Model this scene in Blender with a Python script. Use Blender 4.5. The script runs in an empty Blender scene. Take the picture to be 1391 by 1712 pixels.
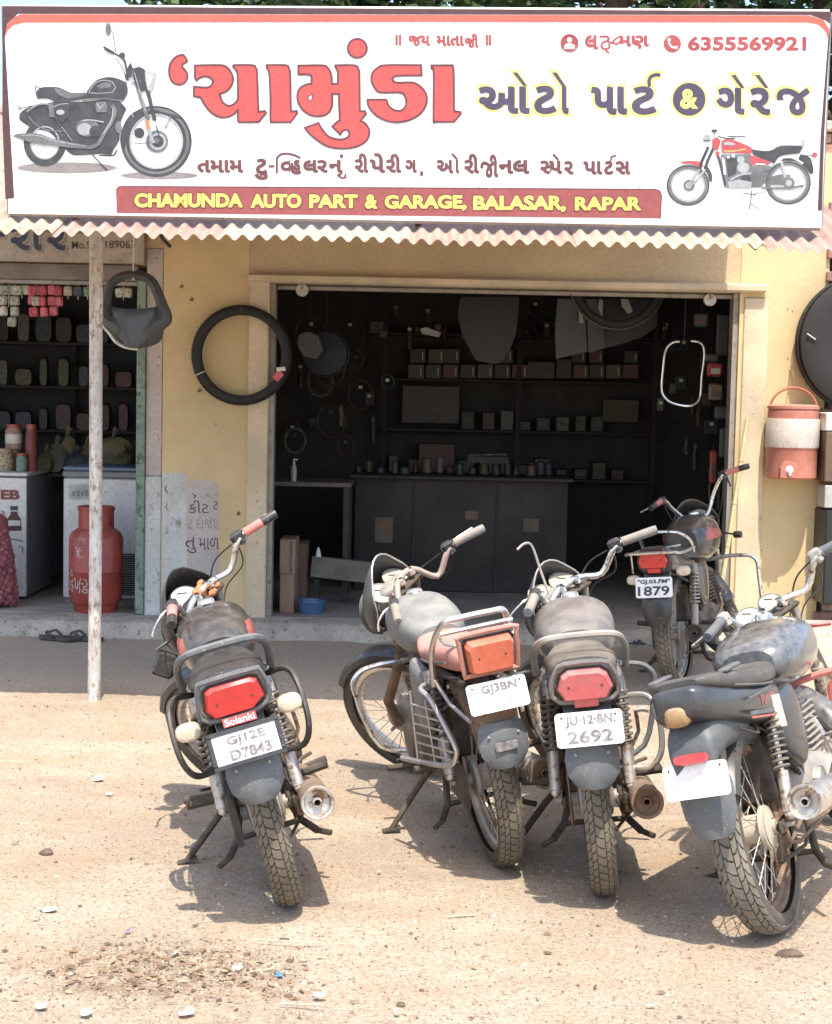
import bpy, bmesh, math, random
from mathutils import Vector, Matrix
from mathutils.geometry import tessellate_polygon
R = math.radians
random.seed(7)
scene = bpy.context.scene
col = scene.collection

# ------------------------------------------------------------------ camera
F = 2600.0; PW, PH = 1391.0, 1712.0
CAM_H = 1.61; PITCH = math.atan((856-670)/F); ROLL = R(1.2)
fwd = Vector((0, math.cos(PITCH), -math.sin(PITCH)))
r0 = Vector((1, 0, 0)); u0 = r0.cross(fwd)
right = r0*math.cos(ROLL) + u0*math.sin(ROLL)
up = u0*math.cos(ROLL) - r0*math.sin(ROLL)
cam_d = bpy.data.cameras.new('camera'); cam = bpy.data.objects.new('camera', cam_d); col.objects.link(cam)
cam_d.sensor_fit = 'HORIZONTAL'; cam_d.sensor_width = 36; cam_d.lens = 36*F/PW
cam_d.clip_start = 0.1; cam_d.clip_end = 2000
m = Matrix((right, up, -fwd)).transposed().to_4x4(); m.translation = (0, 0, CAM_H)
cam.matrix_world = m
scene.camera = cam

# ------------------------------------------------------------------ sky, sun, exposure
SUN_EL, SUN_AZ = R(66), R(6)          # the sun stands behind the camera, a little to its right
world = bpy.data.worlds.new('World'); scene.world = world; world.use_nodes = True
wn = world.node_tree; bg = wn.nodes['Background']
sky = wn.nodes.new('ShaderNodeTexSky'); sky.sky_type = 'NISHITA'; sky.sun_disc = False
sky.sun_elevation = SUN_EL; sky.sun_rotation = R(180) - SUN_AZ
sky.dust_density = 2.0; sky.air_density = 1.0; sky.altitude = 100
wn.links.new(sky.outputs[0], bg.inputs[0]); bg.inputs[1].default_value = 0.15
sd = bpy.data.lights.new('sun', 'SUN'); sd.energy = 2.5; sd.angle = R(0.55); sd.color = (1.0, 0.94, 0.84)
sun = bpy.data.objects.new('sun', sd); col.objects.link(sun)
ldir = Vector((-math.sin(SUN_AZ)*math.cos(SUN_EL), math.cos(SUN_AZ)*math.cos(SUN_EL), -math.sin(SUN_EL)))
sun.rotation_euler = ldir.to_track_quat('-Z', 'Y').to_euler(); sun.location = (1, -4, 9)
scene.view_settings.view_transform = 'Standard'; scene.view_settings.look = 'None'
scene.view_settings.gamma = 1.0; scene.view_settings.use_curve_mapping = False
scene.view_settings.exposure = 1.34

# ------------------------------------------------------------------ helpers
def ray(px, py):
    return fwd + right*((px-695.5)/F) + up*((856-py)/F)
def atY(px, py, Y):
    d = ray(px, py); t = Y/d.y
    return Vector((0, 0, CAM_H)) + d*t
def atZ(px, py, z=0.0):
    d = ray(px, py); t = (z-CAM_H)/d.z
    return Vector((0, 0, CAM_H)) + d*t

def tag(o, label=None, cat=None, group=None, kind=None):
    if label: o['label'] = label
    if cat: o['category'] = cat
    if group: o['group'] = group
    if kind: o['kind'] = kind
    return o
def empty(name, loc=(0, 0, 0), rz=0, label=None, cat=None, group=None):
    o = bpy.data.objects.new(name, None); col.objects.link(o); o.empty_display_size = .1
    o.location = loc; o.rotation_euler = (0, 0, rz)
    return tag(o, label, cat, group)

def crom(pts, n=4, closed=False):
    """Catmull-Rom through points, straight past sharp corners"""
    P = [Vector(p) for p in pts]; N = len(P); out = []
    if N < 3: return P
    def corner(i):
        if not closed and (i == 0 or i == N-1): return True
        a = P[i]-P[(i-1) % N]; b = P[(i+1) % N]-P[i]
        if a.length < 1e-9 or b.length < 1e-9: return True
        return a.angle(b) > R(48)
    C = [corner(i) for i in range(N)] if len(P[0]) == 2 else [False if (closed or 0 < i < N-1) else True for i in range(N)]
    for i in range(N if closed else N-1):
        p1, p2 = P[i], P[(i+1) % N]
        t1 = (p2-P[(i-1) % N])*.5 if not C[i] else (p2-p1)*.5
        t2 = (P[(i+2) % N]-p1)*.5 if not C[(i+1) % N] else (p2-p1)*.5
        for k in range(n):
            t = k/n; t_2 = t*t; t3 = t_2*t
            out.append(p1*(2*t3-3*t_2+1)+t1*(t3-2*t_2+t)+p2*(-2*t3+3*t_2)+t2*(t3-t_2))
    if not closed: out.append(P[-1])
    return out

class MB:
    def __init__(s, xf=None): s.v = []; s.f = []; s.m = []; s.xf = xf or Matrix(); s.mi = 0
    def add(s, vs, fs):
        b = len(s.v); s.v += [tuple(s.xf @ Vector(v)) for v in vs]
        for f in fs: s.f.append([i+b for i in f]); s.m.append(s.mi)
        return s
    def box(s, c, d, rot=None, bev=0.0, taper=1.0):
        x, y, z = d[0]/2, d[1]/2, d[2]/2
        M = Matrix.Translation(c) @ (rot.to_4x4() if rot else Matrix())
        if bev <= 0:
            vs = [(sx*x*(taper if sz > 0 else 1), sy*y*(taper if sz > 0 else 1), sz*z) for sz in (-1, 1) for sx, sy in ((-1, -1), (1, -1), (1, 1), (-1, 1))]
            fs = [(3, 2, 1, 0), (4, 5, 6, 7), (0, 1, 5, 4), (1, 2, 6, 5), (2, 3, 7, 6), (3, 0, 4, 7)]
        else:
            b = min(bev, x*.9, y*.9, z*.9); rings = []
            for zz, k in ((-z, b), (-z+b, 0), (z-b, 0), (z, b)):
                q = []
                for sx, sy in ((-1, -1), (1, -1), (1, 1), (-1, 1)):
                    a1 = (sx*(x-k-b), sy*(y-k)); a2 = (sx*(x-k), sy*(y-k-b))
                    q += [a1, a2] if sx*sy < 0 else [a2, a1]
                rings.append([(p[0]*(taper if zz > 0 else 1), p[1]*(taper if zz > 0 else 1), zz) for p in q])
            vs = [p for r in rings for p in r]; n = 8
            fs = [tuple(range(7, -1, -1)), tuple(range(24, 32))]
            for i in range(3):
                for j in range(n): fs.append((i*n+j, i*n+(j+1) % n, (i+1)*n+(j+1) % n, (i+1)*n+j))
        return s.add([M @ Vector(v) for v in vs], fs)
    def loft(s, rings, caps=True, closed=False):
        n = len(rings[0]); vs = [p for r in rings for p in r]; fs = []
        k = len(rings)
        for i in range(k if closed else k-1):
            a, b = i*n, ((i+1) % k)*n
            for j in range(n): fs.append((a+j, a+(j+1) % n, b+(j+1) % n, b+j))
        if caps and not closed: fs += [tuple(range(n-1, -1, -1)), tuple(range((k-1)*n, k*n))]
        return s.add(vs, fs)
    def tube(s, pts, r, n=8, sub=0, closed=False, caps=True):
        P = crom([Vector(p) for p in pts], sub, closed) if sub else [Vector(p) for p in pts]
        if isinstance(r, (list, tuple)):
            if sub:
                q = []
                for i in range(len(r)-1): q += [r[i]+(r[i+1]-r[i])*k/sub for k in range(sub)]
                q.append(r[-1]); rr = q
            else: rr = list(r)
            rr = (rr+[rr[-1]]*len(P))[:len(P)]
        else: rr = [r]*len(P)
        N = len(P); rings = []; prev = None
        for i in range(N):
            if closed: t = P[(i+1) % N]-P[i-1]
            else: t = P[min(i+1, N-1)]-P[max(i-1, 0)]
            if t.length < 1e-9: t = Vector((0, 0, 1))
            t.normalize()
            if prev is None:
                a = Vector((0, 0, 1)) if abs(t.z) < .9 else Vector((1, 0, 0))
                u = t.cross(a).normalized()
            else:
                u = (prev - t*prev.dot(t)); u = u.normalized() if u.length > 1e-6 else t.orthogonal().normalized()
            prev = u; w = t.cross(u)
            rings.append([P[i]+(u*math.cos(2*math.pi*k/n)+w*math.sin(2*math.pi*k/n))*rr[i] for k in range(n)])
        return s.loft(rings, caps=caps, closed=closed)
    def lathe(s, prof, n=24, origin=(0, 0, 0), axis='X', closed=False, a0=0, a1=None):
        """prof: (radius, along-axis)"""
        o = Vector(origin); vs = []; fs = []; k = len(prof); full = a1 is None
        for i in range(n if full else n+1):
            a = 2*math.pi*i/n if full else a0+(a1-a0)*i/n
            ca, sa = math.cos(a), math.sin(a)
            for r_, h in prof:
                p = {'X': (h, r_*ca, r_*sa), 'Y': (r_*ca, h, r_*sa), 'Z': (r_*ca, r_*sa, h)}[axis]
                vs.append(o+Vector(p))
        for i in range(n):
            a, b = i*k, ((i+1) % n if full else i+1)*k
            for j in range(k if closed else k-1):
                q = (j+1) % k
                f = [a+j, b+j, b+q, a+q]
                if prof[j][0] == 0: f = [a+j, b+q, a+q]
                elif prof[q][0] == 0: f = [a+j, b+j, a+q]
                fs.append(f)
        return s.add(vs, fs)
    def prism(s, poly, a, b):
        """poly of 3D points; extruded by vector from offset a to offset b"""
        a, b = Vector(a), Vector(b); P = [Vector(p) for p in poly]; n = len(P)
        tr = tessellate_polygon([P]); vs = [p+a for p in P]+[p+b for p in P]
        fs = [tuple(t) for t in tr]+[tuple(n+i for i in reversed(t)) for t in tr]
        fs += [(i, (i+1) % n, n+(i+1) % n, n+i) for i in range(n)]
        return s.add(vs, fs)
    def body(s, secs, n=20, sub=3, ax='Y'):
        """secs: (y, xc, halfwidth, zbot, ztop, power)"""
        S = crom([Vector(q) for q in secs], sub) if sub else secs
        rings = []
        for y, xc, hw, z0, z1, pw in S:
            zc, hz = (z0+z1)/2, (z1-z0)/2; ring = []
            for k in range(n):
                a = 2*math.pi*k/n; c, d = math.cos(a), math.sin(a)
                ring.append((xc+hw*math.copysign(abs(c)**(2/pw), c), y, zc+hz*math.copysign(abs(d)**(2/pw), d)))
            rings.append(ring)
        return s.loft(rings)
    def sphere(s, c, r, n=12, k=8, sc=(1, 1, 1)):
        prof = [(r*math.sin(math.pi*i/k), -r*math.cos(math.pi*i/k)) for i in range(k+1)]
        prof[0] = (0, -r); prof[-1] = (0, r)
        t = MB(); t.lathe(prof, n, axis='Z')
        return s.add([Vector((v[0]*sc[0], v[1]*sc[1], v[2]*sc[2]))+Vector(c) for v in t.v], t.f)
    def build(s, name, mat, parent=None, smooth=True, label=None, kind=None, ang=38, loc=None):
        me = bpy.data.meshes.new(name); me.from_pydata(s.v, [], s.f); me.validate() if False else None
        for mm in (mat if isinstance(mat, (list, tuple)) else [mat]): me.materials.append(mm)
        if isinstance(mat, (list, tuple)) and len(me.polygons) == len(s.m):
            me.polygons.foreach_set('material_index', s.m)
        bm = bmesh.new(); bm.from_mesh(me); bmesh.ops.recalc_face_normals(bm, faces=bm.faces); bm.to_mesh(me); bm.free()
        if smooth:
            me.polygons.foreach_set('use_smooth', [True]*len(me.polygons)); me.set_sharp_from_angle(angle=R(ang))
        me.update()
        o = bpy.data.objects.new(name, me); col.objects.link(o)
        if parent: o.parent = parent
        if loc: o.location = loc
        return tag(o, label, kind=kind)
def child_mesh(name, me, parent, loc=(0, 0, 0), rot=(0, 0, 0), scale=(1, 1, 1)):
    o = bpy.data.objects.new(name, me); col.objects.link(o); o.parent = parent
    o.location = loc; o.rotation_euler = rot; o.scale = scale
    return o

# ------------------------------------------------------------------ materials
def mat(name, c, rough=.6, metal=0.0, var=.12, vs=6.0, dust=0.0, dcol=(.42, .34, .25), spots=0.0, spotcol=(.1, .06, .03), ss=25.0,
        bump=0.0, bs=60.0, alpha=1.0, trans=0.0, coat=0.0, updust=0.6, spec=.5, stretch=None, grain=.14):
    M = bpy.data.materials.new(name); M.use_nodes = True; nt = M.node_tree; N = nt.nodes; L = nt.links
    b = N['Principled BSDF']; b.inputs['Roughness'].default_value = rough; b.inputs['Metallic'].default_value = metal
    b.inputs['Specular IOR Level'].default_value = spec
    if coat: b.inputs['Coat Weight'].default_value = coat; b.inputs['Coat Roughness'].default_value = .12
    if alpha < 1: b.inputs['Alpha'].default_value = alpha
    if trans: b.inputs['Transmission Weight'].default_value = trans
    tc = N.new('ShaderNodeTexCoord'); src = tc.outputs['Object']
    if stretch:
        mp = N.new('ShaderNodeMapping'); mp.inputs['Scale'].default_value = stretch; L.new(src, mp.inputs['Vector']); src = mp.outputs[0]
    def noise(scale, detail=5, rgh=.6):
        n = N.new('ShaderNodeTexNoise'); n.inputs['Scale'].default_value = scale; n.inputs['Detail'].default_value = detail
        n.inputs['Roughness'].default_value = rgh; L.new(src, n.inputs['Vector']); return n.outputs['Fac']
    def rng(v, a, b_, lo=0.0, hi=1.0):
        r = N.new('ShaderNodeMapRange'); r.interpolation_type = 'SMOOTHSTEP'
        for i, q in enumerate((a, b_, lo, hi)): r.inputs[i+1].default_value = q
        L.new(v, r.inputs[0]); return r.outputs[0]
    def mix(f, a, b_):
        x = N.new('ShaderNodeMix'); x.data_type = 'RGBA'; 
        for k, q in ((0, f), (6, a), (7, b_)):
            if hasattr(q, 'is_linked') or hasattr(q, 'links'): L.new(q, x.inputs[k])
            else: x.inputs[k].default_value = q if k == 0 else (*q[:3], 1)
        return x.outputs[2]
    hi = tuple(min(1, q*(1+var)) for q in c[:3]); lo = tuple(q*(1-var) for q in c[:3])
    colr = mix(rng(noise(vs), .3, .7), lo, hi)
    gr = N.new('ShaderNodeMapRange'); L.new(noise(max(vs*7, 45), 4, .7), gr.inputs[0]); gr.inputs[1].default_value = .3; gr.inputs[2].default_value = .7; gr.inputs[3].default_value = 1-grain; gr.inputs[4].default_value = 1+grain
    vm = N.new('ShaderNodeVectorMath'); vm.operation = 'SCALE'; L.new(colr, vm.inputs[0]); L.new(gr.outputs[0], vm.inputs['Scale']); colr = vm.outputs[0]
    if spots: colr = mix(rng(noise(ss, 6, .7), .62-spots*.3, .70-spots*.25), colr, spotcol)
    rgh = None
    if dust:
        g = N.new('ShaderNodeNewGeometry'); sp = N.new('ShaderNodeSeparateXYZ'); L.new(g.outputs['Normal'], sp.inputs[0])
        upf = rng(sp.outputs[2], -.3, .9, 1-updust, 1.0)
        nz = rng(noise(vs*1.3+3, 7, .62), .25, .75, dust*.30, min(1.0, dust*1.25))
        mu = N.new('ShaderNodeMath'); mu.operation = 'MULTIPLY'; L.new(upf, mu.inputs[0]); L.new(nz, mu.inputs[1])
        colr = mix(mu.outputs[0], colr, dcol)
        rr = N.new('ShaderNodeMapRange'); rr.inputs[3].default_value = rough; rr.inputs[4].default_value = .95; L.new(mu.outputs[0], rr.inputs[0])
        L.new(rr.outputs[0], b.inputs['Roughness'])
        if metal:
            r2 = N.new('ShaderNodeMapRange'); r2.inputs[3].default_value = metal; r2.inputs[4].default_value = 0; L.new(mu.outputs[0], r2.inputs[0]); L.new(r2.outputs[0], b.inputs['Metallic'])
    L.new(colr, b.inputs['Base Color'])
    if bump:
        bp = N.new('ShaderNodeBump'); bp.inputs['Strength'].default_value = bump; bp.inputs['Distance'].default_value = .01
        L.new(noise(bs, 6, .65), bp.inputs['Height']); L.new(bp.outputs[0], b.inputs['Normal'])
    return M
DST = (.42, .34, .25)
m_black = mat('black plastic', (.014, .015, .017), .42, dust=.18, updust=.7, vs=18, spots=.04, spotcol=(.2, .16, .12), ss=70)
m_black2 = mat('dusty black plastic', (.014, .015, .017), .28, coat=.25, dust=.17, updust=.7, vs=18, dcol=(.3, .26, .21), spots=.06, spotcol=(.2, .16, .12), ss=70)
m_gray = mat('grey faded rubber flap', (.085, .10, .112), .6, dust=.22, bump=.2, vs=10, spots=.10, spotcol=(.26, .24, .20), ss=60)
m_rubber = mat('tyre rubber', (.055, .053, .05), .85, dust=.55, updust=.25, dcol=(.30, .25, .19), bump=.3, bs=90)
m_rubdust = mat('tyre rubber caked with dust', (.07, .065, .055), .9, dust=.6, updust=.15, dcol=(.30, .24, .17), bump=.3, bs=90)
m_groove = mat('tyre side and groove rubber', (.035, .032, .028), .9, dust=.5, updust=.15, dcol=(.20, .16, .11), bump=.3, bs=90)
m_newrub = mat('clean tyre rubber', (.022, .02, .019), .75, bump=.2, bs=120)
m_chrome = mat('chrome', (.72, .72, .70), .18, .95, dust=.25, updust=.7, spots=.25, spotcol=(.25, .13, .07))
m_chromed = mat('dull dusty chrome', (.55, .53, .5), .32, .85, dust=.45, updust=.6, spots=.35, spotcol=(.22, .12, .07))
m_rust = mat('rusty steel', (.17, .09, .05), .85, .2, var=.4, vs=14, dust=.5, bump=.4)
m_darkmetal = mat('dirty dark metal', (.035, .030, .026), .7, .3, dust=.55, updust=.4, dcol=(.2, .15, .105), vs=16, bump=.3)
m_alu = mat('dusty cast aluminium', (.36, .35, .33), .5, .6, dust=.65, updust=.4)
m_alloy = mat('alloy wheel grey', (.30, .30, .29), .5, .5, dust=.6, updust=.3)
m_engine = mat('engine black dusty', (.06, .055, .05), .6, .2, dust=.75, updust=.3, dcol=(.28, .21, .15))
m_redlens = mat('red lens', (.55, .02, .02), .2, dust=.2, dcol=(.5, .25, .18), coat=.5)
m_pinklens = mat('sun bleached red lens', (.52, .085, .09), .35, dust=.55, dcol=(.5, .3, .25), coat=.2)
m_orangelens = mat('faded orange red lens', (.62, .12, .055), .35, dust=.5, dcol=(.55, .28, .18), coat=.2)
m_amber = mat('amber lens', (.5, .22, .05), .3, dust=.4, coat=.3)
m_cream = mat('cream indicator lens', (.62, .52, .38), .35, dust=.4, coat=.3)
m_redgrip = mat('pink red rubber grip', (.60, .16, .14), .6, dust=.4)
m_redpaint = mat('red paint', (.45, .03, .03), .35, dust=.4, coat=.4)
m_white = mat('white painted plate', (.80, .80, .78), .45, var=.05, spots=.05, spotcol=(.45, .36, .28))
m_ink = mat('plate ink', (.05, .05, .055), .6)
m_inkfade = mat('faded plate ink', (.22, .2, .2), .7, var=.4, vs=60)
m_glass = mat('gauge glass', (.45, .50, .52), .12, coat=.8, dust=.35, updust=.3)
m_glassd = mat('dusty gauge glass', (.50, .48, .42), .4, dust=.75, updust=.3)
m_seatgrey = mat('dusty black seat cover', (.016, .016, .017), .4, dust=.14, vs=16, bump=.25, bs=200)
m_seatpink = mat('faded pink seat cover', (.50, .20, .15), .8, dust=.55, dcol=(.5, .33, .26), bump=.3, bs=150)
m_spring = mat('black spring', (.05, .045, .04), .6, dust=.6, updust=.4, dcol=(.3, .24, .18))

# ------------------------------------------------------------------ text and flat print
_tc = {}
def text_geo(s, bold=0.0, font=None):
    """lettering as 2D triangles (verts, faces), and its bounds"""
    k = (s, bold)
    if k in _tc: return _tc[k]
    cu = bpy.data.curves.new('lettering', 'FONT'); cu.body = s; cu.size = 1; cu.offset = bold; cu.resolution_u = 4
    o = bpy.data.objects.new('lettering', cu); col.objects.link(o)
    dg = bpy.context.evaluated_depsgraph_get(); dg.update()
    me = o.evaluated_get(dg).to_mesh()
    V = [(v.co.x, v.co.y) for v in me.vertices]; Fc = [tuple(p.vertices) for p in me.polygons]
    o.evaluated_get(dg).to_mesh_clear()
    bpy.data.objects.remove(o); bpy.data.curves.remove(cu)
    used = sorted({i for f in Fc for i in f}); mp = {i: n for n, i in enumerate(used)}
    V = [V[i] for i in used]; Fc = [tuple(mp[i] for i in f) for f in Fc]
    if not V: V = [(0, 0)]
    xs = [v[0] for v in V]; ys = [v[1] for v in V]
    _tc[k] = (V, Fc, (min(xs), max(xs), min(ys), max(ys)))
    return _tc[k]
def crop_geo(V, Fc, x_cut):
    """keep what lies left of x_cut (half forms lose their stem)"""
    bm = bmesh.new(); vv = [bm.verts.new((x, y, 0)) for x, y in V]
    for f in Fc:
        try: bm.faces.new([vv[i] for i in f])
        except ValueError: pass
    bmesh.ops.bisect_plane(bm, geom=bm.verts[:]+bm.edges[:]+bm.faces[:], plane_co=(x_cut, 0, 0), plane_no=(1, 0, 0), clear_outer=True)
    bm.verts.index_update()
    o = ([(v.co.x, v.co.y) for v in bm.verts], [tuple(v.index for v in f.verts) for f in bm.faces]); bm.free()
    return o

class Print:
    """flat print on a board; fn(u, v, lift) maps board coordinates to 3D"""
    def __init__(s, fn, flip=1): s.fn = fn; s.g = {}; s.flip = flip
    def _mb(s, m):
        if m not in s.g: s.g[m] = MB()
        return s.g[m]
    n_ = 0
    def raw(s, m, V, Fc, lay):
        Print.n_ += 1; lay = lay+.016*(Print.n_ % 45)
        s._mb(m).add([s.fn(x, y, lay) for x, y in V], [list(f) for f in Fc])
    def poly(s, m, pts, lay=1, holes=(), sm=0, closed=True):
        P = crom([Vector(p) for p in pts], sm, True) if sm else [Vector(p) for p in pts]
        H = [crom([Vector(p) for p in h], sm, True) if sm else [Vector(p) for p in h] for h in holes]
        ls = [[Vector((p.x, p.y, 0)) for p in q] for q in [P]+H]
        tr = tessellate_polygon(ls); allp = [p for q in [P]+H for p in q]
        s.raw(m, [(p.x, p.y) for p in allp], tr, lay)
    def stroke(s, m, pts, w, lay=2, sm=0, closed=False):
        P = crom([Vector(p) for p in pts], sm, closed) if sm else [Vector(p) for p in pts]
        P = [p for i, p in enumerate(P) if i == 0 or (p-P[i-1]).length > 1e-6]; n = len(P); V = []; Fc = []
        for i in range(n):
            a = P[(i-1) % n] if (closed or i > 0) else P[i]; b = P[(i+1) % n] if (closed or i < n-1) else P[i]
            d1 = (P[i]-a); d2 = (b-P[i]); d1 = d1.normalized() if d1.length > 1e-9 else d2.normalized(); d2 = d2.normalized() if d2.length > 1e-9 else d1
            t = (d1+d2); t = t.normalized() if t.length > .05 else d1; k = Vector((-t.y, t.x)); c_ = max(.55, k.dot(Vector((-d1.y, d1.x)))); e = 0 if closed or 0 < i < n-1 else (w*.15 if i else -w*.15)
            V += [P[i]+t*e+k*(w/2/c_), P[i]+t*e-k*(w/2/c_)]
        for i in range(n if closed else n-1): j = (i+1) % n; Fc.append((2*i, 2*i+1, 2*j+1, 2*j))
        s.raw(m, [tuple(v) for v in V], Fc, lay)
    def disc(s, m, c, r, lay=1, n=28, ry=None, rot=0):
        ry = ry or r; P = []
        for k in range(n):
            a = 2*math.pi*k/n; x, y = r*math.cos(a), ry*math.sin(a)
            P.append((c[0]+x*math.cos(rot)-y*math.sin(rot), c[1]+x*math.sin(rot)+y*math.cos(rot)))
        s.raw(m, P, [tuple(range(n))], lay)
    def ring(s, m, c, r, w, lay=1, n=36, ry=None, rot=0):
        ry = ry or r; V = []; Fc = []
        for k in range(n):
            a = 2*math.pi*k/n
            for rr in (0, w):
                x, y = (r-rr)*math.cos(a), (ry-rr*ry/r)*math.sin(a)
                V.append((c[0]+x*math.cos(rot)-y*math.sin(rot), c[1]+x*math.sin(rot)+y*math.cos(rot)))
            Fc.append((2*k, 2*k+1, (2*k+3) % (2*n), (2*k+2) % (2*n)))
        s.raw(m, V, Fc, lay)
    def text(s, m, t, x0, y0, x1, y1, lay=2, bold=0.0, geo=None, fat=0.0):
        """fit the lettering in the box (x0,y0 = top left, v grows downward)"""
        if geo: V, Fc = geo; xs = [v[0] for v in V]; ys = [v[1] for v in V]; bx = (min(xs), max(xs), min(ys), max(ys))
        else: V, Fc, bx = text_geo(t, bold)
        w = max(bx[1]-bx[0], 1e-6); h = max(bx[3]-bx[2], 1e-6)
        if fat:
            for dx, dy in ((-1, 0), (1, 0), (0, -1), (0, 1), (.7, .7), (-.7, -.7), (.7, -.7), (-.7, .7)):
                s.raw(m, [(x0+fat+(x-bx[0])/w*(x1-x0-2*fat)+dx*fat, y1-fat-(y-bx[2])/h*(y1-y0-2*fat)+dy*fat) for x, y in V], Fc, lay)
            x0 += fat; x1 -= fat; y0 += fat; y1 -= fat
        s.raw(m, [(x0+(x-bx[0])/w*(x1-x0), y1-(y-bx[2])/h*(y1-y0)) for x, y in V], Fc, lay)
    def one(s, name, parent, kind=None):
        M_ = list(s.g); g = MB()
        for i, m in enumerate(M_): g.mi = i; q = s.g[m]; g.add(q.v, q.f)
        return g.build(name, M_, parent, smooth=False, kind=kind)
    def build(s, names, parent):
        out = []
        out.append(s.one(names, parent, 'stuff' if names in ('lettering', 'sticker', 'painted_notice', 'panel_print') else None))
        return out

# ------------------------------------------------------------------ motorcycles
def make_wheel(root, name, y, z, Rt, w, kind, tm, tread, xf=None, hubm=None, rimm=None, drum=True):
    xf = (xf or Matrix()) @ Matrix.Translation((0, y, z))
    hh = .072; Rr = Rt-hh*.86
    # rim is the part that carries the rest
    b = MB(xf); rw = w*.30
    b.lathe([(Rr+.006, -rw), (Rr-.012, -rw), (Rr-.012, -rw*.6), (Rr-.022, -rw*.3), (Rr-.022, rw*.3), (Rr-.012, rw*.6), (Rr-.012, rw), (Rr+.006, rw)], 56)
    rim = b.build(name, rimm or m_chromed, root)
    b = MB(xf); prof = []
    for k in range(19):
        a = math.pi*(-.16+1.32*k/18)
        c, d = math.cos(a), math.sin(a)
        prof.append((Rt-hh*.5+hh*.5*math.copysign(abs(d)**.85, d), w/2*math.copysign(abs(c)**.8, c)))
    b.lathe(prof, 88)
    b.build('tyre', m_groove if tread else tm, rim)
    if tread:
        b = MB(xf); N = tread; cols = [R(q) for q in (26, 55, 77, 103, 125, 154)]; sk = [.9, .15, .55, .15, .55, 1.1]
        def tp(u, ph, lift):
            c, d = math.cos(ph), math.sin(ph)
            r_ = Rt-hh*.5+(hh*.5+lift)*abs(d)**.85; x = (w/2+lift)*math.copysign(abs(c)**.8, c)
            return (x, r_*math.cos(u), r_*math.sin(u))
        st = 2*math.pi/N
        for i in range(N):
            for c in range(5):
                off = .5*(c % 2)
                g = .10; p0, p1 = cols[c]+R(1.8), cols[c+1]-R(1.8); pm = (p0+p1)/2
                u = lambda q, e: (i+off+q+e)*st
                us = [(u(g, sk[c]), p0), (u(g+.12, (sk[c]+sk[c+1])/2), pm), (u(g, sk[c+1]), p1), (u(1-g, sk[c+1]), p1), (u(1-g+.12, (sk[c]+sk[c+1])/2), pm), (u(1-g, sk[c]), p0)]
                vs = [tp(a, q, .0005) for a, q in us]+[tp(a, q, .0045) for a, q in us]
                b.add(vs, [(6, 7, 10, 11), (7, 8, 9, 10)]+[(j, (j+1) % 6, 6+(j+1) % 6, 6+j) for j in range(6)])
        b.build('tread', tm, rim, kind='stuff', smooth=False)
    b = MB(xf)
    if kind == 'spoke':
        for k in range(36):
            a = 2*math.pi*k/36; sx = .035 if k % 2 else -.035; da = R(24) if (k//2) % 2 else -R(24)
            b.tube([(sx, .055*math.cos(a+da), .055*math.sin(a+da)), (0, (Rr-.016)*math.cos(a), (Rr-.016)*math.sin(a))], .0019, 4, caps=False)
        b.build('spokes', m_chromed, rim, kind='stuff', smooth=False)
    else:
        for k in range(5):
            a = 2*math.pi*k/5+.3
            for da in (-.16, .16):
                p0 = Vector((0, .05*math.cos(a), .05*math.sin(a))); p1 = Vector((0, (Rr-.015)*math.cos(a+da), (Rr-.015)*math.sin(a+da)))
                t = (p1-p0).normalized(); u = Vector((1, 0, 0)); n_ = t.cross(u)
                for_r = []
                for q, ww in ((p0, .022), (p1, .016)):
                    for_r.append([q+u*.014*sx+n_*ww*.5*sn for sx, sn in ((-1, -1), (1, -1), (1, 1), (-1, 1))])
                b.loft(for_r)
        b.build('wheel_spokes', m_alloy, rim)
    b = MB(xf); hr = .068 if drum else .035
    b.lathe([(0, -.075), (.022, -.075), (.022, -.055), (hr, -.05), (hr, -.035), (.045, -.028), (.045, .028), (hr, .035), (hr, .05), (.022, .055), (.022, .075), (0, .075)], 24)
    for k in range(4): b.lathe([(hr*.9, .052+k*.001), (hr*(.85-.15*k), .056+k*.003), (hr*(.8-.15*k), .052+k*.001)], 20)
    b.tube([(-.13, 0, 0), (.13, 0, 0)], .008, 6)
    b.build('hub', hubm or m_alu, rim)
    return rim

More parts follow.
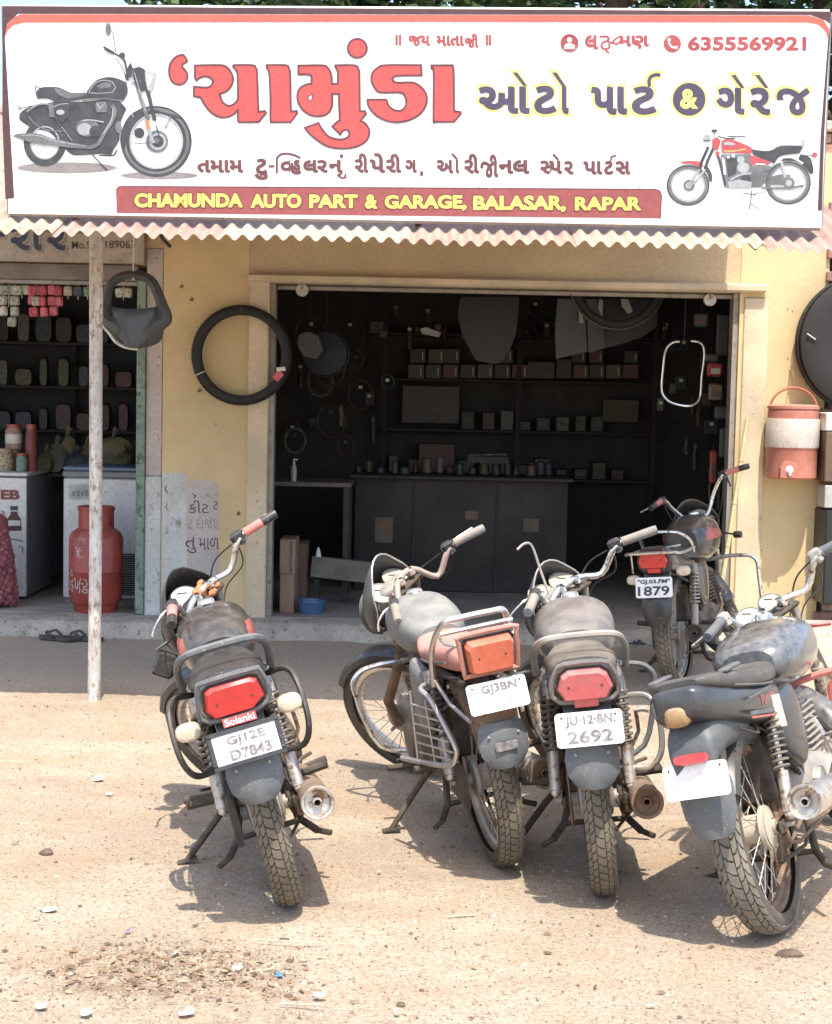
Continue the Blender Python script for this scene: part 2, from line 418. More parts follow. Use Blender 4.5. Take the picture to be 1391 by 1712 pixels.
def face_plate(root, name, c, w, h, tilt, lines, body_m, ink_m, frame=None, holes=True, xf=None, blank=False, boxes=None, yaw=0):
    """number plate facing rearward (-Y), leaning back by tilt"""
    M = (xf or Matrix()) @ Matrix.Translation(c) @ Matrix.Rotation(yaw, 4, 'Z') @ Matrix.Rotation(tilt, 4, 'X')
    b = MB(M); b.box((0, 0, 0), (w, .003, h), bev=.0012)
    cr = .012; P = []
    b = MB(M)
    for sx, sz, a0 in ((1, 1, 0), (-1, 1, 90), (-1, -1, 180), (1, -1, 270)):
        for k in range(4):
            a = R(a0+k*30); P.append((sx*(w/2-cr)+cr*math.cos(a), 0, sz*(h/2-cr)+cr*math.sin(a)))
    b.prism(P, (0, .0015, 0), (0, -.0015, 0))
    pl = b.build(name, body_m, root, smooth=False)
    if frame:
        b = MB(M); k = .007
        for dx, dz, sx, sz in ((0, h/2, w+2*k, 2*k), (0, -h/2, w+2*k, 2*k), (w/2, 0, 2*k, h-2*k), (-w/2, 0, 2*k, h-2*k)):
            b.box((dx, -.001, dz), (sx, .010, sz), bev=.002)
        b.build('plate_frame', frame, pl)
    pr = Print(lambda u, v, l: M @ Vector((u-w/2, -.0022-.0006*l, h/2-v)))
    for t, bx, im in lines or []:
        pr.text(im, t, w*bx[0], h*bx[1], w*bx[2], h*bx[3], bold=.01, fat=.0009)
    if holes:
        for hx in (.10, .90): pr.disc(m_ink, (w*hx, h*.14), .0035)
    pr.build('lettering', pl)
    return pl

def make_bike(P, heading, lean, steer, cfg, label, group):
    root = empty('motorcycle', P)
    root.rotation_mode = 'QUATERNION'
    MW = Matrix.Rotation(heading, 4, 'Z') @ Matrix.Rotation(-lean, 4, 'Y')
    root.rotation_quaternion = MW.to_quaternion()
    tag(root, label, 'motorcycle', group)
    g = cfg.get
    S = lambda n, mb, m, parent=None, **k: mb.build(n, m, parent or root, **k)
    paint = g('paint'); bodym = g('bodym', m_black2); chrome = g('chrome', m_chromed)
    Rr_, Rf = .315, .305; wr = g('wr', .088)
    WY = 1.24
    # steering
    ax = Vector((0, -math.sin(R(26)), math.cos(R(26)))); hp = Vector((0, WY-.045-.438/.899*(.90-.285), .90))
    X = Matrix.Translation(hp) @ Matrix.Rotation(steer, 4, ax) @ Matrix.Translation(-hp)
    axp = lambda z, dx=0, fo=0: Vector((dx, hp.y-(z-.90)*.488+fo, z+fo*.49*0))
    # --- wheels
    make_wheel(root, 'rear_wheel', 0, Rr_, Rr_, wr, g('wheel', 'spoke'), g('tyrem', m_rubdust), g('tread', 58), rimm=g('rimm', m_chromed), hubm=g('hubm', m_alu))
    make_wheel(root, 'front_wheel', WY, Rf, Rf, .072, g('wheel', 'spoke'), m_rubdust, 58 if g('ftread', 1) else 0, xf=X, rimm=g('rimm', m_chromed))
    # --- fork
    for sx in (-1, 1):
        b = MB(X); d = .085*sx
        b.tube([axp(.90, d), axp(.60, d)], .0155, 10); b.tube([axp(.62, d), Vector((d, WY-.02, .42)), Vector((d, WY-.01, .30))], .022, 10)
        b.tube([axp(.64, d), axp(.60, d)], .025, 10)
        S('fork_leg', b, g('forkm', m_chromed))
    b = MB(X); b.box(axp(.885), (.21, .06, .02), bev=.008); b.box(axp(.70), (.21, .05, .025), bev=.008); b.tube([axp(.90), axp(.68)], .022, 10)
    S('fork_yoke', b, m_darkmetal)
    b = MB(X @ Matrix.Translation((0, WY, Rf))); fr = Rf+.022
    prof = [(fr-.035, -.046), (fr-.012, -.042), (fr, -.026), (fr+.004, 0), (fr, .026), (fr-.012, .042), (fr-.035, .046)]
    b.lathe(prof+[(r_-.003, h*.94) for r_, h in reversed(prof)], 22, closed=True, a0=R(40), a1=R(168))
    S('front_fender', b, g('fenderm', paint))
    # --- frame, engine
    b = MB()
    b.tube([(0, .90, .80), (0, .60, .74), (0, .25, .66)], .022, 8); b.tube([(0, .93, .78), (0, .86, .5), (0, .82, .27), (0, .7, .22)], .018, 8, sub=2)
    for sx in (-1, 1):
        d = .085*sx
        b.tube([(d*.6, .42, .66), (d, .1, .70), (d, -.28, .72)], .012, 8); b.tube([(d, .40, .28), (d, .36, .50), (d*.6, .40, .68)], .016, 8); b.tube([(d, .36, .40), (d, .05, .68)], .011, 6)
        b.tube([(d, .7, .22), (d, .40, .28)], .013, 6)
    S('frame', b, m_darkmetal)
    b = MB()
    b.body([(.30, 0, .05, .26, .40, 3), (.36, 0, .10, .23, .46, 4), (.55, 0, .125, .21, .44, 4), (.72, 0, .12, .21, .42, 3.5), (.82, 0, .07, .24, .38, 3)], 16, 2)
    for sx in (-1, 1): b.lathe([(0, .15*sx), (.07, .145*sx), (.085, .125*sx), (.085, .10*sx)], 18, origin=(0, .66, .32)); b.lathe([(0, .14*sx), (.055, .135*sx), (.065, .10*sx)], 16, origin=(0, .48, .34))
    eng = S('engine', b, g('enginem', m_engine))
    b = MB()
    for k in range(8):
        z = .43+k*.021; y = .72+k*.006
        b.box((0, y, z), (.17-.004*k, .17, .006), bev=.002)
    b.box((0, .74, .51), (.11, .11, .17)); b.box((0, .765, .61), (.12, .13, .045), bev=.015); b.tube([(0, .66, .56), (0, .52, .58)], .024, 8)
    b.build('cylinder_fins', g('enginem', m_engine), eng, smooth=False)
    b = MB(); b.box((.0, .25, .53), (.17, .20, .20), bev=.02); b.box((.0, .12, .48), (.13, .06, .22), bev=.01); b.box((.03, .40, .56), (.10, .12, .12), bev=.02)
    S('battery_box', b, m_darkmetal)
    b = MB()
    for k in range(5): b.tube([(.02*k-.06, .42-.03*k, .66), (.05-.03*k, .30-.05*k, .60-.03*k), (-.06+.04*k, .10, .66-.02*k), (-.05+.025*k, -.20, .68)], .004, 5, sub=3)
    b.tube([(.06, .0, .66), (.12, -.10, .62), (.10, -.22, .66)], .004, 5, sub=3); b.tube([(-.06, .05, .64), (-.12, -.08, .60), (-.09, -.20, .67)], .004, 5, sub=3)
    S('wiring', b, m_black, kind='stuff')
    b = MB(); b.tube([(.115, .50, .24), (.118, .05, .245)], .005, 6); b.tube([(.118, .05, .245), (.105, .0, .26), (.10, .0, .315)], .007, 6); b.tube([(.09, .02, .24), (.09, .36, .30)], .006, 6)
    S('brake_rod', b, m_rust)
    # --- exhaust
    b = MB(); mx = g('mufx', .155); mz = g('mufz', 0.0)
    b.tube([(.03, .84, .53), (.05, .90, .46), (.10, .88, .30), (.125, .74, .24), (mx, .45, .27+mz)], .018, 8, sub=4)
    b.tube([(mx, .46, .27+mz), (mx, .40, .275+mz), (mx+.005, -.12, .325+mz), (mx+.006, -.20, .335+mz)], [.022, .040, .050, .050], 20, caps=False)
    S('exhaust_pipe', b, g('mufm', m_chromed))
    b = MB(Matrix.Translation((mx+.006, -.20, .335+mz)) @ Matrix.Rotation(R(-6), 4, 'X'))
    b.lathe([(.050, .004), (.053, -.006), (.050, -.012), (.043, -.010), (.038, .012), (.018, .016), (.014, -.004), (.010, -.004), (.009, .05)], 24, axis='Y')
    S('muffler_end', b, g('mufend', m_rust))
    b = MB()
    b.box((mx-.02, .15, .37), (.012, .12, .02)); b.tube([(mx-.03, .12, .42), (mx-.03, .12, .34)], .007, 6)
    S('muffler_bracket', b, m_rust)
    # --- swingarm, chain, shocks
    b = MB()
    for sx in (-1, 1): b.tube([(.095*sx, -.04, .315), (.085*sx, .2, .33), (.08*sx, .42, .34)], .015, 8); b.box((.098*sx, -.01, .315), (.012, .09, .045), bev=.006)
    b.tube([(.06, 0, .20), (.115, .12, .22), (.10, .40, .29)], .006, 6)
    S('swingarm', b, m_darkmetal)
    b = MB()
    if g('chaincase', True):
        b.body([(-.09, -.098, .012, .235, .395, 3), (-.04, -.098, .014, .235, .40, 4), (.2, -.098, .014, .27, .395, 4), (.40, -.098, .012, .29, .39, 3)], 14, 2)
        S('chain_case', b, m_darkmetal)
    else:
        b.lathe([(.088, -.004), (.095, 0), (.088, .004), (.06, .004), (.06, -.004)], 36, origin=(-.08, 0, .315), closed=True)
        for zz in (.40, .235): b.box((-.08, .2, zz+(.315-zz)*.18), (.012, .42, .014))
        S('sprocket_and_chain', b, m_rust)
    for sx in (-1, 1):
        p0 = Vector((.125*sx, -.005, .345)); p1 = Vector((.118*sx, .10, .70)); t = (p1-p0)
        b = MB(); b.tube([p0, p1], .009, 8); b.tube([p0+t*.02, p0+t*.36], .020, 12); b.tube([p0+t*.86, p1], .021, 10); b.sphere(p0, .018, 8, 6)
        sh = S('shock_absorber', b, g('shockm', m_chromed))
        b = MB(); pts = []; q = t.normalized(); u = q.cross(Vector((1, 0, 0))).normalized(); w_ = q.cross(u); turns = 9; n = turns*10
        for k in range(n+1):
            a = 2*math.pi*turns*k/n; pts.append(p0+t*(.36+.50*k/n)+(u*math.cos(a)+w_*math.sin(a))*.026)
        b.tube(pts, .0052, 5); b.build('spring', g('springm', m_spring), sh)
    # --- stands, pegs
    tip = Vector((-.30, .44, .30*math.tan(max(lean, .02))+.006))
    b = MB(); b.tube([(-.10, .48, .25), (-.17, .47, .19), tip], [.012, .013, .011], 8, sub=3); b.box(tip, (.07, .035, .006)); b.tube([(-.12, .50, .23), (-.20, .46, .17)], .005, 6)
    S('side_stand', b, m_darkmetal)
    b = MB()
    for sx in (-1, 1): b.tube([(.07*sx, .38, .26), (.11*sx, .24, .17), (.15*sx, .17, .14)], .013, 8); b.tube([(.15*sx, .17, .14), (.19*sx, .13, .13)], .010, 6)
    b.tube([(-.11, .24, .17), (.11, .24, .17)], .010, 6)
    S('centre_stand', b, m_darkmetal)
    b = MB(); b.tube([(-.13, .56, .25), (-.26, .54, .27)], .013, 8); b.tube([(.13, .56, .25), (.26, .54, .27)], .013, 8); b.tube([(.10, .56, .26), (-.10, .56, .26)], .009, 6)
    b.tube([(-.13, .56, .25), (-.16, .68, .25), (-.2, .66, .26)], .006, 6); b.tube([(.13, .56, .25), (.18, .68, .26), (.22, .72, .26)], .007, 6)
    S('footrest', b, m_darkmetal)
    for sx in (-1, 1):
        b = MB(); b.tube([(.09*sx, .16, .40), (.15*sx, .10, .36)], .008, 6); b.tube([(.15*sx, .10, .36), (.235*sx, .08, .37)], .014, 8)
        S('passenger_peg', b, m_darkmetal)
    b = MB(); b.tube([(.13, .48, .32), (.19, .47, .42), (.185, .44, .50), (.23, .42, .50)], .008, 6, sub=2); S('kick_starter', b, m_chromed)
    # --- tank, side panels, seat, tail
    tw = g('tankw', .135); th = g('tankh', .895)
    b = MB()
    b.body([(.38, 0, tw*.55, .72, th-.075, 2.6), (.42, 0, tw*.78, .70, th-.05, 2.6), (.52, 0, tw*.95, .675, th-.02, 2.5), (.64, 0, tw, .665, th, 2.4), (.76, 0, tw*.97, .68, th, 2.4), (.86, 0, tw*.75, .72, th-.03, 2.5), (.90, 0, tw*.4, .76, th-.07, 2.5)], 28, 4)
    tank = S('fuel_tank', b, paint)
    b = MB(); b.lathe([(0, .012), (.026, .012), (.032, .006), (.034, -.012), (.04, -.014)], 20, origin=(0, .74, th+.004), axis='Z'); b.build('filler_cap', g('capm', m_chrome), tank)
    if g('tankband'):
        for sx in (-1, 1):
            b = MB(Matrix.Translation((sx*.004, 0, .001)))
            q = MB(); q.body([(.44, 0, tw*.80, .72, th-.06, 2.6), (.52, 0, tw*.96, .70, th-.035, 2.5), (.64, 0, tw*1.01, .69, th-.03, 2.4), (.78, 0, tw*.97, .70, th-.04, 2.4)], 28, 4)
            keep = [f for f in q.f if len(f) == 4 and all(q.v[i][0]*sx > tw*.45 for i in f) and all(q.v[i][2] > th-.16 for i in f)]
            b.add(q.v, keep); b.build('tank_panel', g('tankband'), tank)
    for sx in (-1, 1):
        b = MB(); b.body([(.10, sx*.105, .020, .58, .66, 2.5), (.16, sx*.115, .030, .50, .69, 3), (.28, sx*.118, .034, .44, .70, 3), (.38, sx*.11, .030, .46, .70, 3), (.43, sx*.10, .018, .52, .68, 2.5)], 18, 3)
        S('side_panel', b, g('panelm', bodym))
    b = MB(); sz = g('seatz', .80)
    b.body([(-.30, 0, .085, sz-.035, sz+.022, 3), (-.25, 0, .105, sz-.055, sz+.038, 3), (-.05, 0, .118, sz-.075, sz+.02, 3), (.10, 0, .122, sz-.08, sz-.005, 3), (.22, 0, .118, sz-.085, sz-.028, 3), (.36, 0, .095, sz-.085, sz-.022, 3), (.44, 0, .06, sz-.07, sz-.005, 3)], 24, 4)
    if g('tail') == 'long':
        b = MB(); b.body([(-.39, 0, .06, sz+.02, sz+.045, 4), (-.35, 0, .10, sz+.005, sz+.05, 4), (-.20, 0, .13, sz-.03, sz+.035, 4), (.0, 0, .135, sz-.06, sz+.005, 3.6), (.18, 0, .125, sz-.07, sz-.02, 3.4), (.34, 0, .10, sz-.08, sz-.015, 3), (.46, 0, .06, sz-.06, sz+.0, 3)], 26, 4)
    S('seat', b, g('seatm', m_seatgrey))
    b = MB()
    hwz = .02 if g('tail') != 'long' else .03
    b.tube([(-.112-hwz*.4, -.24, sz-.01), (-.125-hwz*.3, -.02, sz-.045), (-.122-hwz*.2, .16, sz-.065)], .004, 6, sub=3); b.tube([(.112+hwz*.4, -.24, sz-.01), (.125+hwz*.3, -.02, sz-.045), (.122+hwz*.2, .16, sz-.065)], .004, 6, sub=3)
    S('seat_piping', b, m_gray, kind='stuff')
    if g('tail', 'cowl') == 'cowl':
        b = MB(); b.body([(.16, 0, .112, .66, .73, 3.5), (-.05, 0, .115, .675, .755, 3.5), (-.20, 0, .112, .68, .80, 3.2), (-.30, 0, .105, .685, .835, 3), (-.345, 0, .098, .69, .84, 3), (-.36, 0, .085, .705, .825, 3)], 22, 3)
        S('tail_cowl', b, g('tailm', bodym))
    elif g('tail') == 'long':
        b = MB(); b.body([(.30, 0, .10, .60, .72, 4), (.18, 0, .135, .61, .74, 4.5), (-.05, 0, .135, .64, .765, 4.5), (-.23, 0, .122, .68, .80, 4), (-.37, 0, .095, .715, .825, 4), (-.425, 0, .075, .735, .83, 4), (-.44, 0, .055, .75, .82, 4)], 24, 3)
        S('tail_cowl', b, g('tailm', bodym))
    # rear fender
    b = MB(Matrix.Translation((0, 0, Rr_))); fr = Rr_+g('fgap', .035); fw = g('fw', .066)
    prof = [(fr-.05, -fw), (fr-.014, -fw+.004), (fr, -fw*.6), (fr+.006, 0), (fr, fw*.6), (fr-.014, fw-.004), (fr-.05, fw)]
    b.lathe(prof+[(r_-.003, h*.95) for r_, h in reversed(prof)], 22, closed=True, a0=R(70), a1=R(150))
    # tail piece of the fender, straight down and back to the flap
    b2 = MB()
    ry = -.35
    b2.loft([[(-.075, ry+.06, .70), (.075, ry+.06, .70), (.075, ry+.035, .705), (-.075, ry+.035, .705)], [(-.072, ry+.03, .60), (.072, ry+.03, .60), (.066, ry-.005, .605), (-.066, ry-.005, .605)], [(-.068, ry, .53), (.068, ry, .53), (.062, ry-.02, .535), (-.062, ry-.02, .535)]])
    b.xf = Matrix(); b.add(b2.v, b2.f)
    S('rear_fender', b, g('rfm', m_black2))
    # mud flap
    b = MB(); fz = g('flapz', .44); sh_ = []
    for z, hw, y in ((.59, .062, -.372), (.575, .076, -.380), (.53, .085, -.386), ((.53+fz)/2, .080, -.392), (fz+.015, .060, -.395), (fz, .046, -.393)):
        sh_.append([(-hw, y+.02, z), (-hw*.6, y, z), (0, y-.006, z), (hw*.6, y, z), (hw, y+.02, z), (hw, y+.026, z), (0, y+.004, z), (-hw, y+.026, z)])
    b.loft(sh_); S('mud_flap', b, g('flapm', m_gray))
    # --- number plate, tail lamp
    if g('plate'): g('plate')(root)
    if g('lamp'): g('lamp')(root)
    # --- handlebar
    b = MB(X); hw = .355; bz = g('barz', .985); c0 = .885
    bar = [(-hw, .70, bz), (-.26, .775, bz+.012), (-.205, .80, bz-.002), (-.15, .86, bz-.075), (-.06, .885, .925), (.06, .885, .925), (.15, .86, bz-.075), (.205, .80, bz-.002), (.26, .775, bz+.012), (hw, .70, bz)]
    b.tube(bar, .0125, 10, sub=4)
    b.box((-.04, .885, .922), (.03, .045, .04), bev=.01); b.box((.04, .885, .922), (.03, .045, .04), bev=.01)
    hb = S('handlebar', b, g('barm', chrome))
    for sx in (-1, 1):
        e = Vector((sx*(hw+.003), .697, bz)); s0 = Vector((sx*.245, .783, bz+.01)); t = e-s0
        b = MB(X); b.tube([s0, s0+t*.02, s0+t*.55], [.021, .018, .018], 12); b.build('grip', g('gripm', m_black2), hb)
        b = MB(X); b.tube([s0+t*.55, s0+t*.9, e], [.0185, .0185, .017], 12); b.lathe([(0, 0), (.006, -.001)], 6, origin=tuple(e)); b.build('grip_end', g('gripend', g('gripm', m_black2)), hb)
        b = MB(X); b.box(tuple(s0-t.normalized()*.03+Vector((0, 0, .002))), (.055, .04, .042), rot=Matrix.Rotation(-sx*R(35), 3, 'Z'), bev=.01); b.box(tuple(s0-t.normalized()*.03+Vector((0, -.01, -.02))), (.03, .03, .03), bev=.008)
        b.build('switch_housing', g('switchm', m_black2), hb)
        b = MB(X); l0 = s0+Vector((-sx*.02, .03, 0)); b.tube([l0, l0+Vector((sx*.03, .025, -.005)), l0+Vector((sx*.10, .01, -.012)), l0+Vector((sx*.165, -.035, -.012))], [.006, .005, .0038, .005], 6, sub=3)
        b.build('lever', chrome, hb)
    # cables
    b = MB(X)
    for sx in (-1, 1):
        b.tube([(sx*.20, .83, bz), (sx*.17, .93, bz-.03), (sx*.11, .97, .88), (sx*.04, .96, .80)], .0035, 6, sub=5)
        b.tube([(sx*.21, .81, bz-.01), (sx*.20, .84, bz-.09), (sx*.12, .90, .86), (sx*.05, .93, .78)], .003, 6, sub=5)
    b.build('cables', m_black2, hb)
    # --- gauges and headlamp shell
    def gauge(dx, r):
        Mg = X @ Matrix.Translation((dx, .985, g('gz', .93))) @ Matrix.Rotation(R(40), 4, 'X')
        q = MB(Mg); q.lathe([(r*.7, -.05), (r, -.035), (r*1.06, -.004), (r*1.06, .006), (r*.95, .008)], 24, axis='Z'); o = S('gauge', q, g('podm', m_black2))
        q = MB(Mg); q.lathe([(0, .010), (r*.5, .0095), (r*.95, .006)], 24, axis='Z'); q.build('gauge_glass', g('glassm', m_glassd), o)
        q = MB(Mg); q.box((0, r*.25, .0125), (.003, r*.7, .002), rot=Matrix.Rotation(R(40), 3, 'Z')); q.build('needle', m_ink, o)
    for dx, r in g('gauges', ((-.062, .054), (.056, .054))): gauge(dx, r)
    b = MB(X); b.body([(.93, 0, .05, .87, .915, 3), (.97, 0, .085, .86, .92, 3), (1.02, 0, .085, .84, .91, 3), (1.06, 0, .06, .80, .88, 3)], 16, 2); S('instrument_bracket', b, g('podm', m_black2))
    hz = .80; hy = 1.085
    b = MB(X @ Matrix.Translation((0, hy, hz)))
    b.lathe([(0, -.09), (.05, -.075), (.082, -.03), (.092, .01), (.095, .04), (.085, .045)], 24, axis='Y'); hl = S('headlamp', b, g('fairm', bodym))
    b = MB(X @ Matrix.Translation((0, hy, hz))); b.lathe([(0, .07), (.05, .062), (.085, .045)], 24, axis='Y'); b.build('headlamp_lens', m_glass, hl)
    if g('fairing', True):
        fs_ = g('fs', 1.0); rings = []; nn = 26
        def fpt(k, t):
            a = R(-62)+R(304)*k/nn
            rx = (.165*(1-t)+.10*t)*fs_; rz = (.155*(1-t)+.10*t)*fs_; zc = .865*(1-t)+hz*t
            zz = zc+rz*math.sin(a)
            if math.sin(a) > .75: zz += g('screen', .03)*(1-t)*(math.sin(a)-.75)*4
            yy = (.97-.05*abs(math.cos(a))*(1-t)*0+.10*max(0, -math.sin(a)))*(1-t)+(hy+.03)*t
            bulge = math.sin(math.pi*t)*.018
            return Vector((rx*math.cos(a)+bulge*math.cos(a), yy, zz+bulge*math.sin(a)))
        b = MB(X); T = [0, .25, .5, .75, 1]
        grid = [[fpt(k, t) for k in range(nn+1)] for t in T]; vs = [p for r_ in grid for p in r_]; fs2 = []
        for i in range(len(T)-1):
            for k in range(nn): fs2.append((i*(nn+1)+k, i*(nn+1)+k+1, (i+1)*(nn+1)+k+1, (i+1)*(nn+1)+k))
        b.add(vs, fs2); fo = S('headlamp_fairing', b, g('fairm', bodym))
        sol = fo.modifiers.new('thickness', 'SOLIDIFY'); sol.thickness = .003
        b = MB(X); b.tube([fpt(k, 0) for k in range(nn+1)], .0035, 6); b.build('fairing_edge', g('edgem', bodym), fo)
    # --- indicators
    for (x, y, z, mm, frnt) in g('indicators', []):
        b = MB(X if frnt else Matrix()); sx = 1 if x > 0 else -1
        b.tube([(x-sx*.07, y+.02, z), (x-sx*.02, y, z)], .007, 6); o = S('indicator', b, m_black2)
        b = MB(X if frnt else Matrix()); b.body([(y-.03, x, .020, z-.016, z+.016, 2.4), (y-.022, x, .036, z-.026, z+.026, 2.6), (y+.01, x, .038, z-.027, z+.027, 2.6), (y+.03, x, .018, z-.014, z+.014, 2.4)], 14, 2); b.build('indicator_lens', mm, o)
    # --- rails and guards: (name, [points], radius, material, closed)
    for nm, lines, mm in g('rails', []):
        b = MB(X if nm.startswith('mirror') else Matrix())
        for pts, r_, sb in lines: b.tube(pts, r_, 8, sub=sb)
        S(nm, b, mm)
    if g('extra'): g('extra')(root, X, S)
    return root

GROUP_M = 'motorcycles parked in front of the garage'
def lamp_poly(mm, housing, pts, zc, yb, depth=.03, surround=None, tab=None, tilt=R(12)):
    def fn(root):
        M = Matrix.Translation((0, yb, zc)) @ Matrix.Rotation(tilt, 4, 'X')
        b = MB(M)
        big = [(x*1.10, 0, z*1.14) for x, z in pts]
        b.prism(big, (0, .03, 0), (0, -.006, 0)); h = b.build('tail_lamp', housing, root, smooth=False)
        b = MB(M); n = len(pts)
        r1 = [(x, -.006, z) for x, z in pts]; r2 = [(x, -depth*.6, z) for x, z in pts]; r3 = [(x*.90, -depth, z*.86) for x, z in pts]
        b.loft([r1, r2, r3]); b.build('tail_lamp_lens', mm, h, ang=25)
        b = MB(M)
        for x in (-.6, .6): b.lathe([(0, -.0015), (.0035, -.001), (.004, .001)], 8, origin=(x*pts[0][0], -depth-.0005, 0), axis='Y')
        b.build('lens_screws', m_ink, h)
        if surround:
            b = MB(M); K = [Vector((x*1.22, -.012, z*1.3+.006)) for x, z in pts]; b.tube(K, .008, 6, sub=2, closed=True); b.build('lamp_surround', surround, h)
        if tab:
            b = MB(M); b.box((0, -.012, tab[0]), (tab[1], .02, tab[2]), bev=.003); b.build('plate_lamp', mm, h)
    return fn

def bike_paint(name, c, **k): return mat(name, c, k.pop('rough', .3), coat=k.pop('coat', .5), **k)

# ------------------------------------------------------------------ ground
def spaced(a, b, core0, core1, step, big):
    out = []; x = core0
    while x <= core1+1e-6: out.append(x); x += step
    lo = []; x = core0; s = step
    while x > a: s *= big; x -= s; lo.append(max(x, a))
    hi = []; x = core1; s = step
    while x < b: s *= big; x += s; hi.append(min(x, b))
    return list(reversed(lo))+out+hi
from mathutils import noise as mn
xs = spaced(-300, 300, -3.2, 3.2, .035, 1.35); ys = spaced(-40, 500, 3.2, 10.4, .035, 1.35)
def gz(x, y):
    k = max(0, 1-max(0, abs(x)-3)/3)*max(0, 1-max(0, y-10)/2)*max(0, 1-max(0, 3-y)/2)
    if k <= 0: return -.004
    n = mn.noise((x*1.1, y*1.1, 0))*.012+mn.noise((x*4, y*4, 3))*.006+mn.noise((x*14, y*14, 7))*.0028+mn.noise((x*33, y*33, 5))*.0016
    d = math.hypot((x+.65)/.55, (y-4.25)/.30)            # low scraped heap in front
    n += .018*max(0, 1-d)*(1+mn.noise((x*22, y*22, 1)))
    if y > 8.42: n = n*.35
    return n*k-.004
gv = [(x, y, gz(x, y)) for y in ys for x in xs]; nx_ = len(xs)
gf = [(j*nx_+i, j*nx_+i+1, (j+1)*nx_+i+1, (j+1)*nx_+i) for j in range(len(ys)-1) for i in range(nx_-1)]
def ground_mat():
    M = bpy.data.materials.new('dry sandy earth'); M.use_nodes = True; nt = M.node_tree; N = nt.nodes; L = nt.links; b = N['Principled BSDF']
    b.inputs['Roughness'].default_value = .95; b.inputs['Specular IOR Level'].default_value = .15
    tc = N.new('ShaderNodeTexCoord'); src = tc.outputs['Object']
    def noise(s, d=6, r=.65, sx=None):
        n = N.new('ShaderNodeTexNoise'); n.inputs['Scale'].default_value = s; n.inputs['Detail'].default_value = d; n.inputs['Roughness'].default_value = r
        if sx: mp = N.new('ShaderNodeMapping'); mp.inputs['Scale'].default_value = sx; L.new(src, mp.inputs[0]); L.new(mp.outputs[0], n.inputs['Vector'])
        else: L.new(src, n.inputs['Vector'])
        return n.outputs['Fac']
    def rng(v, a, c, lo=0., hi=1.):
        r = N.new('ShaderNodeMapRange'); r.interpolation_type = 'SMOOTHSTEP'
        for i, q in enumerate((a, c, lo, hi)): r.inputs[i+1].default_value = q
        L.new(v, r.inputs[0]); return r.outputs[0]
    def mix(f, a, c):
        x = N.new('ShaderNodeMix'); x.data_type = 'RGBA'
        for k, q in ((0, f), (6, a), (7, c)):
            if hasattr(q, 'links'): L.new(q, x.inputs[k])
            else: x.inputs[k].default_value = (*q, 1)
        return x.outputs[2]
    def mul(a, c):
        x = N.new('ShaderNodeMath'); x.operation = 'MULTIPLY'; L.new(a, x.inputs[0])
        if hasattr(c, 'links'): L.new(c, x.inputs[1])
        else: x.inputs[1].default_value = c
        return x.outputs[0]
    c = mix(rng(noise(.8), .35, .65), (.38, .30, .22), (.48, .40, .305))
    c = mix(rng(noise(2.6, 6), .45, .7), c, (.45, .325, .215))
    c = mix(mul(rng(noise(70, 4, .8), .50, .60), .75), c, (.25, .18, .115))
    c = mix(mul(rng(noise(110, 3, .8), .55, .62), .5), c, (.62, .52, .40))
    c = mix(mul(rng(noise(1.6, 5, .6, (.35, 1.6, 1)), .50, .72), .55), c, (.33, .23, .155)); c = mix(mul(rng(noise(3.1, 5, .7, (.5, 1.5, 1)), .55, .75), .5), c, (.56, .47, .36))
    v = N.new('ShaderNodeTexVoronoi'); v.inputs['Scale'].default_value = 42; L.new(src, v.inputs['Vector'])
    vs = mul(rng(v.outputs['Distance'], .22, .10), rng(noise(7), .50, .62)); c = mix(mul(vs, .75), c, (.20, .14, .10))
    # stain and rubbish patch near the front
    sep = N.new('ShaderNodeSeparateXYZ'); L.new(src, sep.inputs[0])
    mp = N.new('ShaderNodeMapping'); mp.inputs['Location'].default_value = (.65, -4.25, 0); L.new(src, mp.inputs[0])
    mp2 = N.new('ShaderNodeMapping'); mp2.inputs['Scale'].default_value = (1.9, 3.1, 0); L.new(mp.outputs[0], mp2.inputs[0])
    ln = N.new('ShaderNodeVectorMath'); ln.operation = 'LENGTH'; L.new(mp2.outputs[0], ln.inputs[0])
    st = mul(rng(ln.outputs['Value'], 1.1, .3), rng(noise(14, 6, .8), .42, .6)); c = mix(mul(st, .75), c, (.20, .125, .075))
    # trodden apron under the awning, tinted paler to lift its shaded ground
    ad = N.new('ShaderNodeMath'); ad.operation = 'MULTIPLY_ADD'; L.new(noise(1.5), ad.inputs[0]); ad.inputs[1].default_value = .5; L.new(sep.outputs[1], ad.inputs[2])
    ap = rng(ad.outputs[0], 8.45, 8.85); c = mix(mul(ap, .8), c, (.50, .425, .32))
    L.new(c, b.inputs['Base Color'])
    bp = N.new('ShaderNodeBump'); bp.inputs['Strength'].default_value = .8; bp.inputs['Distance'].default_value = .012
    s = N.new('ShaderNodeMath'); s.operation = 'ADD'; L.new(noise(48, 6, .75), s.inputs[0]); L.new(mul(noise(9, 4), 1.2), s.inputs[1])
    s2 = N.new('ShaderNodeMath'); s2.operation = 'ADD'; L.new(s.outputs[0], s2.inputs[0]); L.new(mul(vs, .4), s2.inputs[1])
    L.new(s2.outputs[0], bp.inputs['Height']); L.new(bp.outputs[0], b.inputs['Normal'])
    return M
m_ground = ground_mat()
b = MB(); b.add(gv, gf); g_ = b.build('ground', m_ground, None, ang=180); g_['kind'] = 'structure'

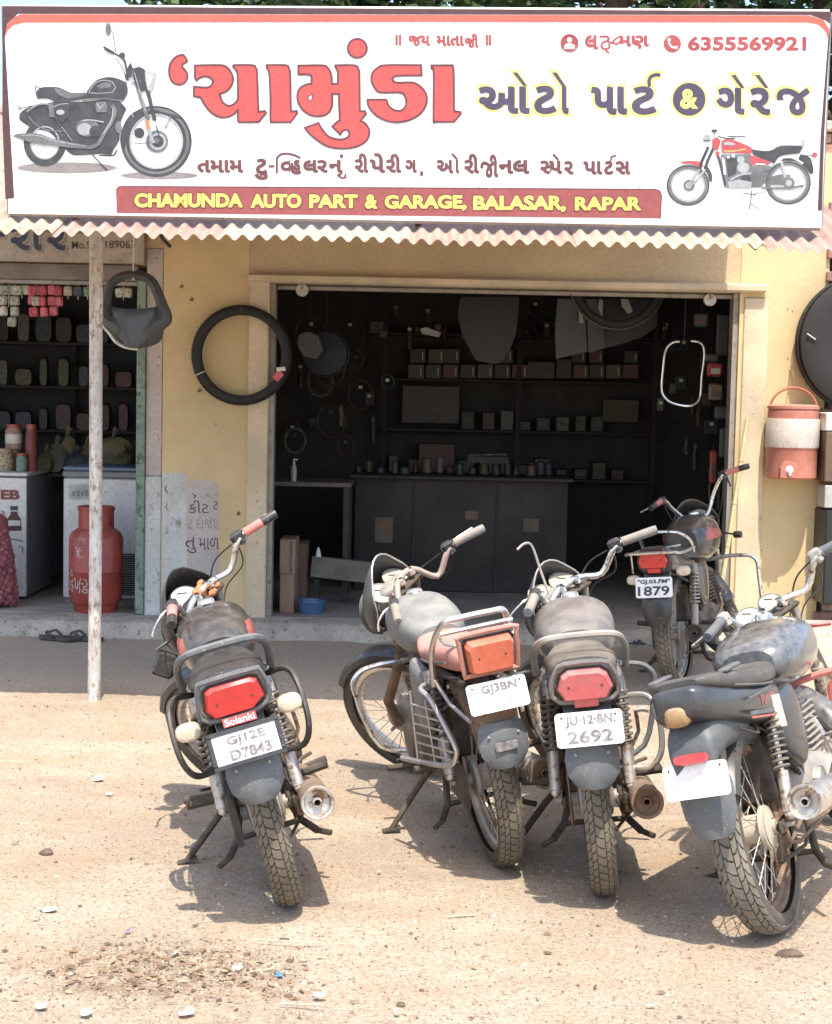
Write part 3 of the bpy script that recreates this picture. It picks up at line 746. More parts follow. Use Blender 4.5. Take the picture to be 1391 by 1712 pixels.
# ------------------------------------------------------------------ garage building (front wall plane at Y = WALL)
WALL = 10.6; PL = .11
m_yellow = mat('yellow lime wash plaster', (.64, .49, .265), .85, var=.13, vs=1.3, grain=.05, bump=.25, bs=18, dust=.12, updust=.4)
m_yellow2 = mat('paler yellow lime wash', (.62, .51, .35), .85, var=.16, vs=2.2, spots=.02, spotcol=(.3, .22, .13), ss=30, grain=.06, bump=.25, bs=22)
m_ochre = mat('darker lintel ochre', (.53, .41, .25), .85, var=.10, vs=1.6, bump=.2, bs=14)  # lintel tone, darker than the wall beside it
m_cement = mat('rough cement', (.43, .385, .31), .9, var=.2, vs=6, spots=.15, spotcol=(.13, .11, .09), bump=.6, bs=25)
m_floor = mat('worn floor', (.32, .29, .25), .85, var=.2, vs=3, bump=.3, bs=14)
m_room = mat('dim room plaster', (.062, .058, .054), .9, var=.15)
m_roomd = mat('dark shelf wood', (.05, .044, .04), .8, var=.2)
m_steel = mat('galvanised steel edge', (.33, .31, .28), .55, .4, dust=.4, spots=.2, spotcol=(.2, .12, .08))
m_whitewash = mat('peeling white wash', (.56, .56, .53), .85, var=.10, vs=4, spots=.22, spotcol=(.30, .30, .27), ss=14, bump=.3, bs=20)
m_lilac = mat('greyish pink wash', (.50, .445, .415), .85, var=.10, vs=5, spots=.2, spotcol=(.36, .27, .15), ss=20, bump=.2)
m_green = mat('peeling green frame', (.20, .27, .22), .75, var=.25, vs=9, spots=.3, spotcol=(.10, .11, .09), ss=20, bump=.4, bs=30)

garage = empty('garage_building', (1.0, WALL, 0), 0, 'yellow plastered shop front with a wide open doorway under the awning', 'shop building')
def W(px, py): return atY(px, py, WALL)
def part(name, m, b, parent, **k):
    o = b.build(name, m, parent, **k)
    o.location = -Vector(parent.location) if parent.rotation_euler[2] == 0 else (0, 0, 0)
    return o
xl0 = W(271, 760).x; xo0 = W(455, 760).x; xo1 = W(1230, 700).x; xr1 = W(1377, 700).x
ztop = W(700, 481).z; zhead = 3.33
def wallbox(x0, x1, z0, z1, y0=WALL, y1=WALL+.24, bev=0): 
    b = MB(); b.box(((x0+x1)/2, (y0+y1)/2, (z0+z1)/2), (x1-x0, y1-y0, z1-z0), bev=bev); return b
part('wall', m_yellow, wallbox(xl0, xo0-.17, 0, zhead), garage)
part('wall', m_yellow, wallbox(xo1+.002, xr1, 0, zhead), garage)
part('pilaster', m_yellow2, wallbox(xo0-.168, xo0-.03, 0, ztop+.06, WALL-.028, WALL+.24, bev=.008), garage)
part('pilaster', m_yellow2, wallbox(xo1+.03, xo1+.20, 0, ztop-.02, WALL-.015, WALL-.001, bev=.006), garage)
part('lintel', m_ochre, wallbox(xo0-.168, xo1, ztop+.062, zhead, WALL+.002, WALL+.238), garage)
part('lintel_band', m_yellow2, wallbox(xo0-.175, xo1+.17, ztop+.012, ztop+.068, WALL-.07, WALL+.10, bev=.012), garage)
part('jamb', m_steel, wallbox(xo0-.028, xo0+.005, PL+.002, ztop+.01, WALL+.03, WALL+.16), garage)
part('jamb', m_steel, wallbox(xo1-.035, xo1, PL+.002, ztop+.01, WALL+.03, WALL+.16), garage)
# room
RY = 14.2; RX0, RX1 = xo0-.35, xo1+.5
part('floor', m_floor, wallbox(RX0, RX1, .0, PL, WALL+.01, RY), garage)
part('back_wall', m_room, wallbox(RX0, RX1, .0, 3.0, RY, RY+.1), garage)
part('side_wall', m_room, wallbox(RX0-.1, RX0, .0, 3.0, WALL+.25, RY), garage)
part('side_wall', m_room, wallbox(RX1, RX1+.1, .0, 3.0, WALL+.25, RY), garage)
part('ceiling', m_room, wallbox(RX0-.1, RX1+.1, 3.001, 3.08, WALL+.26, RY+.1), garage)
# plinth: broken cement edge along the whole front
pl = empty('cement_plinth', (0, 10.4, 0), 0, 'low rough cement plinth running along the front of both shops', 'plinth')
def rough_slab(name, x0, x1, y0, y1, z1, m, parent, seed=0, stp=.04):
    b = MB(); n = max(2, int((x1-x0)/stp)); rings = []
    for i in range(n+1):
        x = x0+(x1-x0)*i/n; f = mn.noise((x*5+seed, 1, 2))*.05+mn.noise((x*17+seed, 1, 2))*.02; h = mn.noise((x*7+seed, 5, 2))*.022; q = mn.noise((x*13+seed, 2, 9))*.02
        rings.append([(x, y1, -.02), (x, y1, z1), (x, y0+.06+f, z1+h*.3), (x, y0+.02+f+q, z1-.012+h), (x, y0-.0+f, z1-.045+h), (x, y0-.012+f+q, .03), (x, y0-.03+f*1.4, -.02)])
    b.loft(rings); return part(name, m, b, parent, ang=50)
xs0 = -4.2
rough_slab('plinth_edge', xs0, xo0-.13, 10.24, 10.6, PL-.004, m_cement, pl, 1)
rough_slab('plinth_edge', xo0-.125, xo1-.1, 10.32, 10.608, PL-.003, m_cement, pl, 5)
rough_slab('plinth_edge', xo1-.09, 3.3, 10.38, 10.598, PL-.006, m_cement, pl, 9)
# faded hand painted notice: part of the wall
def wall_print(parent): 
    o = Vector(parent.location)
    return Print(lambda u, v, l: atY(u, v, WALL-.0008*l)-o)
pr = wall_print(garage)
pr.poly(m_whitewash, [(271, 792), (278, 790), (284, 793), (290, 788), (300, 793), (306, 790), (312, 797), (313, 1012), (271, 1014)], 1)
pr.poly(m_lilac, [(313.5, 806), (322, 802), (330, 804), (338, 800), (348, 806), (357, 803), (364, 808), (366, 850), (363, 880), (366, 920), (365, 1000), (313.5, 1012)], 1)
mk = mat('brushed dark paint', (.10, .08, .08), .8, var=.4, vs=30); mkf = mat('faded brushed paint', (.33, .27, .25), .8, var=.3, vs=40)
pr.text(mk, 'કીટ', 315, 836, 349, 858, 2, .0); pr.text(mk, 'ટ', 357, 838, 364, 852, 2, .0); pr.text(mkf, 'ટ દાજદ', 315, 868, 365, 884, 2, .0)
pr.text(mk, 'તુ', 310, 898, 328, 925, 2, .0); pr.text(mk, 'માળ', 333, 899, 366, 919, 2, .0)
pr.stroke(mk, [(278, 812), (276, 818), (280, 824)], 2, 2); pr.stroke(mkf, [(280, 842), (277, 848), (282, 856)], 2, 2); pr.stroke(mk, [(322, 826), (327, 829), (324, 833)], 2, 2)
pr.build('painted_notice', garage)
# chips, stains, nail holes in the plaster
pr = wall_print(garage); random.seed(5); m_chip = mat('bare plaster chip', (.17, .12, .08), .9, var=.4)
for k in range(24):
    u, v = random.choice([(random.uniform(280, 410), random.uniform(480, 790)), (random.uniform(1290, 1370), random.uniform(440, 980)), (random.uniform(1245, 1275), random.uniform(500, 960))])
    r_ = random.uniform(.6, 1.7); pr.poly(m_chip, [(u+r_*random.uniform(.4, 1.2)*math.cos(a*1.05), v+r_*1.5*random.uniform(.4, 1.2)*math.sin(a*1.05)) for a in range(6)], 1)
for u, v in ((398, 858), (333, 652), (303, 478), (320, 500)): pr.poly(m_chip, [(u-4, v+3), (u+1, v-4), (u+5, v+1), (u+2, v+4)], 1)
pr.build('plaster_chips', garage)
for o in garage.children:
    if o.name.startswith('plaster_chips'): o['kind'] = 'stuff'

# parapet above the shops: bricks one by one
m_brick = [mat('brick %d' % i, c, .9, var=.2, vs=12, bump=.4, bs=30) for i, c in enumerate([(.36, .20, .15), (.40, .25, .19), (.32, .19, .15), (.38, .28, .23)])]
m_mortar = mat('mortar', (.30, .27, .24), .95, bump=.4)
par = empty('brick_parapet', (0, 10.72, 3.18), 0, 'low brick parapet with pale coping behind the shop sign', 'parapet')
b = MB(); b.box((-.35, .12, .15), (7.6, .20, .30)); b.build('mortar_core', m_mortar, par, smooth=False)
b = MB(); b.box((-.35, .10, .342), (7.7, .30, .07), bev=.01); b.build('coping', m_cement, par, smooth=False)
bmesh_b = []
for m_ in m_brick:
    b = MB(); b.box((0, 0, 0), (.222, .05, .066), bev=.006); o = b.build('brick', m_, par, smooth=False); bmesh_b.append(o.data); bpy.data.objects.remove(o)
random.seed(11)
for r_ in range(4):
    x = -4.12+(.115 if r_ % 2 else 0)
    while x < 3.35:
        child_mesh('brick', random.choice(bmesh_b), par, (x+.111+random.uniform(-.003, .003), .012+random.uniform(-.004, .004), .037+r_*.076), (0, 0, random.uniform(-.015, .015)))
        x += .234
# neighbouring brick pier beyond the yellow wall
pier = empty('brick_pier', (xr1+.16, WALL-.02, 0), 0, 'unplastered brick pier beyond the right end of the yellow wall', 'pier')
b = MB(); b.box((0, .13, 1.5), (.25, .22, 3.0)); b.build('mortar_core', m_mortar, pier, smooth=False)
for r_ in range(39):
    for k in (-1, 1):
        child_mesh('brick', random.choice(bmesh_b), pier, (k*.08+(.03 if r_ % 2 else -.03), .012, .04+r_*.077), (0, 0, random.uniform(-.02, .02)), (.66, 1, 1))

# rolling shutter above the doorway
sh = empty('rolling_shutter', (1.0, WALL+.12, ztop-.02), 0, 'rolled up steel shutter with its rusty bottom rail across the doorway', 'shutter')
b = MB(); b.box(((xo0+xo1)/2, WALL+.10, ztop-.012), (xo1-xo0-.02, .03, .028), bev=.003); o = part('bottom_rail', m_steel, b, sh)
for k in range(5):
    b = MB(); b.box(((xo0+xo1)/2, WALL+.125, ztop+.018+k*.0), (xo1-xo0-.02, .012, .03)); 
    if k == 0: part('slat', m_steel, b, sh)
m_disc = mat('white enamel disc', (.55, .52, .47), .5, spots=.2, spotcol=(.25, .15, .1))
for px, py in ((505, 485), (1187, 501)):
    c = atY(px, py, WALL+.06); b = MB(); b.lathe([(0, -.01), (.012, -.012), (.022, -.004), (.040, -.008), (.044, 0), (.044, .012), (0, .012)], 22, origin=c, axis='Y'); o = part('end_disc', m_disc, b, sh)
    b = MB(); b.box((c.x, c.y-.015, c.z+.025), (.006, .008, .05)); b.build('hasp', m_rust, o)
    o.children[0].location = (0, 0, 0)

# ------------------------------------------------------------------ left shop
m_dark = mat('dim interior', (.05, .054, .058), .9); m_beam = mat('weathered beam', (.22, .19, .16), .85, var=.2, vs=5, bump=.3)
ls = empty('grocery_building', (-2.8, WALL, 0), 0, 'left shop with a dark open front behind the steel pole', 'shop building')
xg0 = W(228, 760).x; xg1 = W(243, 760).x
part('door_frame', m_green, wallbox(xg0, xg1-.003, PL, 2.42, WALL-.02, WALL+.10, bev=.004), ls)
part('pillar', m_lilac, wallbox(xg1, xl0-.004, PL+.95, 2.6, WALL+.002, WALL+.24, bev=.005), ls)
part('pillar_base', m_whitewash, wallbox(xg1-.002, xl0-.003, .0, PL+.95, WALL-.004, WALL+.24, bev=.008), ls)
zl = W(100, 468).z
part('lintel', m_beam, wallbox(xs0, xg0-.002, zl, zl+.11, WALL-.02, WALL+.10, bev=.006), ls)
part('shutter_rail', m_steel, wallbox(xs0, xg0-.002, zl-.03, zl-.003, WALL-.01, WALL+.03, bev=.003), ls)
part('lintel', m_yellow, wallbox(xs0, xl0-.002, zl+.113, zhead, WALL+.01, WALL+.2), ls)
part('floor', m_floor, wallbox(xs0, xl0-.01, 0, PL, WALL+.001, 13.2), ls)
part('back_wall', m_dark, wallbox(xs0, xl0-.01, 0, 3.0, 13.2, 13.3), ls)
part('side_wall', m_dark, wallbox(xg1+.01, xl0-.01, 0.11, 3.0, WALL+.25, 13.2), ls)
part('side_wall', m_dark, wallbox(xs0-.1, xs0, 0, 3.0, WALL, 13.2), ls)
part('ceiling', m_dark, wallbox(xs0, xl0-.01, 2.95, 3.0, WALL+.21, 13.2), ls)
# its painted sign board
m_board = mat('cream sign board', (.40, .35, .28), .7, var=.1, vs=4, spots=.1, spotcol=(.3, .24, .18)); m_blue = mat('dark blue sign paint', (.045, .06, .09), .6); m_shad = mat('grey letter shading', (.24, .23, .21), .7)
sb = empty('grocery_sign', (-2.8, WALL-.05, 2.6), 0, 'cream hand painted board with big dark blue letters above the left shop', 'sign')
BY = WALL-.10; c0_ = atY(241, 441, BY); b = MB(); b.box(((xs0+c0_.x)/2, BY+.02, c0_.z+.18), (c0_.x-xs0, .03, .36), bev=.003); part('board', m_board, b, sb)
b = MB(); b.box((c0_.x+.006, BY+.018, c0_.z+.18), (.010, .045, .37)); part('board_edge', m_rust, b, sb)
o_ = Vector(sb.location); pr = Print(lambda u, v, l: atY(u, v, BY+.004-.0008*l)-o_)
for m_, dx, dy, lay, bd in ((m_shad, 4, 4, 1, .05), (m_board, 1.5, 1.5, 2, .05), (m_blue, 0, 0, 3, .035)):
    for t, x0, y0, x1, y1 in (('ર', 17, 381, 50, 420), ('ા', 56, 372, 70, 420), ('ર', 78, 381, 110, 420)): pr.text(m_, t, x0+dx, y0+dy-3, x1+dx, y1+dy-1, lay, bd)
    pr.poly(m_, [(-20+dx, 388+dy), (8+dx, 388+dy), (8+dx, 396+dy), (-20+dx, 396+dy)], lay)
pr.text(mk, 'Mo.9', 120, 403, 152, 416, 2, .01); pr.text(mk, '189063', 176, 402, 226, 415, 2, .01); pr.text(mkf, 'ભરતભાઈ', 183, 430, 212, 440, 2, 0); pr.text(mk, 'મહેશભાઈ', 122, 383, 150, 391, 2, 0)
pr.build('lettering', sb)

# ------------------------------------------------------------------ awning of corrugated sheets
EY, EZ, SL = 7.25, 2.345, .33
m_sheet = [mat('oxide sheet %d' % i, c, .75, .0, var=.18, vs=3, spots=.12, spotcol=(.35, .17, .11), ss=9, dust=.3, updust=.2, dcol=(.45, .34, .27), grain=.25) for i, c in enumerate([(.40, .245, .19), (.44, .32, .24), (.36, .22, .18), (.46, .36, .28)])]
aw = empty('awning', (0, EY, EZ), 0, 'corrugated rusty pink metal awning over the shop fronts', 'awning')
pitch = .0752; nper = 11; shw = pitch*nper; x = -3.42; k = 0; tilt_ = math.tan(R(.35))
while x < 2.02:
    b = MB(); n = nper*8; L_ = 10.62-EY+random.uniform(-.0, .02); y0 = random.uniform(-.018, .018); lift = .006*(k % 2); rings = []
    x_end = min(shw+pitch*.8, 2.10-x)
    n = int(x_end/pitch*8)
    for i in range(n+1):
        xx = x_end*i/n; zz = .0140*math.cos(2*math.pi*(x+xx)/pitch)+lift; dent = mn.noise(((x+xx)*3, 0, k))*.012
        e = [(x+xx, y0+q*L_, zz+q*L_*SL+(dent if q == 0 else 0)+mn.noise(((x+xx)*2, q*3, 4))*.006) for q in (0, .03, .1, .3, .6, 1)]
        rings.append(e)
    m_ = len(rings[0]); vs = [p for r_ in rings for p in r_]+[(p[0], p[1], p[2]-.0022) for r_ in rings for p in r_]; N_ = len(rings)*m_; fs = []
    for i in range(len(rings)-1):
        for j in range(m_-1):
            a = i*m_+j; fs += [(a, a+1, a+m_+1, a+m_), (N_+a, N_+a+m_, N_+a+m_+1, N_+a+1)]
        fs.append((i*m_, (i+1)*m_, N_+(i+1)*m_, N_+i*m_))
    b.add(vs, fs); b.build('corrugated_sheet', m_sheet[k % 4], aw, ang=60)
    x += shw; k += 1
b = MB()
for yy in (.35, 1.15, 2.1, 3.0): b.box((-.3, yy, -.05+yy*SL), (4.5, .04, .06))
o = b.build('batten', m_rust, aw, smooth=False); 
me_ = o.data; bpy.data.objects.remove(o)
for yy in (.35, 1.18, 2.1, 3.0):
    b = MB(); b.tube([(-3.4, yy, -.038+yy*SL), (2.05, yy, -.038+yy*SL)], .018, 8); b.build('purlin', m_rust, aw)

# ------------------------------------------------------------------ pole
pb = atZ(157, 1170); m_pole = mat('peeling white pole paint', (.54, .51, .47), .7, var=.2, vs=12, spots=.36, spotcol=(.30, .22, .16), ss=55, bump=.4, bs=60, stretch=(1, 1, .35))
b = MB(); b.tube([(0, 0, -.02), (.004, 0, .8), (.0, 0, 1.7), (-.004, 0, 2.68)], [.034, .033, .034, .036], 20, sub=3)
po = empty('steel_pole', pb, 0, 'peeling white steel pole holding up the awning at the left', 'pole'); b.build('post', m_pole, po)
b = MB(); b.box((0, 0, 2.60), (.12, .07, .16), bev=.006); b.build('head_bracket', m_rust, po)
b = MB(); b.tube([(.02, 0, 2.54), (.14, .0, 2.68)], .012, 6); b.build('brace', m_rust, po)

# plain compound walls carry the street on to both sides, outside the photograph
for x0, x1, lab in ((-16.0, -4.32, 'plain dusty compound wall going on left of the left shop'), (4.3, 16.0, 'plain dusty compound wall going on right of the brick pier')):
    t = empty('compound_wall', ((x0+x1)/2, 10.9, 0), 0, lab, 'wall'); b = MB(); b.box((0, 0, 1.05), (x1-x0, .22, 2.2)); b.build('wall', m_cement, t, smooth=False); b = MB(); b.box((0, 0, 2.19), (x1-x0, .30, .07), bev=.01); b.build('coping', m_cement, t, smooth=False)
# ------------------------------------------------------------------ trees beyond, and distant ground cover
def leaf_mat(name, c): 
    M = mat(name, c, .6, var=.5, vs=1.4, spec=.3); return M
m_leaf = [leaf_mat('leaf green', (.055, .10, .03)), leaf_mat('leaf olive', (.085, .12, .035)), leaf_mat('leaf dark', (.035, .07, .03))]
m_bark = mat('bark', (.14, .10, .07), .9, var=.3, vs=8, bump=.6, bs=20)
def tree(x, y, h, cr, lm, lab, seed, nleaf=7500):
    random.seed(seed); t = empty('broadleaf_tree', (x, y, 0), 0, lab, 'tree', 'trees behind the shops')
    b = MB(); b.tube([(0, 0, -.1), (.1, .05, h*.3), (-.1, 0, h*.55), (0, 0, h*.8)], [.24, .19, .14, .05], 10, sub=4)
    for k in range(9):
        a = k*2.4; z0 = h*(.30+.05*k); L_ = cr*random.uniform(.6, .95)
        b.tube([(0, 0, z0), (L_*.5*math.cos(a), L_*.5*math.sin(a), z0+h*.08), (L_*math.cos(a), L_*math.sin(a), z0+h*.2)], [.09, .055, .02], 6, sub=2)
    b.build('trunk', m_bark, t)
    cl = [Vector((random.gauss(0, .45)*cr, random.gauss(0, .45)*cr, h*.68+random.gauss(0, .32)*h*.45)) for _ in range(34)]
    cr_b = MB()
    for k in range(nleaf):
        c = random.choice(cl); d = Vector((random.gauss(0, 1), random.gauss(0, 1), random.gauss(0, .8))).normalized()*cr*.30*random.uniform(.4, 1.1)
        p = c+d; s = random.uniform(.07, .13); ax_ = Vector((random.uniform(-1, 1), random.uniform(-1, 1), random.uniform(-.6, .3))).normalized()
        u = ax_*s; w = ax_.cross(Vector((random.uniform(-1, 1), random.uniform(-1, 1), random.uniform(-1, 1)))).normalized()*s*.42
        cr_b.mi = k % 3
        cr_b.add([p-u, p-w, p+u, p+w], [(0, 1, 2, 3)])
    M3 = [lm, m_leaf[0], m_leaf[2]]
    o = cr_b.build('crown', M3, t, smooth=False)
    return t
for a in ((.15, 17.2, 8.6, 1.9, m_leaf[1], 'olive green leafy tree behind the middle of the shop sign', 1), (-1.7, 18.6, 9.0, 1.5, m_leaf[0], 'leafy tree showing above the left half of the sign', 2),
          (2.1, 16.8, 8.4, 1.9, m_leaf[1], 'leafy tree above the right half of the sign', 3), (4.4, 17.4, 8.8, 1.9, m_leaf[0], 'dense green tree beyond the right end of the sign', 4),
          (5.3, 16.0, 6.6, 1.7, m_leaf[0], 'low dark tree filling the gap right of the sign', 7), (-8.5, 24, 6.5, 2.6, m_leaf[2], 'dark tree far beyond the left shop', 5), (9.0, 22, 6.5, 2.6, m_leaf[2], 'dark tree far beyond the right side of the street', 6)): tree(*a)

# ------------------------------------------------------------------ the big shop sign
SY = 7.45
sgn = empty('garage_sign', (0, SY, 2.48), 0, 'wide white garage sign with big red Gujarati title and two printed motorcycles', 'sign')
tl, tr_, bl, br = [ray(*p) for p in ((3, 12), (1389, 20), (14, 358), (1374, 380))]
tilt = R(3.6); o_b = atY(695, 368, SY); nrm = Vector((0, -math.cos(tilt), -math.sin(tilt)))    # the board leans a little towards the street
cpos = Vector((0, 0, CAM_H)); so = Vector(sgn.location)
def SP(px, py, lay=0):
    d = ray(px, py); t = (o_b-cpos).dot(nrm)/d.dot(nrm); return cpos+d*t+nrm*(.0006*lay)-so
m_swhite = mat('flex banner white', (.80, .81, .80), .5, var=.02, vs=2); m_smar = mat('banner maroon', (.085, .04, .042), .45, var=.1); m_ssal = mat('banner salmon', (.62, .13, .09), .45, var=.04)
m_sred = mat('banner title red', (.62, .085, .075), .5, var=.03); m_sout = mat('banner outline plum', (.14, .045, .055), .5); m_sbox = mat('banner brick red', (.30, .078, .075), .5, var=.06)
m_syel = mat('banner yellow', (.85, .62, .14), .5); m_syelp = mat('banner pale yellow', (.88, .76, .20), .5); m_spur = mat('banner grey purple', (.075, .06, .10), .5, var=.15)
m_stxt = mat('banner brown text', (.15, .055, .055), .5); m_spink = mat('banner pink red text', (.36, .07, .07), .5, var=.1); m_sshadow = mat('banner printed grey', (.58, .59, .56), .5)
m_pblk = mat('print black', (.055, .058, .06), .5, var=.25, vs=20); m_pgrey = mat('print grey', (.15, .155, .155), .5, var=.2); m_plt = mat('print light grey', (.36, .37, .37), .5); m_pred = mat('print red', (.45, .08, .09), .5); m_porg = mat('print orange', (.75, .22, .10), .5)
m_pbrn = mat('print brown shadow', (.25, .23, .22), .5)
# board with real thickness
b = MB(); C4 = [SP(*p) for p in ((4, 10), (1389, 19), (1373, 381), (14, 357))]
b.prism(C4, (0, 0, 0), -nrm*.035); b.build('board', m_swhite, sgn, smooth=False)
m_frame = mat('sign steel frame', (.3, .28, .27), .5, .5)
b = MB()
for i in range(4): b.tube([C4[i]-nrm*.03, C4[(i+1) % 4]-nrm*.03], .014, 6)
b.build('steel_frame', m_frame, sgn)
for px in (120, 700, 1280):
    p = SP(px, 340)-nrm*.05; b = MB(); b.tube([p+Vector((0, 0, .7)), p, p+Vector((0, .05, -.10))], .016, 8); b.build('support_post', m_rust, sgn)
    b = MB(); b.tube([p+Vector((0, 0, .7)), p+Vector((0, .75, .12))], .012, 6); b.build('stay', m_rust, sgn)
fnS = lambda u, v, l: SP(u, v, l+1)
pr = Print(fnS)
def arc(cx, cy, r, a0, a1, n=8, ry=None): return [(cx+r*math.cos(R(a0+(a1-a0)*k/n)), cy+(ry or r)*math.sin(R(a0+(a1-a0)*k/n))) for k in range(n+1)]
# maroon border, salmon band, corners
pr.poly(m_smar, [(4, 10), (1389, 19), (1388.3, 40), (1380, 34), (1355, 25), (700, 24), (30, 23), (12, 40), (8, 62), (24, 331), (9, 333), (4, 200)], 1)
pr.poly(m_smar, [(1388.5, 36), (1378, 225), (1374, 352), (1367, 352), (1372, 225), (1384, 70)], 1)
pr.poly(m_ssal, [(8, 62), (12, 42), (22, 30), (34, 24), (700, 25), (1352, 26), (1376, 33), (1386, 48), (1385, 66), (1380, 52), (1368, 41), (1350, 37.5), (700, 36.5), (40, 37.5), (22, 42), (12, 52)], 2)
pr.one('printed_border', sgn); pr = Print(fnS)
pr.poly(m_sbox, [(194, 318), (198, 312.5), (205, 311.5), (700, 314), (1096, 316.5), (1103, 319), (1106, 326), (1104, 365), (700, 361), (195, 356)], 1)
pr.stroke(m_sout, [(194, 318), (198, 312.5), (205, 311.5), (700, 314), (1096, 316.5), (1103, 319), (1106, 326), (1104, 365)], 1.6, 2)
for t, x0, x1, y0, y1 in (('CHAMUNDA', 225, 406, 323, 347), ('AUTO', 419, 504, 324, 348), ('PART', 517, 598, 325, 348), ('&', 610, 631, 325, 349), ('GARAGE,', 643, 780, 326, 352.5), ('BALASAR,', 791, 946, 327, 355), ('RAPAR', 961, 1072, 329, 352)):
    pr.text(m_sout, t, x0-1.8, y0-1.8, x1+1.8, y1+1.8, 3, .02, None, 2.2); pr.text(m_syel, t, x0, y0, x1, y1, 4, .02, None, .9)
pr.one('address_strip', sgn, 'stuff'); pr = Print(fnS)
# title
def c1(P): return [(270+x/5.35, 60+y/5.35) for x, y in P]
def c2(P): return [(480+x/4.487, 50+y/4.487) for x, y in P]
quote = c1([(185,170),(205,180),(232,225),(215,240),(190,250),(185,285),(215,310),(232,355),(222,400),(190,430),(150,435),(110,420),(80,380),(68,320),(78,255),(105,210),(145,180)])
cha = c1([(300,265),(530,262),(590,285),(630,340),(640,400),(620,455),(580,495),(520,520),(535,570),(560,605),(600,625),(640,615),(675,580),(685,540),(680,340),(670,310),(640,275),(645,262),(815,262),(845,290),(855,330),(862,560),(868,680),(925,672),(935,690),(870,770),(695,772),(685,750),(685,660),(640,705),(580,728),(520,725),(450,690),(390,620),(350,550),(290,540),(290,455),(330,458),(400,462),(440,450),(462,410),(440,375),(395,362),(350,372),(315,398),(300,370)])
aa = c1([(940,262),(1110,262),(1140,290),(1150,340),(1155,560),(1158,678),(1210,672),(1215,690),(1155,772),(985,772),(975,750),(975,560),(965,340),(945,290)])
mu = c2([(85,268),(265,266),(305,285),(330,330),(335,405),(380,405),(380,310),(362,280),(362,266),(505,266),(535,295),(542,340),(545,610),(585,610),(592,630),(550,682),(590,705),(615,750),(612,800),(585,840),(530,872),(460,888),(380,888),(300,872),(230,830),(170,780),(135,735),(235,698),(260,740),(300,790),(350,815),(410,822),(455,805),(470,775),(455,750),(425,752),(398,783),(340,725),(370,695),(395,680),(388,480),(335,480),(338,560),(320,610),(280,640),(220,648),(160,632),(110,590),(80,530),(80,470),(105,430),(150,408),(182,405),(185,350),(165,335),(85,335)])
hole = c2([(190,478),(186,520),(175,535),(158,520),(160,500),(175,488)])
da = c2([(740,265),(1005,265),(1008,342),(820,345),(790,370),(815,395),(940,395),(1000,425),(1040,475),(1048,530),(1030,590),(985,640),(920,675),(840,692),(760,685),(680,650),(625,595),(605,550),(603,523),(745,523),(760,565),(800,600),(850,607),(885,580),(895,540),(885,500),(850,470),(700,470),(655,430),(633,380),(640,325),(680,285)])
a2 = c2([(1083,266),(1230,266),(1248,300),(1252,610),(1298,615),(1300,632),(1250,690),(1105,690),(1098,660),(1100,320),(1085,290)])
dot = arc(480+527/4.487, 50+138/4.487, 15.8, 0, 345, 23)
for P in (quote, cha, aa, mu, da, a2, dot):
    H = (hole,) if P is mu else (); pr = Print(fnS); pr.poly(m_sshadow, [(x+4, y+4) for x, y in P], 1, sm=3)
    pr.poly(m_sred, P, 2, holes=H, sm=3); pr.stroke(m_sout, P, 3.5, 3, sm=3, closed=True)
    if H: pr.stroke(m_sout, hole, 1.6, 3, sm=3, closed=True)
    pr.one('title_letter', sgn)
pr = Print(fnS)
# second line of the title: half forms lose their stem
def word(m, items, lay=2, bold=.03, grow=0, fat=.75):
    for it in items:
        t, x0, y0, x1, y1 = it[:5]; geo = None
        if len(it) > 5: V, Fc, bx = text_geo(t, bold); geo = crop_geo(V, Fc, bx[0]+(bx[1]-bx[0])*it[5])
        pr.text(m, t, x0-grow, y0-grow, x1+grow, y1+grow, lay, min(bold, .02), geo, fat)
big = [('અા', 800, 144, 886, 191), ('ટ', 893, 143, 931, 191), ('ા', 939, 143, 951, 191), ('પા', 988, 144, 1049, 192), ('ટ', 1056, 144, 1098, 192), ('ગ', 1197, 146, 1245, 192), ('ર', 1254, 146, 1288, 193)]
def slash(m, x0, y0, x1, y1, w, lay): pr.poly(m, [(x0-w, y0), (x0+w*.5, y0), (x1+w*.35, y1), (x1-w*.9, y1)], lay)
for m_, lay, gr, bd in ((m_syelp, 1, 4.6, .05), (m_spur, 3, 0, .035)):
    word(m_, big, lay, bd, gr, 1.5)
    k = 1+gr*.22
    for x0, y0, x1, y1 in ((862, 121, 880, 144), (928, 121, 944, 144), (1227, 125, 1243, 147), (1267, 125, 1283, 147)): slash(m_, x0-gr*.3, y0-gr, x1, y1+gr*.5, 5.2*k, lay)
    pr.stroke(m_, [(1086, 144), (1085, 134), (1090, 127), (1098, 125), (1103, 126)], 6+2*gr, lay, sm=3)
    word(m_, [('જ', 1298, 147, 1354, 193)], lay, bd, gr, 1.4)
    continue
    pr.stroke(m_, [(1299, 158), (1303, 149), (1313, 147), (1320, 153), (1321, 165), (1314, 172), (1306, 170), (1303, 166)], 6.5+2*gr, lay, sm=3)
    pr.stroke(m_, [(1316, 176), (1328, 169), (1342, 159), (1352, 149)], 7.5+2*gr, lay, sm=3); pr.disc(m_, (1329, 182), 10+gr, lay+.2); pr.stroke(m_, [(1320, 158), (1327, 168), (1329, 180)], 6.5+2*gr, lay, sm=2)
pr.disc(m_syelp, (1152, 166), 30.5, 1.2); pr.disc(m_spur, (1152, 166), 27.5, 3); pr.text(m_syelp, '&', 1137, 149, 1167, 182, 4, .04)
pr.one('title_line', sgn, 'stuff'); pr = Print(fnS)
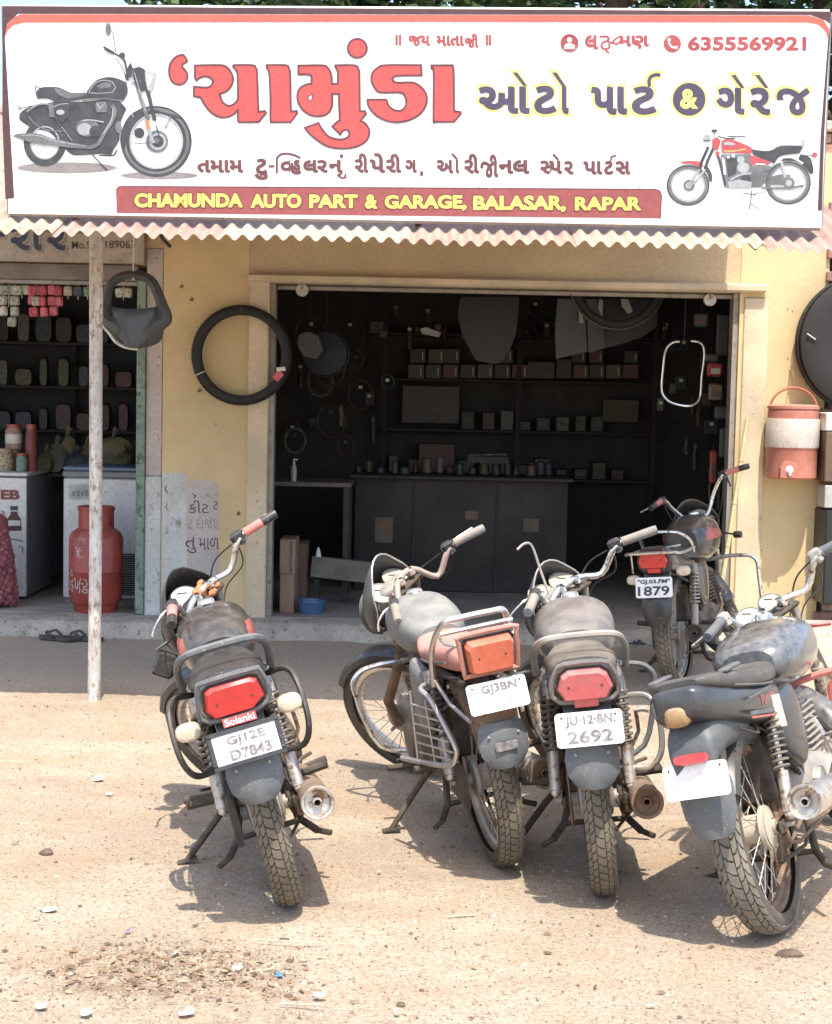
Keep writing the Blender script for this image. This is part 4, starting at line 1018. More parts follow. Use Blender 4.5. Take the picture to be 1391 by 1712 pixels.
# greeting, name, number
word(m_spink, [('॥', 661, 58, 671, 76), ('જય', 683, 59, 719, 77), ('માતા', 730, 59, 776, 77), ('જી', 777, 56, 800, 80), ('॥', 812, 58, 821, 76)], 2, .012)
word(m_spink, [('લ', 978, 58, 1000, 83), ('મણ', 1034, 59, 1085, 82), ('6355569921', 1150, 61, 1348, 85)], 2, .02, 0, .55)
pr.stroke(m_spink, [(1003, 61), (1015, 61), (1018, 64.5), (1015, 68.5), (1008, 71), (1005, 76), (1008, 81), (1014, 82), (1019, 79), (1018, 74)], 3.2, 2, sm=3); pr.stroke(m_spink, [(1013, 82), (1014, 86), (1019, 88.5)], 2.6, 2, sm=2); pr.stroke(m_spink, [(1016, 69), (1022, 72), (1028, 66), (1033, 62)], 3, 2, sm=3)
pr.stroke(m_spink, [(1024, 71), (1030, 74), (1036, 71)], 3, 2, sm=2)
for cx, cy in ((952, 72), (1124, 73)): pr.disc(m_spink, (cx, cy), 14.5, 2)
pr.disc(m_swhite, (952, 67), 4.2, 3); pr.poly(m_swhite, [(943, 82), (943.5, 76), (948, 73), (956, 73), (960.5, 76), (961, 82)], 3, sm=2); pr.ring(m_spink, (952, 72), 15, 2, 4); 
pr.stroke(m_swhite, [(1118, 66), (1119, 73), (1124, 79), (1131, 80)], 3, 3, sm=3); pr.disc(m_swhite, (1118.5, 66.5), 2.8, 3); pr.disc(m_swhite, (1130, 79.5), 2.8, 3)
pr.one('contact_line', sgn, 'stuff'); pr = Print(fnS)
# services line
word(m_stxt, [('તમામ', 330, 267, 407, 289), ('ટુ', 425, 265, 448, 301), ('-', 449, 276, 459, 280), ('વ', 469, 267, 485, 289, .66), ('હ', 485, 267, 504, 292), ('લર', 507, 267, 548, 289), ('ન', 550, 267, 573, 289),
              ('રી', 593, 256, 616, 289), ('પે', 618, 256, 644, 289), ('રી', 645, 257, 671, 289), ('ગ', 677, 267, 697, 289), (',', 702, 286, 708, 295),
              ('અ', 730, 267, 758, 290), ('ા', 762, 267, 768, 290), ('રી', 776, 257, 801, 290), ('જી', 803, 258, 833, 297), ('નલ', 834, 267, 885, 291), ('સ', 903, 268, 922, 291, .74), ('પ', 918, 268, 940, 291), ('ર', 943, 269, 959, 292), ('પા', 975, 269, 1007, 292), ('ટ', 1010, 269, 1026, 292), ('સ', 1029, 269, 1054, 292)], 2, .02)
pr.stroke(m_stxt, [(463, 289), (463, 264), (470, 258), (482, 257), (494, 260), (502, 264)], 3.6, 2, sm=3); pr.stroke(m_stxt, [(572, 288), (569, 291), (565, 293), (572, 298), (578, 296), (577, 291)], 3.2, 2, sm=3); pr.disc(m_stxt, (571, 261), 3.2, 2)
pr.stroke(m_stxt, [(756, 257), (764, 266)], 3.8, 2); pr.stroke(m_stxt, [(925, 258), (933, 267)], 3.8, 2); pr.stroke(m_stxt, [(1021, 269), (1022, 262), (1030, 260)], 3, 2, sm=2)
# faint swooshes
for x0 in (60, 720, 860, 980): pr.stroke(m_sshadow, [(x0, 292), (x0+45, 304), (x0+100, 316)], 1.0, 1, sm=2) if x0 > 100 else None
pr.one('services_line', sgn, 'stuff'); pr = Print(fnS)
# printed motorcycle, left (crop coordinates)
Q = 4.215
def A(P): return [(10+x/Q, 30+y/Q) for x, y in P]
def ad(m, x, y, r, lay, ry=None, rot=0): pr.disc(m, (10+x/Q, 30+y/Q), r/Q, lay, ry=(ry/Q if ry else None), rot=rot)
def ar(m, x, y, r, w, lay, ry=None, rot=0): pr.ring(m, (10+x/Q, 30+y/Q), r/Q, w/Q, lay, ry=(ry/Q if ry else None), rot=rot)
def ap(m, P, lay, sm=3): pr.poly(m, A(P), lay, sm=sm)
def as_(m, P, w, lay, sm=3): pr.stroke(m, A(P), w/Q, lay, sm=sm)
ad(m_pbrn, 430, 1055, 350, 1, ry=38); ad(m_pbrn, 1080, 1110, 270, 1, ry=26)
ar(m_pblk, 1060, 870, 250, 62, 3, ry=250); ar(m_pgrey, 1060, 870, 232, 18, 4, ry=232); ar(m_plt, 1060, 870, 190, 12, 4, ry=196)
for k in range(30):
    a = 2*math.pi*k/30; as_(m_plt, [(1060+60*math.cos(a), 880+60*math.sin(a)), (1060+186*math.cos(a+.1), 870+190*math.sin(a+.1))], 2.6, 3, 0)
ad(m_pgrey, 1065, 870, 78, 4); ad(m_plt, 1070, 872, 60, 5); ad(m_pblk, 1070, 870, 42, 6); ad(m_pgrey, 1062, 866, 20, 7)
ar(m_pblk, 275, 880, 150, 46, 3, ry=165); ar(m_plt, 275, 880, 104, 8, 4, ry=118)
for k in range(20):
    a = 2*math.pi*k/20; as_(m_plt, [(275+30*math.cos(a), 860+30*math.sin(a)), (275+100*math.cos(a+.12), 880+114*math.sin(a+.12))], 2.6, 3, 0)
ap(m_pblk, [(805, 870), (820, 780), (870, 690), (960, 635), (1060, 620), (1160, 645), (1245, 700), (1235, 715), (1150, 690), (1050, 668), (950, 690), (880, 760), (850, 870), (830, 960)], 5)
ap(m_pgrey, [(960, 650), (1060, 632), (1160, 655), (1220, 690), (1130, 670), (1050, 650), (970, 668)], 6)
ap(m_pblk, [(230, 620), (350, 590), (560, 590), (780, 560), (850, 640), (800, 760), (800, 860), (740, 950), (560, 965), (460, 960), (380, 880), (300, 800), (190, 780), (100, 720), (110, 680), (180, 630)], 3)
ap(m_pblk, [(215, 520), (250, 490), (350, 487), (400, 500), (470, 530), (560, 525), (570, 570), (440, 590), (370, 600), (300, 570), (220, 570)], 5); ap(m_pgrey, [(340, 495), (400, 505), (470, 535), (555, 530), (540, 550), (440, 565), (370, 540)], 6)
as_(m_pblk, [(205, 480), (215, 545)], 6, 5, 0); as_(m_pblk, [(205, 480), (250, 500)], 6, 5, 0)
ap(m_pblk, [(560, 545), (590, 490), (640, 440), (710, 418), (780, 425), (850, 455), (860, 520), (830, 580), (760, 570), (650, 565), (560, 572)], 6)
as_(m_plt, [(585, 525), (620, 470), (680, 440), (750, 450), (775, 490), (750, 525), (660, 532), (585, 528)], 5, 7); ap(m_pgrey, [(640, 480), (700, 455), (745, 465), (740, 490), (660, 500)], 7)
as_(m_pgrey, [(540, 585), (700, 570), (830, 590)], 8, 7)
ap(m_pgrey, [(630, 615), (650, 590), (700, 590), (715, 620), (710, 665), (640, 665)], 7); as_(m_plt, [(640, 600), (665, 640), (700, 600)], 6, 8)
ad(m_pgrey, 575, 775, 82, 6, ry=62); ad(m_plt, 555, 785, 50, 7, ry=44); ad(m_pblk, 635, 800, 46, 7, ry=40); as_(m_plt, [(540, 725), (600, 720), (690, 735)], 9, 8)
as_(m_pgrey, [(750, 620), (770, 660), (740, 740), (690, 820), (650, 890), (600, 910)], 26, 8); as_(m_plt, [(755, 640), (745, 720), (690, 815)], 6, 9)
ap(m_pgrey, [(55, 830), (100, 815), (230, 815), (330, 850), (560, 895), (620, 905), (610, 925), (450, 915), (300, 895), (180, 880), (100, 850), (60, 842)], 9); as_(m_plt, [(110, 828), (230, 830), (340, 865), (560, 905)], 5, 10)
as_(m_pblk, [(290, 620), (380, 750), (480, 870)], 12, 8, 0); as_(m_plt, [(395, 770), (470, 870)], 4, 9, 0)
ap(m_pblk, [(310, 600), (440, 600), (450, 680), (400, 740), (340, 690)], 7); ad(m_plt, 385, 665, 30, 8, ry=18); as_(m_plt, [(310, 640), (380, 610), (440, 605)], 5, 8)
ap(m_pblk, [(95, 680), (140, 640), (250, 600), (300, 610), (200, 640), (150, 700), (150, 740), (95, 715)], 6); as_(m_pgrey, [(160, 690), (210, 750), (290, 790), (400, 800)], 9, 6); as_(m_plt, [(150, 660), (230, 610), (320, 610)], 6, 7)
ap(m_pgrey, [(300, 610), (330, 600), (345, 700), (310, 700)], 8, 0)
ad(m_plt, 95, 632, 16, 6); as_(m_pblk, [(100, 640), (180, 620)], 6, 6, 0)
as_(m_pblk, [(610, 965), (690, 1050), (715, 1075)], 9, 6, 0); as_(m_pblk, [(660, 970), (760, 970), (785, 930)], 10, 6); ap(m_pblk, [(450, 930), (760, 930), (740, 965), (640, 955), (560, 965), (470, 965)], 5)
for dx in (0, 62): as_(m_pblk if dx else m_pgrey, [(890+dx, 360), (950+dx, 560), (1005+dx*.7, 720)], 26, 8, 0)
as_(m_porg, [(992, 725), (1010, 785)], 26, 9, 0); as_(m_plt, [(1010, 790), (1040, 880)], 22, 9, 0); as_(m_plt, [(905, 380), (960, 570), (985, 660)], 5, 10, 0)
ap(m_pblk, [(895, 360), (940, 345), (985, 370), (1000, 440), (1000, 500), (960, 520), (910, 470)], 9); ap(m_plt, [(980, 375), (1060, 390), (1050, 440), (1030, 515), (1000, 510), (985, 440)], 10); ap(m_swhite, [(992, 392), (1035, 402), (1020, 470), (1000, 480)], 11)
ad(m_plt, 1050, 402, 14, 11); ad(m_plt, 890, 445, 16, 10)
as_(m_pblk, [(690, 205), (760, 250), (830, 290), (850, 360), (860, 440)], 14, 8); as_(m_pblk, [(700, 215), (760, 250)], 22, 9, 0); as_(m_pblk, [(775, 240), (755, 110), (740, 90)], 5, 8); ad(m_pgrey, 722, 80, 20, 9, ry=42); ad(m_pblk, 820, 265, 22, 9); ap(m_pblk, [(860, 350), (880, 315), (895, 360), (880, 420), (840, 420)], 9)
as_(m_pblk, [(780, 290), (830, 370), (850, 440)], 6, 8); as_(m_plt, [(905, 580), (885, 650), (900, 700)], 6, 8)
ad(m_pgrey, 795, 770, 22, 7, ry=42); ad(m_pblk, 940, 810, 36, 6); as_(m_pgrey, [(880, 880), (960, 885), (1040, 870)], 6, 8); as_(m_pblk, [(1060, 760), (1080, 830)], 8, 7, 0); as_(m_pgrey, [(1165, 690), (1120, 780)], 7, 7, 0)
pr.one('printed_motorcycle', sgn, 'stuff'); pr = Print(fnS)
# printed motorcycle, right
Q2 = 4.78
Q = Q2
def A(P): return [(1100+x/Q2, 200+y/Q2) for x, y in P]
def ad(m, x, y, r, lay, ry=None, rot=0): pr.disc(m, (1100+x/Q2, 200+y/Q2), r/Q2, lay, ry=(ry/Q2 if ry else None), rot=rot)
def ar(m, x, y, r, w, lay, ry=None, rot=0): pr.ring(m, (1100+x/Q2, 200+y/Q2), r/Q2, w/Q2, lay, ry=(ry/Q2 if ry else None), rot=rot)
for cx, cy, rx in ((240, 525, 172), (1040, 505, 182)):
    ar(m_pgrey, cx, cy, rx, 34, 3, ry=rx*.95); ar(m_pblk, cx, cy, rx-4, 8, 4, ry=rx*.95-4); ar(m_plt, cx, cy, rx-36, 9, 4, ry=rx*.95-36)
    for k in range(26):
        a = 2*math.pi*k/26; as_(m_plt, [(cx+20*math.cos(a), cy+20*math.sin(a)), (cx+(rx-44)*math.cos(a+.14), cy+(rx-50)*math.sin(a+.14))], 2.6, 3, 0)
    ad(m_pgrey, cx+8, cy, 44, 4); ad(m_plt, cx+4, cy+2, 26, 5)
ap(m_pred, [(165, 350), (200, 335), (270, 330), (340, 335), (365, 375), (330, 380), (270, 355), (215, 352)], 5); ap(m_pblk, [(365, 370), (400, 380), (430, 440), (430, 500), (410, 490), (395, 430), (370, 400)], 5)
for dx in (0, 45): as_(m_pblk, [(400+dx, 220), (350+dx, 330), (330+dx, 400)], 22, 6, 0); as_(m_plt, [(330+dx, 400), (285+dx, 460), (250+dx*.5, 520)], 15, 6, 0)
ap(m_pred, [(505, 180), (540, 155), (620, 170), (720, 210), (760, 240), (740, 275), (600, 265), (510, 265)], 6); ap(m_plt, [(520, 185), (560, 175), (620, 195), (600, 205), (530, 205)], 7); as_(m_syelp, [(525, 250), (600, 252), (700, 235)], 5, 7)
ap(m_pblk, [(745, 235), (860, 250), (920, 240), (980, 205), (1140, 205), (1145, 235), (1130, 270), (980, 290), (930, 350), (880, 330), (760, 280)], 5); as_(m_plt, [(770, 240), (880, 250), (970, 212), (1135, 208)], 5, 6)
ap(m_pred, [(735, 285), (800, 300), (900, 345), (880, 360), (780, 365), (735, 345)], 6); as_(m_swhite, [(780, 355), (855, 358)], 9, 7, 0)
ap(m_pgrey, [(500, 280), (735, 280), (740, 345), (760, 370), (900, 370), (870, 480), (820, 540), (560, 545), (530, 530), (510, 420)], 4)
ap(m_pblk, [(540, 300), (640, 310), (620, 430), (560, 460)], 5); ad(m_plt, 680, 385, 48, 6, ry=42); ad(m_pblk, 700, 480, 42, 6, ry=32); ap(m_plt, [(560, 500), (640, 480), (750, 500), (740, 545), (570, 550)], 6); as_(m_plt, [(580, 480), (660, 440), (740, 430)], 16, 7); ad(m_swhite, 560, 300, 12, 6); ad(m_swhite, 600, 290, 12, 6); ad(m_plt, 660, 320, 30, 6)
as_(m_pblk, [(480, 290), (510, 400), (535, 520)], 18, 6, 0); ap(m_swhite, [(510, 300), (530, 320), (545, 440), (525, 440)], 6, 0)
as_(m_pgrey, [(860, 410), (960, 350)], 14, 7, 0); as_(m_plt, [(985, 340), (1015, 460)], 22, 7, 0); ap(m_pblk, [(980, 330), (1010, 300), (1100, 310), (1170, 350), (1230, 430), (1215, 430), (1150, 360), (1080, 330)], 5); as_(m_swhite, [(990, 305), (1070, 303), (1155, 350)], 14, 6)
ap(m_pblk, [(1140, 275), (1210, 300), (1235, 360), (1242, 430), (1215, 425), (1190, 370), (1120, 310)], 6); as_(m_pblk, [(1140, 240), (1155, 170), (1168, 190), (1145, 240)], 6, 6); ad(m_pred, 1250, 282, 22, 6, ry=20); as_(m_pgrey, [(1170, 285), (1240, 290)], 8, 6, 0)
as_(m_pgrey, [(830, 545), (1000, 550), (1160, 530)], 18, 6); ap(m_pgrey, [(870, 470), (960, 440), (1060, 440), (1040, 520), (900, 520)], 5)
as_(m_pgrey, [(750, 560), (740, 660), (725, 718)], 9, 6, 0); as_(m_pgrey, [(740, 670), (800, 715)], 8, 6, 0); as_(m_pgrey, [(680, 590), (780, 600)], 10, 6, 0); as_(m_plt, [(770, 590), (850, 580)], 14, 6, 0)
ap(m_pred, [(430, 160), (470, 140), (500, 170), (480, 240), (440, 240)], 7); ad(m_plt, 390, 145, 30, 6, ry=26); as_(m_pblk, [(360, 172), (420, 166)], 8, 7, 0); as_(m_pblk, [(480, 135), (540, 150), (610, 152)], 10, 7); as_(m_pblk, [(560, 135), (640, 138), (695, 134)], 10, 7); ad(m_pblk, 450, 90, 26, 6, ry=12); as_(m_pblk, [(450, 100), (452, 140)], 4, 6, 0); ad(m_pred, 475, 272, 18, 7)
pr.one('printed_motorcycle', sgn, 'stuff')

# ------------------------------------------------------------------ things hanging on and standing at the shop front
def thing_at(name, p, label, cat, group=None): return empty(name, p, 0, label, cat, group)
def ring_tyre(b, R0, w, n=72, squash=1.0):
    prof = [(R0-.055+.0*k, 0) for k in range(0)]
    for k in range(15):
        a = math.pi*(-.28+1.56*k/14); prof.append((R0-.032+.036*math.sin(a), w/2*math.cos(a)))
    inn = [(r_-.006 if r_ > R0-.04 else r_+.0, h*.86) for r_, h in reversed(prof)]
    b.lathe(prof+inn, n, axis='Y', closed=True)
# new tyre hung on the wall
c = atY(404, 594, WALL-.06); t = thing_at('spare_tyre', c, 'thin black motorcycle tyre with white tape hung on the yellow wall left of the doorway', 'tyre')
b = MB(); ring_tyre(b, .330, .085); b.build('tyre', m_newrub, t)
b = MB(); N = 70
for k in range(N):
    for q, off in ((-.025, 0), (0, .5), (.025, 0)):
        a = 2*math.pi*(k+off)/N; M = Matrix.Rotation(-a, 4, 'Y'); 
        p = [M @ Vector((.3340, q+dy, dz)) for dy, dz in ((-.008, -.009), (.008, -.005), (.008, .009), (-.008, .005))]; p2 = [M @ Vector((.3375, q+dy, dz)) for dy, dz in ((-.007, -.008), (.007, -.004), (.007, .008), (-.007, .004))]
        b.loft([p, p2])
b.build('tread', m_newrub, t, kind='stuff', smooth=False)
m_tape = mat('white tape', (.62, .60, .54), .6)
for a, m_ in ((R(205), m_tape),):
    M = Matrix.Rotation(-a, 4, 'Y'); b = MB(M); b.tube([(.268, -.03, 0), (.29, -.045, 0), (.325, -.045, 0), (.342, -.02, 0), (.342, .02, 0)], .0035, 6); b.build('tape_band', m_, t)
b = MB(Matrix.Rotation(R(28), 4, 'Y')); b.box((.285, -.045, 0), (.05, .012, .07), rot=Matrix.Rotation(R(12), 3, 'Y'), bev=.004); b.build('price_tag', mat('pink tag', (.62, .12, .14), .6), t)
b = MB(Matrix.Rotation(R(18), 4, 'Y')); b.box((.285, -.05, 0), (.06, .008, .03), rot=Matrix.Rotation(R(-25), 3, 'Y'), bev=.003); b.build('price_tag', m_tape, t)
b = MB(); b.tube([(0, .06, .30), (0, -.04, .305), (0, -.05, .315)], .005, 6); b.build('nail', m_rust, t)
# big black tyre at the right edge
c = atY(1446, 574, WALL-.10); t = thing_at('truck_tyre', c, 'big black tyre hanging at the right edge of the yellow wall', 'tyre')
b = MB(); prof = [(.20, -.06), (.27, -.085), (.40, -.09), (.445, -.07), (.455, 0), (.445, .07), (.40, .09), (.27, .085), (.20, .06), (.19, 0)]
b.lathe(prof, 80, axis='Y', closed=True); o = b.build('tyre', m_newrub, t)
b = MB(); b.lathe([(0, -.02), (.195, -.02), (.195, .02), (0, .02)], 40, axis='Y'); b.build('inner_panel', m_newrub, t)
b = MB(); b.lathe([(.456, -.045), (.462, -.04), (.462, -.02), (.456, -.015)], 80, axis='Y', closed=True); b.lathe([(.456, .015), (.462, .02), (.462, .04), (.456, .045)], 80, axis='Y', closed=True); b.build('tread_ribs', m_newrub, t, kind='stuff')
p = atY(1356, 563, WALL-.20)-c; b = MB(); b.tube([p+Vector((-.028, 0, .02)), p+Vector((.03, 0, -.018))], .006, 8); b.build('valve', m_chrome, t)
# water cooler jug
JY = WALL-.14; c = atY(1322, 800, JY); t = thing_at('water_jug', c, 'pink and white insulated water jug hanging from a wire on the right wall', 'jug')
m_jug = mat('faded pink plastic', (.46, .15, .10), .45, dust=.45, dcol=(.5, .33, .26), bump=.1); m_jugw = mat('yellowed white plastic', (.52, .46, .41), .5, dust=.3, dcol=(.42, .34, .27), spots=.12, spotcol=(.25, .18, .12), ss=40)
b = MB(); b.lathe([(0, 0), (.155, 0), (.168, .012), (.168, .20), (.172, .21), (0, .21)], 36, axis='Z'); b.build('lower_body', m_jug, t)
b = MB(); b.lathe([(0, .21), (.176, .21), (.178, .225), (.178, .395), (.174, .402), (0, .402)], 36, axis='Z'); b.build('band', m_jugw, t)
b = MB(); b.lathe([(0, .402), (.168, .402), (.168, .452), (.160, .462), (.172, .468), (.172, .486), (.150, .497), (0, .50)], 36, axis='Z'); b.build('lid', m_jug, t)
b = MB(); pts = [(.160*math.cos(a), 0, .455+.155*math.sin(a)) for a in [math.pi*k/16 for k in range(17)]]; b.tube(pts, .0085, 8); b.build('handle', mat('darker pink handle', (.36, .09, .05), .5, dust=.3), t)
b = MB(); P = [(-.058, -.14, .012), (.058, -.14, .012), (.058, -.14, .075), (.04, -.14, .112), (0, -.14, .126), (-.04, -.14, .112), (-.058, -.14, .075)]; b.prism([Vector(p)+Vector((-.055, 0, 0)) for p in P], (0, .0, 0), (0, -.045, 0)); o = b.build('tap_recess', m_jug, t, smooth=False)
b = MB(); b.lathe([(0, -.012), (.018, -.012), (.020, 0), (.028, .004), (0, .004)], 16, origin=(-.055, -.188, .066), axis='Y'); b.box((-.055, -.20, .045), (.016, .02, .04), bev=.005); b.box((-.055, -.212, .073), (.008, .01, .03), bev=.003); b.build('tap', m_white, o)
b = MB(); b.tube([(0, 0, .612), (.003, .0, .66), (-.003, .05, .72), (0, .14, .735)], .004, 6); b.tube([(0, 0, .60), (.01, 0, .625), (0, 0, .64), (-.01, 0, .625), (0, 0, .60)], .0035, 5); b.build('hanging_wire', m_rust, t)
# bamboo stick leaning
p0 = atY(1222, 880, WALL-.16); p1 = atY(1250, 700, WALL-.03); d = p1-p0; p0 = p1-d*((p1.z-PL)/d.z)
b = MB(); q = Vector(p0); ln = (p1-q); b.tube([ln*k/5 for k in range(6)], [.016, .015, .015, .014, .014, .013], 8)
for k in range(1, 5): b.tube([ln*(k/5-.004), ln*(k/5+.004)], .018, 8)
t = thing_at('bamboo_stick', q, 'pale bamboo stick leaning on the wall beside the shaded motorcycle', 'stick'); b.build('stick', mat('bamboo', (.55, .46, .25), .5), t)

# headlight fairing hanging from the awning
HY = 8.3; c = atY(226, 450, HY); t = thing_at('spare_fairing', c, 'dusty black headlamp fairing hanging from a white string next to the pole', 'fairing')
def hp_(u, v, dy=0): return atY(u, v, HY)-c+Vector((0, dy, 0))
m_fair = mat('dusty blue black plastic', (.04, .046, .052), .5, dust=.22, dcol=(.22, .21, .19), updust=.4)
# arch frame: outer and inner outline
outer = [(168, 500), (172, 482), (180, 468), (196, 456), (215, 452), (238, 453), (258, 464), (270, 485), (278, 505), (286, 525), (285, 540), (272, 552), (270, 565), (262, 574), (245, 580), (225, 583), (203, 578), (190, 567), (182, 553), (170, 545), (165, 530)]
inner = [(186, 526), (186, 500), (190, 480), (200, 472), (216, 466), (228, 468), (246, 474), (256, 492), (262, 512), (261, 526), (240, 530), (222, 530), (200, 528)]
co = hp_(226, 515)
def dome(u, v):
    k = ((u-226)/62)**2+((v-520)/66)**2; return -.10*max(0, 1-k)+.04*k
N_ = 60
def resample(P, n):
    P = crom([Vector(p) for p in P], 6, True); L_ = [0]
    for i in range(len(P)): L_.append(L_[-1]+(P[(i+1) % len(P)]-P[i]).length)
    out = []; j = 0
    for k in range(n):
        s = L_[-1]*k/n
        while L_[j+1] < s: j += 1
        f = (s-L_[j])/(L_[j+1]-L_[j]); out.append(P[j].lerp(P[(j+1) % len(P)], f))
    return out
O = resample(outer, N_); 
def radial(P, ang, cc):
    best = None; d = Vector((math.cos(ang), math.sin(ang)))
    n = len(P)
    for i in range(n):
        a, b_ = P[i]-cc, P[(i+1) % n]-cc; e = b_-a; den = d.x*e.y-d.y*e.x
        if abs(den) < 1e-9: continue
        t_ = (a.x*e.y-a.y*e.x)/den; s = (a.x*d.y-a.y*d.x)/den
        if t_ > 0 and -1e-6 <= s <= 1+1e-6 and (best is None or t_ > best): best = t_
    return cc+d*(best or 1)
I = resample(inner, N_); cc = Vector((224, 500)); rings = []
for k in range(N_):
    a = 2*math.pi*k/N_; po_, pi_ = radial(O, a, cc), radial(I, a, cc); row = []
    for f, bul in ((0, 0), (.15, -.022), (.5, -.045), (.85, -.03), (1, 0)):
        q = pi_.lerp(po_, f); row.append(hp_(q.x, q.y, bul+dome(q.x, q.y)*.4))
    for f in (1, .5, 0):
        q = pi_.lerp(po_, f); row.append(hp_(q.x, q.y, .02+dome(q.x, q.y)*.4))
    rings.append(row)
b = MB(); b.loft(rings, closed=True, caps=False); b.build('fairing_shell', m_fair, t)
b = MB(); g2 = []
for j in range(7):
    f = j/6; v = 512+f*66; row = []
    for i in range(11):
        s = i/10*2-1; w_ = 41*(1-.05*f-.50*f*f); row.append(hp_(226+s*w_, v+(-6*(1-s*s) if j < 2 else 0)*(-1)+f*4*(1-s*s), -.055*(1-s*s)*(1-.5*abs(f-.4))-.03))
    g2.append(row)
vs = [p for r_ in g2 for p in r_]; fs = [(j*11+i, j*11+i+1, (j+1)*11+i+1, (j+1)*11+i) for j in range(6) for i in range(10)]
b.xf = Matrix(); b = MB(); b.add(vs, fs); o = b.build('visor', mat('slate visor plastic', (.055, .07, .085), .4, dust=.2, dcol=(.25, .24, .22)), t); sm_ = o.modifiers.new('thickness', 'SOLIDIFY'); sm_.thickness = .004
b = MB(); b.tube([hp_(166, 535, .0), hp_(176, 549, -.01), hp_(184, 558, -.02), hp_(195, 572, -.03), (hp_(212, 581, -.03)), hp_(232, 584, -.03)], .008, 8, sub=3); b.build('white_edge', m_tape, t)
b = MB(); b.tube([hp_(224, 468, -.02), hp_(223, 440, 0), hp_(224, 385, 0)], .005, 6); b.build('string', m_tape, t)
# curved rubber hose end seen above the fairing
c = atY(268, 400, WALL-.12); b = MB(); b.tube([(0, 0, .12), (0, 0, .04), (.02, 0, 0), (.07, 0, -.05)], .012, 8, sub=4); t = thing_at('hanging_hose', c, 'short curved black hose end hanging under the awning over the wall', 'hose'); b.build('hose', m_black, t)

# ------------------------------------------------------------------ left shop things
m_enam = mat('white fridge enamel', (.60, .61, .60), .35, var=.05, spots=.08, spotcol=(.4, .36, .3)); m_enamg = mat('grey fridge side', (.20, .205, .205), .5)
m_fblue = mat('fridge blue lid', (.13, .19, .27), .4); m_vent = mat('dark vent', (.05, .05, .05), .7)
def on_floor(px, Y): return Vector((atY(px, 1000, Y).x, Y, PL))
# chest freezer behind the gas cylinder
FY = 11.1; a0 = atY(105, 900, FY); a1 = atY(236, 900, FY); top = atY(160, 783, FY).z
t = thing_at('chest_freezer', ((a0.x+a1.x)/2, FY, PL), 'white chest freezer with a blue sliding lid behind the red gas cylinder', 'freezer'); w_ = a1.x-a0.x; h_ = top-PL
b = MB(); b.box((0, .30, h_/2-.02), (w_, .58, h_-.10), bev=.012); b.build('cabinet', m_enam, t)
b = MB(); b.box((0, .30, h_-.045), (w_+.01, .60, .05), bev=.01); b.build('rim', m_enamg, t)
b = MB(); b.box((0, .30, h_-.005), (w_+.005, .58, .03), bev=.008); b.build('lid', m_fblue, t)
for px in (122, 146): 
    b = MB(); p = atY(px, 783, FY); b.tube([(p.x-t.location.x, .05, h_+.0), (p.x-t.location.x, .05, h_+.05)], .008, 6); b.build('lid_knob', m_vent, t)
b = MB()
for k in range(19):
    z = .07+k*.016; b.box((w_/2-.10, -.0025, z), (.18, .012, .008))
o = b.build('vent_grille', m_vent, t, smooth=False, kind='stuff')
b = MB(); b.box((0, .3, .035), (w_-.02, .5, .07)); b.build('base', m_enamg, t)
pr = Print(lambda u, v, l: atY(u, v, FY-.001-.0008*l)-Vector(t.location)); m_stk = mat('pale green sticker', (.35, .42, .36), .6, var=.2, vs=12)
pr.poly(m_stk, [(115, 810), (160, 810), (160, 834), (115, 834)], 1)
for k in range(5): pr.poly(m_enamg, [(121+k*7, 822-k % 2*4), (127+k*7, 820), (126+k*7, 830), (121+k*7, 830)], 2)
pr.build('sticker', t)
# second cooler at the left edge
FY2 = 11.2; a1 = atY(45, 900, FY2); top = atY(30, 793, FY2).z
t = thing_at('bottle_cooler', (a1.x-.32, FY2, PL), 'white cooler with red capital letters and a bottle picture at the left edge', 'cooler'); h_ = top-PL
b = MB(); b.box((0, .38, h_/2), (.64, .76, h_-.04), bev=.01); b.mi = 0; o = b.build('cabinet', m_enamg, t)
b = MB(); b.box((0, -.008, h_/2), (.64, .02, h_-.05), bev=.004); b.build('front_panel', m_enam, t)
b = MB(); b.box((0, .3, h_), (.66, .66, .03), bev=.008); b.build('top', m_enam, t)
pr = Print(lambda u, v, l: atY(u, v, FY2-.0195-.0008*l)-Vector(t.location)); m_lmar = mat('maroon letters', (.20, .06, .055), .6)
pr.text(m_lmar, 'EB', 1, 819, 33, 835, 2, .05); pr.text(m_lmar, 'W', -22, 819, -4, 835, 2, .05)
pr.poly(m_ink, [(17, 846), (30, 846), (30, 853), (17, 853)], 2); pr.poly(mat('cola brown', (.10, .045, .045), .4), [(18, 855), (29, 855), (30, 861), (35, 868), (36, 887), (13, 888), (12, 868), (17, 861)], 2, sm=1); pr.poly(m_enam, [(14, 870), (34, 870), (34, 879), (14, 879)], 3)
pr.stroke(m_ink, [(8, 906), (20, 901), (38, 905)], 1.6, 2, sm=2); pr.stroke(m_enamg, [(32, 912), (38, 916), (37, 925)], 2, 2)
pr.build('panel_print', t)
